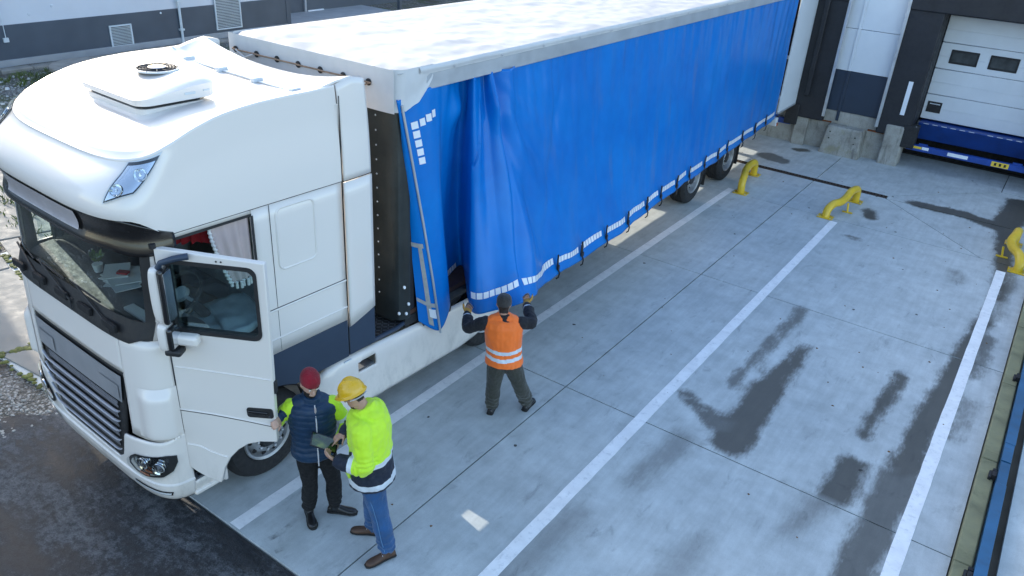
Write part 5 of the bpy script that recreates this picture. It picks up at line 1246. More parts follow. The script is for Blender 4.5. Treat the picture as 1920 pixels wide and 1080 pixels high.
for side in (1, -1):
    xx = -.045 if side > 0 else -2.495
    def sk(u, v):
        y = lerp(2.30, 5.45, u); z = lerp(interp(T_SB, y), interp(T_ST, y), v)
        return Vector((xx - side*(.05*max(0, (v-.8)/.2)**2 + .04*max(0, (.15-v)/.15)**2 + .25*max(0, (.1-u)/.1)**2*.2), y, z)) - ko
    s_ = MB().grid((lambda u, v: sk(1-u, v)) if side > 0 else sk, 60, 14).build('side_skirt', 'cab_white', tractor, smooth=True, angle=180)
    if side > 0:                                                # the upper foothold is a real opening through the skirt
        bm = bmesh.new(); bm.from_mesh(s_.data); y0, y1, z0, z1 = 2.84 - ko.y, 3.11 - ko.y, .77, .90
        for co, no in (((0, y0, 0), (0, 1, 0)), ((0, y1, 0), (0, 1, 0)), ((0, 0, z0), (0, 0, 1)), ((0, 0, z1), (0, 0, 1))): bmesh.ops.bisect_plane(bm, geom=bm.verts[:] + bm.edges[:] + bm.faces[:], plane_co=co, plane_no=no)
        bmesh.ops.delete(bm, geom=[f for f in bm.faces if y0 < f.calc_center_median().y < y1 and z0 < f.calc_center_median().z < z1], context='FACES'); bm.to_mesh(s_.data); bm.free()
        for p_ in s_.data.polygons: p_.use_smooth = True
    md = s_.modifiers.new('solid', 'SOLIDIFY'); md.thickness = .03; md.offset = -1
    if side > 0:
        KB('skirt_step_tread', 'step_grey', (-.20, 2.845, .755), (-.05, 3.105, .785), s_)
        for z0, z1 in ((.52, .63),):
            KB('skirt_step', 'dark_void', (-.075, 2.82, z0), (-.0435, 3.12, z1), s_); KB('skirt_step_tread', 'step_grey', (-.08, 2.83, z0+.004), (-.041, 3.11, z0+.03), s_); KB('skirt_step_side', 'louvre_grey', (-.08, 3.07, z0+.03), (-.041, 3.112, z1-.002), s_)
        ml_ = KB('side_marker', 'trim_matt', (-.046, 3.375, .635), (-.030, 3.495, .71), s_, bevel=.008); KB('marker_lens', 'lamp_amber', (-.031, 3.39, .647), (-.022, 3.48, .698), ml_, bevel=.006)
        MB().tube([Vector((-.043, y, z))-ko for y, z in ((4.0, .93), (4.25, .90), (4.42, .75), (4.47, .58))], .005, 5).build('skirt_seam', 'louvre_grey', s_)
        MB().tube([Vector((-.040, y, .40))-ko for y in (2.4, 4.0, 4.9)], .008, 6).build('skirt_crease', 'cab_white', s_); 
        KB('reflector', 'lamp_clear', (-.055, 2.66, .975), (-.034, 2.76, .99), s_); 
# tank under the trailer nose, yellow-labelled
tk = MB().tube([Vector((-.48, y, .88))-ko for y in (4.05, 4.1, 5.2, 5.25)], [.16, .20, .20, .16], 20).build('air_tank', 'rail_aluminium', tractor, smooth=True)
MB().box((-.06, -.09, 0), (.06, .09, .002), Matrix.Translation(Vector((-.40, 4.62, 1.07))-ko) @ Matrix.Rotation(R(25), 4, 'Y')).build('tank_label', 'label_yellow', tk)
MB().tube([Vector((-.18, 3.9, .95))-ko, Vector((-.18, 4.4, .98))-ko], .15, 14).build('fender', 'dark_steel', tractor, smooth=True)
# ---- wheels
wheel(tractor, Vector((-.15-.155, 1.70, .50)) - ko, .50, .31, 1, 10, deep=.04); wheel(tractor, Vector((-2.39+.155, 1.61, .50)) - ko, .50, .31, -1, 10, deep=.04)
wheel(tractor, Vector((-.12-.16, 5.25, .50)) - ko, .50, .31, 1, 10, deep=.16); wheel(tractor, Vector((-2.42+.16, 5.25, .50)) - ko, .50, .31, -1, 10, deep=.16)
MB().tube([Vector((-2.3, 1.61, .48))-ko, Vector((-.3, 1.61, .48))-ko], .07, 10).build('axle', 'dark_steel', tractor); KB('fifth_wheel', 'dark_steel', (-1.75, 4.6, .96), (-.8, 5.5, 1.04), bevel=.02); KB('radiator', 'dark_void', (-2.2, .66, .55), (-.4, .78, 1.3))
# ---- cab interior
dsh = MB(); dsh.grid(lambda u, v: Vector((lerp(-2.42, -.12, u), .70 + .56*v - .08*math.sin(u*math.pi), [2.20, 2.24, 2.25, 2.22, 2.12, 1.90][min(5, int(v*5.001))])) - ko, 30, 5)
dsh = dsh.build('dashboard', 'interior_grey', tractor, smooth=True); MB().box(Vector((-2.42, .78, 1.3))-ko, Vector((-.12, 1.06, 2.0))-ko).build('dash_body', 'interior_grey', dsh)
SWC = Vector((-.62, 1.24, 2.18)); Ms = Matrix.Translation(SWC - ko) @ Matrix.Rotation(R(38), 4, 'X')
sw = MB().tube([Ms @ Vector((.23*math.cos(k*math.pi/12), .23*math.sin(k*math.pi/12), 0)) for k in range(25)], .018, 8, cap=False).build('steering_wheel', 'trim_matt', tractor, smooth=True)
for a in (0, math.pi, -math.pi/2): MB().tube([Ms @ Vector((.05*math.cos(a), .05*math.sin(a), -.02)), Ms @ Vector((.22*math.cos(a), .22*math.sin(a), 0))], .018, 6).build('spoke', 'louvre_grey', sw)
MB().lathe([(.08, -.03), (.075, .01), (.001, .02)], 16, Ms, close=False).build('hub', 'louvre_grey', sw, smooth=True); MB().tube([Ms @ Vector((0, 0, -.03)), Ms @ Vector((0, -.02, -.4))], .05, 8).build('column', 'trim_matt', sw)
for x, nm in ((-.62, 1), (-1.95, 0)):
    st = KB('seat', 'seat_grey', (x-.26, 1.32, 1.62), (x+.26, 1.84, 1.78), bevel=.06, seg=3)
    MB().box((-.25, -.07, 0), (.25, .07, .72), Matrix.Translation(Vector((x, 1.90, 1.74))-ko) @ Matrix.Rotation(R(-12), 4, 'X')).build('backrest', 'seat_grey', st, bevel=.06, seg=3)
    MB().box((-.14, -.05, 0), (.14, .05, .2), Matrix.Translation(Vector((x, 2.06, 2.45))-ko)).build('headrest', 'seat_grey', st, bevel=.04, seg=3); KB('seat_base', 'trim_matt', (x-.2, 1.4, 1.3), (x+.2, 1.8, 1.63), st)
KB('bunk', 'interior_beige', (-2.4, 2.2, 1.6), (-.12, 2.66, 1.85), bevel=.05, seg=3); KB('upper_locker', 'interior_grey', (-2.4, .86, 2.95), (-.14, 1.1, 3.11), bevel=.03); KB('engine_tunnel', 'interior_grey', (-1.6, .9, 1.3), (-1.0, 2.2, 1.62), bevel=.04)
# window curtain with a tasselled hem, red pelmet
def wc(u, v): return Vector((-.085 + .012*math.sin(u*22), lerp(1.30 + .16*(1-v)**1.5, 1.685, u), lerp(2.40, 3.01, v))) - ko
ct = MB().grid(lambda u, v: wc(1-u, v), 40, 10).build('window_curtain', 'curtain_rose', tractor, smooth=True, angle=180)
for k in range(16):
    v = k/15; p = wc(0, v); MB().lathe([(.001, -.03), (.016, -.025), (.012, 0), (.02, .012), (.001, .025)], 8, Matrix.Translation(p + Vector((.008, -.012, 0))), close=False).build('tassel', 'tassel_white', ct, smooth=True)
for k in range(6): MB().lathe([(.014, -.05), (.012, 0), (.018, .012), (.001, .02)], 8, Matrix.Translation(wc(.2+.16*k, 0) + Vector((.006, 0, -.02))), close=False).build('tassel', 'tassel_white', ct, smooth=True)
MB().grid(lambda u, v: Vector((lerp(-.5, -.12, u), 1.02 + .4*u + .02*math.sin(u*40), lerp(2.82, 2.96, v) - .03*abs(math.sin(u*25))*(1-v))) - ko, 40, 3).build('pelmet', 'fabric_red', tractor)
def fc(u, v): return Vector((-2.43 + .02*math.sin(u*60), lerp(.95, 1.6, u), lerp(2.25, 2.95, v))) - ko
MB().grid(fc, 80, 2).build('striped_blind', 'seat_grey', tractor, smooth=True)
for k in range(14): MB().lathe([(.012, -.05), (.02, .0), (.001, .02)], 8, Matrix.Translation(Vector((-.35 + .0*k, .74, 2.92)) + Vector((.016*k, -.02 + .004*k, -.02*math.sin(k))) - ko), close=False).build('pelmet_tassel', 'tassel_white', tractor, smooth=True)

# the tractor stands slightly askew to the trailer
PHI = R(2.93)
def t2w(x, y, z=0.):
    dx, dy = x - XC, y - 3.0; return Vector((XC + math.cos(PHI)*dx + math.sin(PHI)*dy, 3.0 - math.sin(PHI)*dx + math.cos(PHI)*dy, z))
tractor.location = t2w(-1.27, 1.5); tractor.rotation_euler.z = -PHI
# ================================================================== LOOSE THINGS IN THE CAB
mat('paper', (.75, .76, .74), .85, var=.05); mat('tube_teal', (.05, .22, .24), .7); mat('leaf_green', (.10, .16, .02), .6, var=.4, vs=8); mat('quilt_brown', (.20, .15, .10), .9, var=.2, vs=10)
for (x, y, z, lab) in ((-.34, .86, 2.33, 'larger white paper roll on the dashboard behind the windscreen'), (-.20, .83, 2.30, 'smaller white paper roll nearest the windscreen corner')):
    r = .075 if 'larger' in lab else .05; t = empty('paper_roll', t2w(x, y, z), lab, 'paper roll')
    M = Matrix.Rotation(R(-35), 4, 'Z') @ Matrix.Rotation(R(90), 4, 'Y')
    MB().lathe([(r*.35, -.12), (r, -.118), (r, .118), (r*.35, .12)], 20, M, close=False).build('sheet', 'paper', t, smooth=True); MB().lathe([(r*.34, -.121), (r*.36, .122), (r*.25, .122), (r*.25, -.121)], 16, M).build('core', 'tube_teal', t)
pp = empty('paper_pile', t2w(-1.02, .94, 2.255), 'heap of white papers and magazines on the dashboard', 'papers')
random.seed(11)
for k in range(8):
    MB().box((-.15, -.11, 0), (.15, .11, .008), Matrix.Translation((random.uniform(-.12, .12), random.uniform(-.06, .06), .012*k)) @ Matrix.Rotation(random.uniform(-.7, .7), 4, 'Z')).build('sheet', 'paper' if k % 3 else 'louvre_grey', pp)
MB().box((-.05, -.03, .1), (.05, .03, .12), Matrix.Rotation(.5, 4, 'Z')).build('red_card', 'fabric_red', pp)
tr = tag(KB('storage_tray', 'paper', (-.62, .70, 2.22), (-.12, .80, 2.255), None, bevel=.01), 'pale tray along the dashboard edge under the paper rolls', 'tray')
tr.location = t2w(-1.27, 1.5); tr.rotation_euler.z = -PHI
pt = empty('dash_plant', t2w(-1.42, .90, 2.25), 'small leafy sprig standing on the dashboard', 'plant'); 
MB().lathe([(.035, 0), (.05, .08), (.045, .08)], 12).build('pot', 'paper', pt, smooth=True)
g = MB()
for k in range(40):
    a = random.random()*6.28; l = random.uniform(.06, .16); b = Vector((0, 0, .08)); e = Vector((l*math.cos(a)*.8, l*math.sin(a)*.6, .08 + l*.8)); w = Vector((-math.sin(a), math.cos(a), 0))*.018
    g.add([lerp(b, e, .4), lerp(b, e, .75)+w, e, lerp(b, e, .75)-w], [(0, 1, 2, 3)])
g.build('foliage', 'leaf_green', pt)
tw = MB()
def towel(u, v):
    x = lerp(-.28, .28, u); y = lerp(-.25, .24, v); return Vector((x, y, .02 + .035*fnoise(x*7, y*7, 2) + .03*math.cos(x*6)))
o = tw.grid(towel, 24, 20).build('towel', 'towel_blue', smooth=True, solid=.05, angle=180); o.location = t2w(-.58, 1.58, 1.80); o.rotation_euler.z = .2; tag(o, 'pale blue folded towel on the driver seat', 'towel')
o = MB().grid(lambda u, v: Vector((lerp(-.25, .25, u), lerp(-.22, .18, v), .03*fnoise(u*4, v*4, 6))), 16, 14).build('cushion', 'towel_blue', smooth=True, solid=.07, angle=180); o.location = t2w(-.40, 1.68, 1.90); o.rotation_euler = (.15, .2, -.3); tag(o, 'pale cushion leaning at the door side of the driver seat', 'cushion')
o = MB().grid(lambda u, v: Vector((lerp(-.35, .35, u), lerp(-.3, .3, v), .03*math.sin(u*18)*math.sin(v*16))), 24, 20).build('quilt', 'quilt_brown', smooth=True, solid=.04, angle=180); o.location = t2w(-1.25, 1.6, 1.68); tag(o, 'brown quilted cover on the engine tunnel inside the cab', 'cover')
# ================================================================== PEOPLE
def skin_mat(name, col):
    m, t, b = newmat(name)
    tc = t.nodes.new('ShaderNodeTexCoord').outputs['Object']
    c = ramp(t, noise_tex(t, tc, 18, 4), [(.3, tuple(x*.86 for x in col)), (.7, tuple(min(1, x*1.1) for x in col))])
    t.links.new(c, b.inputs['Base Color']); b.inputs['Roughness'].default_value = .5; b.inputs['Subsurface Weight'].default_value = .12; b.inputs['Subsurface Radius'].default_value = (.012, .005, .003)
skin_mat('skin_light', (.56, .34, .25)); skin_mat('skin_tan', (.47, .27, .19))
def cloth(name, col, rough=.85, var=.15, bs=.3, bscale=160, vs=8, sheen=.2):
    m = mat(name, col, rough, var=var, vs=vs, bs=bs, bscale=bscale); b = m.node_tree.nodes['Principled BSDF']; b.inputs['Sheen Weight'].default_value = sheen; return m
cloth('hivis_yellow', (.56, .86, .02), .6, .06, .15); cloth('hivis_orange', (.93, .17, .012), .65, .06, .15); cloth('navy_cloth', (.006, .012, .028), .8, sheen=.05); cloth('vest_navy', (.004, .030, .075), .55, .12, .15, sheen=.05)
cloth('black_cloth', (.006, .006, .007), .9, sheen=0.); cloth('denim', (.014, .075, .20), .9, .35, .5, 220, 5); cloth('olive_cloth', (.036, .036, .026), .9, .2, .4); cloth('beanie_red', (.26, .006, .018), .95, .2, .6, 260); cloth('cap_dark', (.028, .025, .023), .9, .3, .5, 200); cloth('charcoal_knit', (.012, .012, .015), .95, .2, .5, sheen=.05)
mat('reflex_silver', (.62, .66, .70), .38, var=.08, vs=10); mat('helmet_yellow', (.70, .40, .008), .32, var=.05, coat=.4); mat('boot_black', (.012, .011, .011), .35, var=.3, vs=12, coat=.2); mat('boot_brown', (.075, .038, .022), .6, var=.35, vs=10, bs=.3, dirt=.4, dirtcol=(.03, .02, .015)); mat('sole_rubber', (.014, .013, .012), .8)
mat('glove_tan', (.50, .27, .05), .8, var=.3, vs=9, bs=.4); mat('glove_grey', (.16, .15, .17), .85, var=.3, vs=12); mat('hair_dark', (.018, .012, .009), .7, var=.4, vs=60, bs=.5, bscale=200); mat('eye_white', (.7, .68, .66), .25); mat('eye_dark', (.02, .012, .008), .15); mat('lip_rose', (.36, .15, .12), .5); mat('zip_white', (.66, .64, .66), .5)
mat('seam_blue', (.10, .22, .38), .8); mat('tablet_black', (.01, .01, .011), .25); 
def make_screen():
    m, t, b = newmat('tablet_screen'); tc = t.nodes.new('ShaderNodeTexCoord').outputs['Object']
    t.links.new(ramp(t, noise_tex(t, tc, 9, 2), [(.30, (.015, .02, .018)), (.5, (.05, .09, .02)), (.7, (.22, .26, .04))]), b.inputs['Base Color']); b.inputs['Roughness'].default_value = .06; b.inputs['Specular IOR Level'].default_value = .8  # green mottling is the screen's reflection painted into its colour
make_screen()

def loft(g, rings, seg=16):
    """rings: (centre, x-axis vector, y-axis vector) -> closed tube"""
    vs = []; n = len(rings)
    for c, ax, ay in rings: vs += [Vector(c) + ax*math.cos(2*math.pi*k/seg) + ay*math.sin(2*math.pi*k/seg) for k in range(seg)]
    fs = [(i*seg+k, i*seg+(k+1) % seg, (i+1)*seg+(k+1) % seg, (i+1)*seg+k) for i in range(n-1) for k in range(seg)]
    fs += [tuple(range(seg))[::-1], tuple(range((n-1)*seg, n*seg))]
    g.add(vs, fs)
def chain(g, pts, radii, side=None, flat=1.0, seg=12, sub=5, round_ends=True):
    """smooth tapered limb through joints; radii per joint, optional flattening across `side`"""
    P = [Vector(p) for p in pts]; n = len(P); S = []
    for i in range((n-1)*sub + 1):
        t = i/sub; c = Vector(catmull([tuple(p) for p in P], t)); r = catmull([(q,) for q in radii], t)[0]; S.append((c, r))
    if round_ends:
        d0 = (S[0][0]-S[1][0]).normalized(); d1 = (S[-1][0]-S[-2][0]).normalized()
        S = [(S[0][0] + d0*S[0][1]*.85, S[0][1]*.35), (S[0][0] + d0*S[0][1]*.5, S[0][1]*.8)] + S + [(S[-1][0] + d1*S[-1][1]*.5, S[-1][1]*.8), (S[-1][0] + d1*S[-1][1]*.85, S[-1][1]*.35)]
    rings = []; prev = Vector(side) if side is not None else None
    for i, (c, r) in enumerate(S):
        d = S[min(i+1, len(S)-1)][0] - S[max(i-1, 0)][0]; d = d.normalized() if d.length > 1e-9 else Vector((0, 0, 1))
        if prev is None: prev = d.orthogonal().normalized()
        x = prev - d*prev.dot(d); x = x.normalized() if x.length > 1e-5 else d.orthogonal().normalized(); prev = x
        rings.append((c, x*r, d.cross(x)*r*flat))
    loft(g, rings, seg)
def remesh(g, voxel, smooth_it=3, fac=.5):
    me = bpy.data.meshes.new('tmp'); me.from_pydata(g.v, [], g.f); me.update()
    bm = bmesh.new(); bm.from_mesh(me); bmesh.ops.recalc_face_normals(bm, faces=bm.faces); bm.to_mesh(me); bm.free()
    o = bpy.data.objects.new('tmp', me); COL.objects.link(o)
    md = o.modifiers.new('r', 'REMESH'); md.mode = 'VOXEL'; md.voxel_size = voxel; md.adaptivity = 0
    if smooth_it: ms = o.modifiers.new('s', 'SMOOTH'); ms.iterations = smooth_it; ms.factor = fac
    dg = bpy.context.evaluated_depsgraph_get(); out = bpy.data.meshes.new_from_object(o.evaluated_get(dg))
    bpy.data.objects.remove(o); return out
def finish(me, name, mats, parent, disp=None, cuts=(), classify=None):
    """displace by folds, cut clean band edges, sort faces into materials"""
    if disp:
        nr = [v.normal.copy() for v in me.vertices]
        for v, n in zip(me.vertices, nr): v.co += n*disp(v.co, n)
    if cuts:
        bm = bmesh.new(); bm.from_mesh(me)
        for co, no, test in cuts:
            fs = [f for f in bm.faces if test is None or test(f.calc_center_median())]
            gm = list({v for f in fs for v in f.verts}) + list({e for f in fs for e in f.edges}) + fs
            bmesh.ops.bisect_plane(bm, geom=gm, plane_co=co, plane_no=no, dist=1e-5)
        bm.to_mesh(me); bm.free()
    for m in mats: me.materials.append(MATS[m])
    if classify: me.polygons.foreach_set('material_index', [classify(p.center) for p in me.polygons])
    me.polygons.foreach_set('use_smooth', [True]*len(me.polygons)); me.update()
    o = bpy.data.objects.new(name, me); COL.objects.link(o); o.parent = parent
    me.transform(Matrix.Translation(-Vector(parent.location)))
    return o
def frame_from(f, up=Vector((0, 0, 1))):
    f = Vector(f).normalized(); s = f.cross(up).normalized(); u = s.cross(f).normalized(); return s, f, u      # right, forward, up
def head_rings(H, fr, k=1.0):
    s, f, u = fr; out = []
    for z, w, fo, ba in ((-.118, .022, .060, -.005), (-.112, .036, .074, .0), (-.095, .050, .082, .020), (-.07, .060, .083, .050), (-.04, .067, .082, .076), (0, .073, .084, .092), (.035, .076, .086, .100), (.07, .074, .080, .098), (.095, .064, .064, .084), (.112, .044, .040, .058), (.120, .018, .014, .026)):
        c = H + (u*z + f*((fo - ba)/2))*k; out.append((c, s*w*k, f*((fo + ba)/2)*k))
    return out
def head_extras(g, H, fr, k=1.0):
    s, f, u = fr
    chain(g, [H + (f*.080 + u*.012)*k, H + (f*.098 - u*.018)*k, H + (f*.106 - u*.034)*k], [.008*k, .012*k, .013*k], seg=8)            # nose
    chain(g, [H + (f*.075 + u*.026 - s*.05)*k, H + (f*.088 + u*.026)*k, H + (f*.075 + u*.026 + s*.05)*k], [.010*k]*3, seg=8)            # brow
    chain(g, [H + (f*.078 - u*.062 - s*.02)*k, H + (f*.090 - u*.062)*k, H + (f*.078 - u*.062 + s*.02)*k], [.007*k, .009*k, .007*k], seg=8)  # lips
    for q in (-1, 1): chain(g, [H + (s*q*.072 - f*.008 - u*.028)*k, H + (s*q*.083 - f*.012)*k, H + (s*q*.078 - f*.012 + u*.022)*k], [.010*k, .016*k, .010*k], side=f, flat=.5, seg=8)   # ears
def face_details(parent, H, fr, k, beard):
    s, f, u = fr; off = Vector(parent.parent.location)
    for q in (-1, 1):
        c = H + (s*q*.031 + f*.078 + u*.006)*k - off
        MB().lathe([(.001, -.010), (.008, -.007), (.011, 0), (.008, .007), (.001, .010)], 10, Matrix.Translation(c), close=False).build('eye', 'eye_white', parent, smooth=True)
        MB().lathe([(.001, -.005), (.005, 0), (.001, .005)], 8, Matrix.Translation(c + f*.0085*k - u*.002), close=False).build('pupil', 'eye_dark', parent, smooth=True)
        MB().tube([H + (s*q*.012 + f*.090 + u*.030)*k - off, H + (s*q*.032 + f*.089 + u*.036)*k - off, H + (s*q*.052 + f*.074 + u*.030)*k - off], [.004, .0055, .003], 6).build('eyebrow', 'hair_dark', parent)
def hand(g, W, d, pn, right, curl=.5, L=1.0, thumb_in=.3, point=False):
    """W wrist, d towards the knuckles, pn the way the palm faces; right hand or left"""
    d = Vector(d).normalized(); pn = (Vector(pn) - d*Vector(pn).dot(d)).normalized(); t = d.cross(pn)*(1 if right else -1)      # thumb side
    W = Vector(W)
    loft(g, [(W - d*.02*L, t*.027*L, pn*.020*L), (W + d*.01*L, t*.030*L, pn*.019*L), (W + d*.045*L, t*.040*L, pn*.016*L), (W + d*.085*L, t*.042*L, pn*.014*L), (W + d*.098*L, t*.038*L, pn*.011*L)], 12)
    for i, (o, ln) in enumerate(((.031, .070), (.011, .079), (-.010, .073), (-.030, .057))):
        c = curl*(1 + .12*i)
        if point and i == 0: c = .12
        b = W + (d*.088 + t*o)*L; P = [b]; a = 0.; dirs = d + t*o*1.5
        for seg_, fr_ in ((.46, .8), (.30, 1.1), (.24, .7)):
            a += c*fr_; q = (dirs.normalized()*math.cos(a) + pn*math.sin(a)); P.append(P[-1] + q*ln*seg_*L)
        chain(g, P, [.0098*L, .0092*L, .0085*L, .0072*L], seg=8, sub=3)
    b = W + (d*.022 + t*.026)*L; q = (d*.55 + t*.80 + pn*.25).normalized(); P = [b, b + q*.036*L]
    q2 = (q*.7 + d*.6 + pn*thumb_in).normalized(); P.append(P[-1] + q2*.030*L); q3 = (q2 + pn*thumb_in + d*.2).normalized(); P.append(P[-1] + q3*.026*L)
    chain(g, P, [.0150*L, .0125*L, .0105*L, .0082*L], seg=8, sub=3)
def lerpP(a, b, t): return Vector(a)*(1-t) + Vector(b)*t
def torso_rings(J, pad=0., flare=0.):
    """pelvis to neck; J has pelvis, chest, neck, side_h, side_s, fwd"""
    sh, ss, f = J['side_h'], J['side_s'], J['fwd']; out = []
    pe, ch, ne = Vector(J['pelvis']), Vector(J['chest']), Vector(J['neck'])
    lev = [(-.10, .135, .10), (-.04, .165, .118), (.06, .165, .115), (.20, .150, .105), (.40, .160, .112), (.62, .172, .122), (.80, .178, .118), (.91, .150, .098), (.985, .085, .075), (1.03, .062, .064)]
    for t, w, dp_ in lev:
        if t < 0: c = pe + (pe - ch)*(-t)
        else: c = Vector(catmull([tuple(pe), tuple(ch), tuple(ne)], min(2, t*2)))
        s = (sh*(1-t) + ss*t).normalized() if 0 <= t <= 1 else (sh if t < 0 else ss)
        k = J.get('scale', 1.)
        out.append((c, s*(w*k + pad + (flare*(1-t*2) if t < .5 else 0)), f*(dp_*k + pad + (flare*(1-t*2) if t < .5 else 0))))
    return out
def shoe(name, parent, ankle, toe_dir, length, m_up, shaft=.12, shaft_dir=None):
    d = Vector((toe_dir[0], toe_dir[1], 0)).normalized(); s = Vector((-d.y, d.x, 0)); A = Vector((ankle[0], ankle[1], 0)); g = MB(); L = length
    heel = A - d*.075
    st = [(0., .030, .038, .052), (.04, .037, .046, .062), (.12, .038, .047, .075), (.25, .036, .046, .085), (.42, .037, .040, .072), (.60, .044, .034, .056), (.78, .048, .030, .046), (.92, .040, .026, .038), (1.0, .022, .018, .028)]
    loft(g, [(heel + d*L*t + Vector((0, 0, .012 + h*.5)), s*w, Vector((0, 0, 1))*(h*.5 + .006)) for t, w, q, h in st], 14)
    so = MB(); loft(so, [(heel + d*(L*t*1.03 - .004) + Vector((0, 0, .014)), s*(w + .006), Vector((0, 0, .014))) for t, w, q, h in st], 14)
    sd = Vector(shaft_dir).normalized() if shaft_dir is not None else Vector((0, 0, 1))
    chain(g, [A + Vector((0, 0, .05)), A + Vector((0, 0, .09)), A + Vector((0, 0, .09)) + sd*shaft], [.046, .047, .052], seg=12)
    o = finish(remesh(g, .008, 3), name, [m_up], parent)
    sm = so.build('sole', 'sole_rubber', o, smooth=True); sm.data.transform(Matrix.Translation(-Vector(parent.location)))
    off = Vector(parent.location)
    for i in range(3):
        c = heel + d*L*(.36 + .10*i) + Vector((0, 0, .093 - .018*i))
        MB().tube([c - s*.026 - off, c + Vector((0, 0, .008)) - off, c + s*.026 - off], .0035, 5).build('lace', 'zip_white' if m_up == 'boot_brown' else 'black_cloth', o)
    return o
def legs(g, J, rad):
    for sd in ('L', 'R'):
        h, k, a = Vector(J['hip'+sd]), Vector(J['knee'+sd]), Vector(J['ankle'+sd])
        chain(g, [h + (h-k)*.12, h + (k-h)*.35, k, k + (a-k)*.35, k + (a-k)*.80, a + (k-a)*(J.get('cuff', .04))], [rad[0]*1.08, rad[0], rad[1], rad[1]*1.05, rad[2]*1.02, rad[2]], seg=14)
def arms(g, J, rad, end=1.0, only=None):
    for sd in ('L', 'R'):
        s, e, w = Vector(J['sh'+sd]), Vector(J['el'+sd]), Vector(J['wr'+sd])
        c = Vector(J['chest'])*.35 + Vector(J['neck'])*.65
        chain(g, [lerpP(s, c, .35), s, lerpP(s, e, .5), e, lerpP(e, w, .5), lerpP(e, w, end)], [rad[0]*.72, rad[0], rad[0]*.93, rad[1], rad[1]*.97, rad[2]], seg=14)
def body_mesh(J, hands, k):
    g = MB(); loft(g, torso_rings(J), 20)
    H, fr = Vector(J['head']), J['hfr']
    chain(g, [Vector(J['neck']) - Vector((0, 0, .04)), lerpP(J['neck'], H - fr[2]*.08 - fr[1]*.01, .6), H - fr[2]*.06 - fr[1]*.015], [.062, .056, .055], seg=14)
    loft(g, head_rings(H, fr, k), 20); head_extras(g, H, fr, k)
    legs(g, J, (.078, .052, .036)); arms(g, J, (.050, .038, .027))
    for sd in ('L', 'R'):
        h = hands[sd]; hand(g, J['wr'+sd], h['d'], h['pn'], sd == 'R', h.get('curl', .5), k, h.get('thumb', .3), h.get('point', False))
        a = Vector(J['ankle'+sd]); chain(g, [a, a + Vector((0, 0, -.05)) + h['toe']*.02, a + h['toe']*.12 + Vector((0, 0, -.065))], [.04, .038, .028], seg=10)
    return remesh(g, .0085, 2, .4)
def seg_t(p, a, b):
    a, b = Vector(a), Vector(b); d = b-a; t = max(0, min(1, (p-a).dot(d)/d.length_squared)); return t, (a + d*t - p).length
def arm_pos(J, p):
    """-> (side, 0..2 along the arm, distance) of the nearest arm"""
    best = (None, 0, 9)
    for sd in ('L', 'R'):
        for i, (a, b) in enumerate((('sh', 'el'), ('el', 'wr'))):
            t, d = seg_t(p, J[a+sd], J[b+sd])
            if d < best[2]: best = (sd, i + t, d)
    return best
def folds(amp, freq, seed, zs=.6):
    return lambda p, n: amp*(fnoise(p.x*freq, p.y*freq, p.z*freq*zs + seed) + .5*fnoise(p.x*freq*2.3, p.y*freq*2.3, p.z*freq*1.6 + seed*2))
def leg_folds(J, amp, seed):
    ks = [Vector(J['kneeL']).z, Vector(J['ankleL']).z]
    def fn(p, n):
        v = amp*fnoise(p.x*16, p.y*16, p.z*11 + seed) + amp*.5*fnoise(p.x*38, p.y*38, p.z*26 + seed)
        lo = sstep(.42, .10, p.z); return v*(.55 + .9*lo) + amp*.9*math.sin(p.z*95 + 4*fnoise(p.x*9, p.y*9, seed))*lo*.6
    return fn
def V3(x, y, z=0.): return Vector((x, y, z))

# ---------------------------------------------------------------- man in the red beanie
fA = V3(.86, -.51).normalized(); sA = V3(-fA.y, fA.x)            # sA points to his left
JA = dict(pelvis=V3(.71, 1.46, .93), chest=V3(.71, 1.46, 1.24), neck=V3(.725, 1.455, 1.50), head=V3(.75, 1.43, 1.685), side_h=sA, side_s=V3(.62, .78).normalized(), fwd=fA,
    shL=V3(.835, 1.585, 1.44), elL=V3(.925, 1.68, 1.20), wrL=V3(1.0, 1.50, 1.12), shR=V3(.60, 1.31, 1.44), elR=V3(.50, 1.235, 1.27), wrR=V3(.59, 1.185, 1.38),
    hipL=V3(.77, 1.53, .90), kneeL=V3(.80, 1.585, .50), ankleL=V3(.735, 1.645, .10), hipR=V3(.655, 1.40, .90), kneeR=V3(.665, 1.41, .50), ankleR=V3(.565, 1.455, .10), cuff=.10)
JA['hfr'] = frame_from(V3(.86, -.36, -.22), V3(-.1, .1, 1))
pa = empty('person', (.71, 1.48, 0), 'bearded person in red beanie and navy padded vest leaning on the truck door', 'person')
toeAR, toeAL = V3(.85, -.52), V3(.86, .51)
bo = finish(body_mesh(JA, dict(L=dict(d=(-.25, -.85, -.1), pn=(.2, .1, .9), curl=.35, toe=toeAL), R=dict(d=(.45, -.55, .1), pn=(-.6, -.5, -.4), curl=.7, toe=toeAR)), 1.0), 'body', ['skin_light', 'hair_dark'], pa,
    classify=lambda p: (lambda q: 1 if (q.z < -.036 and q.y > -.01 and not (q.z > -.052 and abs(q.x) < .03 and q.y > .075) and (q.z < -.066 or abs(q.x) > .030 or q.z > -.05)) and (q.z > -.15) else 0)(Vector(((p-JA['head']).dot(JA['hfr'][0]), (p-JA['head']).dot(JA['hfr'][1]), (p-JA['head']).dot(JA['hfr'][2])))) if (p - JA['head']).length < .16 else 0)
face_details(bo, JA['head'], JA['hfr'], 1.0, True)
g = MB(); legs(g, JA, (.098, .076, .066)); loft(g, torso_rings(JA, .012)[:4], 20); finish(remesh(g, .010, 3), 'trousers', ['black_cloth'], pa, leg_folds(JA, .008, 3.3))
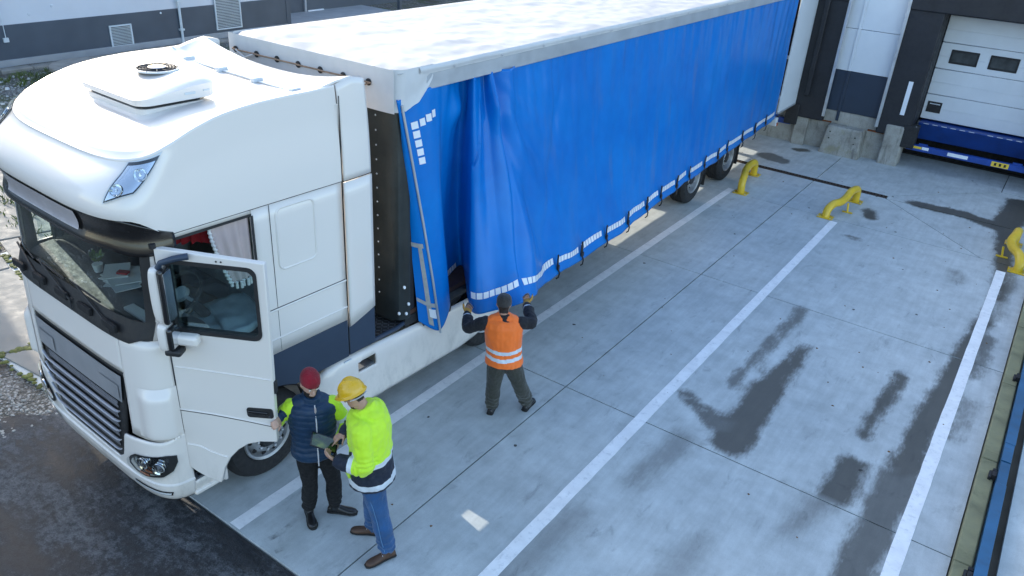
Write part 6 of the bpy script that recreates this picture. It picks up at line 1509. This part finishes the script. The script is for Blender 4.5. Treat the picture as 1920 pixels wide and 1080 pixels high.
# sleeves of the hi-vis top, with reflective bands
def cls_sleeve(p):
    sd, t, d = arm_pos(JA, p); return 1 if (.66 < t < .80 or .98 < t < 1.12) else (2 if t > 1.90 else 0)
def arm_cuts(J, ts):
    out = []
    for sd in ('L', 'R'):
        for t in ts:
            i = 0 if t < 1 else 1; a, b = (J['sh'+sd], J['el'+sd]) if i == 0 else (J['el'+sd], J['wr'+sd]); c = lerpP(a, b, t-i); n = (Vector(b)-Vector(a)).normalized()
            out.append((c, n, lambda q, c=c: (q-c).length < .14))
    return out
g = MB(); arms(g, JA, (.072, .060, .046), .96); finish(remesh(g, .009, 3), 'sleeves', ['hivis_yellow', 'reflex_silver', 'vest_navy'], pa, folds(.010, 17, 5.5), arm_cuts(JA, (.66, .80, .98, 1.12, 1.9)), cls_sleeve)
# quilted vest with collar
def quilt(p, n):
    r = abs(math.sin((p.z - .8)*math.pi/.062 + .5*fnoise(p.x*9, p.y*9, p.z*3))); return .008*r**.6 - .003 + .004*fnoise(p.x*22, p.y*22, p.z*22)
g = MB(); R_ = torso_rings(JA, .048, .004); R_ = [(c, x, y) for c, x, y in R_]; R_[0] = (R_[0][0] + V3(0, 0, -.025), R_[0][1], R_[0][2])
loft(g, R_[:9], 24)
for sd in ('L', 'R'): chain(g, [lerpP(JA['sh'+sd], JA['neck'], .6), lerpP(JA['sh'+sd], JA['neck'], .30)], [.082, .070], seg=12)
nk = JA['neck']; chain(g, [nk + V3(0, 0, -.05), nk + V3(.005, -.005, .02), nk + V3(.012, -.008, .065)], [.098, .090, .086], seg=18, round_ends=False)
vest = finish(remesh(g, .009, 3), 'vest', ['vest_navy'], pa, quilt)
off = Vector(pa.location); zf = JA['fwd']
def on_front(J, z, pad, lat=0.):
    pe, ch, ne = Vector(J['pelvis']), Vector(J['chest']), Vector(J['neck']); t = (z - pe.z)/(ne.z - pe.z); c = pe.lerp(ne, t); d = interp([(0, .118), (.2, .105), (.62, .122), (.8, .118), (.95, .085), (1.1, .075)], t); return c + J['fwd']*(d + pad) + J['side_s']*lat
MB().tube([on_front(JA, z, .054) - off for z in (.845, .95, 1.05, 1.15, 1.25, 1.35, 1.45, 1.52)], .006, 6).build('zip', 'zip_white', vest); MB().box((-.006, -.006, -.03), (.006, .006, .03), Matrix.Translation(on_front(JA, 1.47, .066) - off)).build('zip_puller', 'curtain_rose', vest)
# beanie
H, fr = JA['head'], JA['hfr']; s_, f_, u_ = fr; g = MB()
loft(g, [(H + u_*z + f_*fo, s_*w, f_*dp_) for z, w, dp_, fo in ((.022, .080, .100, -.010), (.03, .087, .107, -.010), (.055, .087, .107, -.012), (.085, .084, .103, -.016), (.115, .070, .086, -.022), (.138, .046, .056, -.028), (.150, .014, .018, -.03))], 24)
finish(remesh(g, .007, 3), 'beanie', ['beanie_red'], pa, lambda p, n: .0022*math.sin(math.atan2((p-H).dot(s_), (p-H).dot(f_))*44) + .003*fnoise(p.x*20, p.y*20, p.z*20))
shoe('boot', pa, (.735, 1.645), toeAL, .295, 'boot_black', .12, V3(.15, -.12, .9)); shoe('boot', pa, (.565, 1.455), toeAR, .295, 'boot_black', .12, V3(.25, -.1, .9))

# ---------------------------------------------------------------- man in the yellow helmet
fB = V3(-.90, -.44).normalized(); sB = V3(-fB.y, fB.x)
JB = dict(pelvis=V3(1.375, 1.54, .95), chest=V3(1.375, 1.53, 1.32), neck=V3(1.335, 1.535, 1.615), head=V3(1.245, 1.475, 1.775), side_h=sB, side_s=sB, fwd=fB, scale=1.04,
    shL=V3(1.45, 1.36, 1.53), elL=V3(1.50, 1.315, 1.215), wrL=V3(1.255, 1.235, 1.205), shR=V3(1.285, 1.70, 1.53), elR=V3(1.12, 1.655, 1.30), wrR=V3(1.135, 1.455, 1.33),
    hipL=V3(1.43, 1.47, .92), kneeL=V3(1.50, 1.50, .51), ankleL=V3(1.56, 1.525, .10), hipR=V3(1.335, 1.615, .92), kneeR=V3(1.30, 1.605, .51), ankleR=V3(1.245, 1.665, .10), cuff=.10)
JB['hfr'] = frame_from(V3(-.78, -.38, -.52), V3(.1, .1, 1))
pb = empty('person', (1.40, 1.55, 0), 'person in yellow hard hat, hi-vis yellow jacket and jeans pointing at a tablet', 'person')
toeBL, toeBR = V3(-.35, -.94), V3(-.86, -.51)
bo = finish(body_mesh(JB, dict(L=dict(d=(-.95, -.05, .10), pn=(.05, .65, .7), curl=.55, toe=toeBL), R=dict(d=(-.25, -.85, -.35), pn=(.1, .1, -.9), curl=.8, toe=toeBR, point=True)), 1.04), 'body', ['skin_tan', 'hair_dark'], pb,
    classify=lambda p: (lambda q: 1 if (q[1] < -.035 and q[2] > -.065) or (abs(q[0]) > .06 and 0 < q[1] < .03 and q[2] > -.01) or (q[2] < -.085 and q[1] > .03) else 0)([(p-JB['head']).dot(a) for a in JB['hfr']]) if (p - JB['head']).length < .165 and (p-JB['head']).dot(JB['hfr'][2]) > -.125 else 0)
face_details(bo, JB['head'], JB['hfr'], 1.04, True)
g = MB(); legs(g, JB, (.108, .086, .080)); loft(g, torso_rings(JB, .014)[:4], 20); jeans = finish(remesh(g, .010, 3), 'jeans', ['denim'], pb, leg_folds(JB, .009, 8.1))
off = Vector(pb.location)
k_, a_, h_ = JB['kneeL'], JB['ankleL'], JB['hipL']; sd_ = sB
MB().tube([h_ + sd_*.104 - V3(0, 0, .08) - off, k_.lerp(h_, .4) + sd_*.101 - off, k_ + sd_*.090 - off, k_.lerp(a_, .5) + sd_*.090 - off, a_ + sd_*.084 + V3(0, 0, .05) - off], .0035, 5).build('seam', 'seam_blue', jeans)
# jacket: yellow body, navy hem and cuffs, silver bands
HZ = .885
def cls_jacket(p):
    sd, t, d = arm_pos(JB, p)
    if d < .105 and t > .25 and (t > .6 or p.z > 1.1):
        return 1 if 1.34 < t < 1.50 else (2 if t >= 1.50 else 0)
    z = p.z
    if z < .92: return 2
    if z < .98: return 1
    if z < 1.15: return 2 if (p - JB['pelvis']).dot(fB) < .135 else 0
    if z < 1.205: return 1 if (p - JB['pelvis']).dot(fB) < .135 else 0
    return 0
g = MB(); R_ = torso_rings(JB, .060, .022); R_[0] = (V3(R_[0][0].x, R_[0][0].y, HZ), R_[0][1]*1.06, R_[0][2]*1.10); loft(g, R_[:9], 24)
arms(g, JB, (.092, .080, .066), .94)
nk = JB['neck']; chain(g, [nk + V3(0, 0, -.08), nk + V3(-.005, -.0, .0), nk + V3(-.025, -.01, .055)], [.125, .112, .104], seg=18, round_ends=False)
chain(g, [nk - fB*.075 + sB*.09 + V3(0, 0, .01), nk - fB*.12 + V3(0, 0, -.01), nk - fB*.075 - sB*.09 + V3(0, 0, .01)], [.045, .055, .045], seg=12)      # hood rolled at the nape
nota = lambda q: arm_pos(JB, q)[2] > .10 or arm_pos(JB, q)[1] < .6
cuts = [(V3(0, 0, z), V3(0, 0, 1), nota) for z in (.92, .98, 1.15, 1.205)] + [(JB['pelvis'] + fB*.135, fB, lambda q: nota(q) and q.z < 1.21)] + arm_cuts(JB, (1.34, 1.50))
def jfold(p, n):
    sd, t, d = arm_pos(JB, p); e = math.exp(-((t-1.0)/.28)**2) if d < .13 else 0
    return .013*fnoise(p.x*12, p.y*12, p.z*9 + 4) + .006*fnoise(p.x*27, p.y*27, p.z*22) + .010*e*math.sin(t*38 + 3*fnoise(p.x*8, p.y*8, p.z*8))
jk = finish(remesh(g, .0095, 3), 'jacket', ['hivis_yellow', 'reflex_silver', 'navy_cloth'], pb, jfold, cuts, cls_jacket)
MB().tube([on_front(JB, z, .078 if z < 1.4 else .07) - off for z in (.88, 1.0, 1.1, 1.2, 1.3, 1.4, 1.5, 1.58)], .007, 6).build('storm_flap', 'hivis_yellow', jk)
for z in (1.12, 1.24, 1.36, 1.48): MB().lathe([(.010, -.004), (.008, .006)], 10, Matrix.Translation(on_front(JB, z, .082, .02) - off) @ fB.to_track_quat('Z', 'Y').to_matrix().to_4x4()).build('press_stud', 'black_rubber', jk)
MB().tube([JB['neck'] + sB*.125 + fB*.03 + V3(0, 0, -.03) - off, JB['neck'] + sB*.135 + fB*.075 + V3(0, 0, -.12) - off], .005, 6).build('pocket_zip', 'black_rubber', jk)
g = MB(); c = JB['pelvis'] + fB*.115 + sB*.11 + V3(0, 0, .10); MB().prism(rounded_poly(-.055, -.06, .055, .06, .012, 3), 0, .012, Matrix.Translation(c + fB*.06 + sB*.03 - off) @ (fB*.8 + sB*.6).normalized().to_track_quat('Z', 'Y').to_matrix().to_4x4()).build('pocket_flap', 'hivis_yellow', jk)
# hard hat
H, fr = JB['head'], JB['hfr']; s_, f_, u_ = fr; g = MB()
hu = (u_ - f_*.12).normalized(); hf = (f_ - hu*f_.dot(hu)).normalized(); hs = hf.cross(hu)
def hring(z, w, dp_, fo): return (H + hu*z + hf*fo, hs*w, hf*dp_)
loft(g, [hring(z, w, d_, fo) for z, w, d_, fo in ((.020, .108, .128, .0), (.035, .107, .127, .0), (.07, .101, .120, -.004), (.105, .086, .104, -.008), (.135, .060, .075, -.012), (.150, .030, .04, -.014), (.155, .008, .01, -.014))], 32)
loft(g, [hring(z, w, d_, fo) for z, w, d_, fo in ((.012, .116, .140, .010), (.018, .124, .152, .016), (.026, .122, .150, .014), (.032, .106, .126, .0))], 32)
loft(g, [(H + hf*(.10 + .028*i) + hu*(.020 - .006*i), hs*(.095 - .014*i - .004*i*i), hu*.007) for i in range(4)], 16)
for q in (-.036, 0, .036): chain(g, [H + hf*.10 + hu*.085 + hs*q, H + hf*.05 + hu*.138 + hs*q, H - hf*.02 + hu*.152 + hs*q, H - hf*.08 + hu*.118 + hs*q], [.008, .011, .011, .008], seg=8)
hh = finish(remesh(g, .006, 2), 'hard_hat', ['helmet_yellow'], pb)
MB().tube([H + hs*(-1)*.07*q_*0 + hs*math.cos(a)*.086 + hf*math.sin(a)*.105 - hu*.012 - off for q_ in (1,) for a in [math.pi*(1 + k/12) for k in range(13)]], .012, 6, flat=.4).build('head_band', 'reflex_silver', hh)
shoe('boot', pb, (1.56, 1.525), toeBL, .30, 'boot_brown', .10, V3(-.1, -.05, 1)); shoe('boot', pb, (1.245, 1.665), toeBR, .30, 'boot_brown', .10, V3(.1, -.1, 1))

# ---------------------------------------------------------------- worker in the orange vest, back to us
fC = V3(-.60, .80).normalized(); sC = V3(-fC.y, fC.x)            # his left
JC = dict(pelvis=V3(1.13, 3.97, .83), chest=V3(1.10, 3.965, 1.13), neck=V3(1.085, 3.97, 1.385), head=V3(1.065, 3.985, 1.545), side_h=sC, side_s=sC, fwd=fC, scale=1.02,
    shL=V3(.925, 3.85, 1.31), elL=V3(.68, 3.85, 1.15), wrL=V3(.475, 4.10, 1.155), shR=V3(1.235, 4.085, 1.315), elR=V3(1.255, 4.24, 1.33), wrR=V3(1.03, 4.52, 1.315),
    hipL=V3(1.06, 3.92, .80), kneeL=V3(1.01, 3.95, .43), ankleL=V3(.965, 4.0, .09), hipR=V3(1.19, 4.03, .80), kneeR=V3(1.27, 4.13, .45), ankleR=V3(1.265, 4.33, .09), cuff=.10)
JC['elR'] = V3(1.315, 4.21, 1.30)
JC['hfr'] = frame_from(V3(-.58, .78, -.12))
pc = empty('person', (1.12, 4.08, 0), 'worker in orange reflective vest and tan gloves lifting the hem of the blue curtain', 'person')
toeCL, toeCR = V3(.15, -.99), V3(-.15, .99)
toeCL = V3(-.35, .94)
finish(body_mesh(JC, dict(L=dict(d=(-.45, .75, .1), pn=(.3, .3, .8), curl=.9, toe=toeCL), R=dict(d=(-.5, .8, .05), pn=(-.3, -.3, .85), curl=.9, toe=toeCR)), .97), 'body', ['skin_tan', 'hair_dark'], pc, classify=lambda p: 1 if (p - JC['head']).length < .15 and (p-JC['head']).dot(JC['hfr'][1]) < -.03 and (p-JC['head']).dot(JC['hfr'][2]) > -.09 else 0)
g = MB(); legs(g, JC, (.108, .088, .080)); loft(g, torso_rings(JC, .014)[:4], 20); finish(remesh(g, .010, 3), 'trousers', ['olive_cloth'], pc, leg_folds(JC, .010, 1.7))
def cls_sw(p):
    sd, t, d = arm_pos(JC, p); return 1 if 1.70 < t < 1.76 and d < .1 else 0
g = MB(); arms(g, JC, (.080, .068, .052), .90); R_ = torso_rings(JC, .028); R_[0] = (R_[0][0] + V3(0, 0, .03), R_[0][1]*1.05, R_[0][2]*1.05); loft(g, R_[:9], 24); nk = JC['neck']; chain(g, [nk + V3(0, 0, -.05), nk, nk + V3(-.008, .01, .04)], [.09, .084, .078], seg=16, round_ends=False)
finish(remesh(g, .0095, 3), 'sweater', ['charcoal_knit', 'reflex_silver'], pc, folds(.010, 14, 2.2), arm_cuts(JC, (1.70, 1.76)), cls_sw)
def cls_vest(p):
    z = p.z - .02*math.sin((p - JC['chest']).dot(sC)*9)*0 + .018*(1 - abs((p-JC['chest']).dot(sC))/.2)
    return 1 if (.905 < z < .952 or 1.000 < z < 1.047) else 0
g = MB(); R_ = torso_rings(JC, .046, .012)[1:9]; R_[0] = (R_[0][0] + V3(0, 0, -.005), R_[0][1], R_[0][2]); loft(g, R_, 26)
for sd in ('L', 'R'): chain(g, [lerpP(JC['sh'+sd], JC['neck'], .85), lerpP(JC['sh'+sd], JC['neck'], .38)], [.085, .078], seg=12)
finish(remesh(g, .0075, 3), 'hivis_vest', ['hivis_orange', 'reflex_silver'], pc, folds(.009, 11, 6.6), [], cls_vest)
H, fr = JC['head'], JC['hfr']; s_, f_, u_ = fr; g = MB()
loft(g, [(H + u_*z + f_*fo, s_*w, f_*dp_) for z, w, dp_, fo in ((.0, .081, .100, -.012), (.01, .085, .105, -.012), (.05, .086, .107, -.013), (.09, .080, .099, -.018), (.115, .064, .080, -.022), (.132, .030, .04, -.026))], 24)
finish(remesh(g, .007, 3), 'beanie', ['cap_dark'], pc, folds(.005, 20, 9.1))
for sd, h in (('L', dict(d=(-.45, .75, .1), pn=(.3, .3, .8))), ('R', dict(d=(-.5, .8, .05), pn=(-.3, -.3, .85)))):
    g = MB(); hand(g, JC['wr'+sd], h['d'], h['pn'], sd == 'R', .9, 1.18); w = Vector(JC['wr'+sd]); d = Vector(h['d']).normalized(); chain(g, [w - d*.06, w - d*.02, w + d*.02], [.046, .040, .036], seg=12)
    finish(remesh(g, .0065, 2), 'glove', ['glove_tan', 'glove_grey'], pc, folds(.003, 40, 3), [(w + d*.085, d, None)], lambda p, w=w, d=d: 1 if (p-w).dot(d) > .085 else 0)
shoe('shoe', pc, (.965, 4.0), toeCL, .27, 'boot_black', .05); shoe('shoe', pc, (1.265, 4.33), toeCR, .27, 'boot_black', .05)

# ---------------------------------------------------------------- tablet between the two men
tn = V3(.42, .22, .88).normalized(); ta = V3(.42, .42, -.42); ta = (ta - tn*ta.dot(tn)).normalized(); tb = tn.cross(ta)
TM = Matrix(((ta.x, tb.x, tn.x, 1.015), (ta.y, tb.y, tn.y, 1.315), (ta.z, tb.z, tn.z, 1.235), (0, 0, 0, 1)))
tab = empty('tablet', (1.015, 1.315, 1.235), 'black tablet held between the red-hatted and helmeted people', 'tablet'); ti = Matrix.Translation(-Vector((1.015, 1.315, 1.235)))
MB().prism(rounded_poly(-.125, -.085, .125, .085, .012, 4), -.004, .004, ti @ TM).build('case', 'tablet_black', tab); MB().prism(rounded_poly(-.112, -.074, .112, .074, .004, 3), .0042, .005, ti @ TM).build('screen', 'tablet_screen', tab)
# ================================================================== LOOSE STONES AND WEEDS IN THE YARD
random.seed(21)
mat('pebble', (.34, .33, .30), .9, var=.45, vs=1.5); mat('pebble_pale', (.58, .56, .52), .9, var=.3, vs=2); mat('weed', (.10, .135, .025), .8, var=.5, vs=3); mat('dry_leaf', (.16, .085, .03), .9, var=.4, vs=4)
def in_yard():
    while True:
        r = random.random()
        if r < .55: x, y = random.uniform(-18.8, -7.5), random.uniform(3.2, 13.5)
        else: x, y = random.uniform(-7.8, -2.9), random.uniform(-3.2, 3.4)
        if -7.1 < x < -2.9 and .7 < y < 3.6 and not (x > -3.2): continue
        return x, y
def stones(name, m, n, s0, s1, label):
    g = MB()
    for k in range(n):
        x, y = in_yard(); s = random.uniform(s0, s1)*(1.7 if x < -8 else 1); a = random.random()*3.14; e = random.uniform(.6, 1.5); h = random.uniform(.35, .7); z = gz(x, y)
        c, q = math.cos(a), math.sin(a)
        P = [(s*e*math.cos(t), s/e*math.sin(t)) for t in (.2, 1.3, 2.2, 3.3, 4.4, 5.4)]
        vs = [(x + c*u*.95 - q*v*.95, y + q*u*.95 + c*v*.95, z - .01) for u, v in P] + [(x + c*u*.6 - q*v*.6 + random.uniform(-.1, .1)*s, y + q*u*.6 + c*v*.6, z + s*h) for u, v in P]
        g.add(vs, [(6, 7, 8, 9, 10, 11)] + [(i, (i+1) % 6, 6+(i+1) % 6, 6+i) for i in range(6)])
    tag(g.build(name, m), label, 'gravel', kind='stuff')
stones('loose_gravel', 'pebble', 9000, .010, .028, 'grey loose gravel stones beside the truck'); stones('pale_rubble', 'pebble_pale', 900, .015, .05, 'pale rubble stones scattered on the weedy ground')
g = MB()
for k in range(900):
    while True:
        x, y = random.uniform(-18.8, -6.6), random.uniform(3.0, 16.5)
        if fnoise(x*.55, y*.55, 2.5) + .25*random.random() > .12: break
    z = gz(x, y)
    for b in range(random.randint(6, 12)):
        a = random.random()*6.28; l = random.uniform(.05, .16); lean = random.uniform(.3, 1.1); px, py = x + random.gauss(0, .05), y + random.gauss(0, .05); w = .006 + .01*random.random()
        dx, dy = math.cos(a), math.sin(a)
        g.add([(px - dy*w, py + dx*w, z), (px + dy*w, py - dx*w, z), (px + dx*l*lean*.5 + dy*w*.8, py + dy*l*lean*.5 - dx*w*.8, z + l*.7), (px + dx*l*lean, py + dy*l*lean, z + l)], [(0, 1, 2), (0, 2, 3)])
tag(g.build('weeds', 'weed'), 'green and yellowish weeds growing through the rubble', 'weeds', kind='stuff')
g = MB()
for (x, y) in ((-8.3, 4.6), (-7.2, 4.5), (-9.2, 4.9), (-6.3, 3.75)):
    for b in range(60):
        a = random.random()*6.28; r = random.uniform(.0, .30); l = random.uniform(.06, .14); px, py = x + r*math.cos(a), y + r*math.sin(a); z = gz(px, py) + random.uniform(.02, .16); a2 = random.random()*6.28; dx, dy = math.cos(a2)*l, math.sin(a2)*l
        g.add([(px, py, z), (px + dx*.5 - dy*.3, py + dy*.5 + dx*.3, z + .02), (px + dx, py + dy, z - .01), (px + dx*.5 + dy*.3, py + dy*.5 - dx*.3, z + .02)], [(0, 1, 2, 3)])
tag(g.build('low_weeds', 'leaf_green'), 'bright leafy weeds at the edge of the gravel path', 'weeds', kind='stuff')
g = MB()
for k in range(60):
    x, y = random.uniform(.6, 5.9), random.uniform(1, 17.5); s = random.uniform(.008, .022); a = random.random()*6.28; P = [(x + s*math.cos(a+t)*random.uniform(.5, 1.2), y + s*math.sin(a+t)*random.uniform(.5, 1.2)) for t in (0, 1.2, 2.5, 3.7, 5)]
    g.add([(u, v, .002) for u, v in P] + [(x, y, .004 + s*.5)], [(i, (i+1) % 5, 5) for i in range(5)])
tag(g.build('litter', 'dry_leaf'), 'scattered leaf crumbs and grit on the concrete', 'litter', kind='stuff')
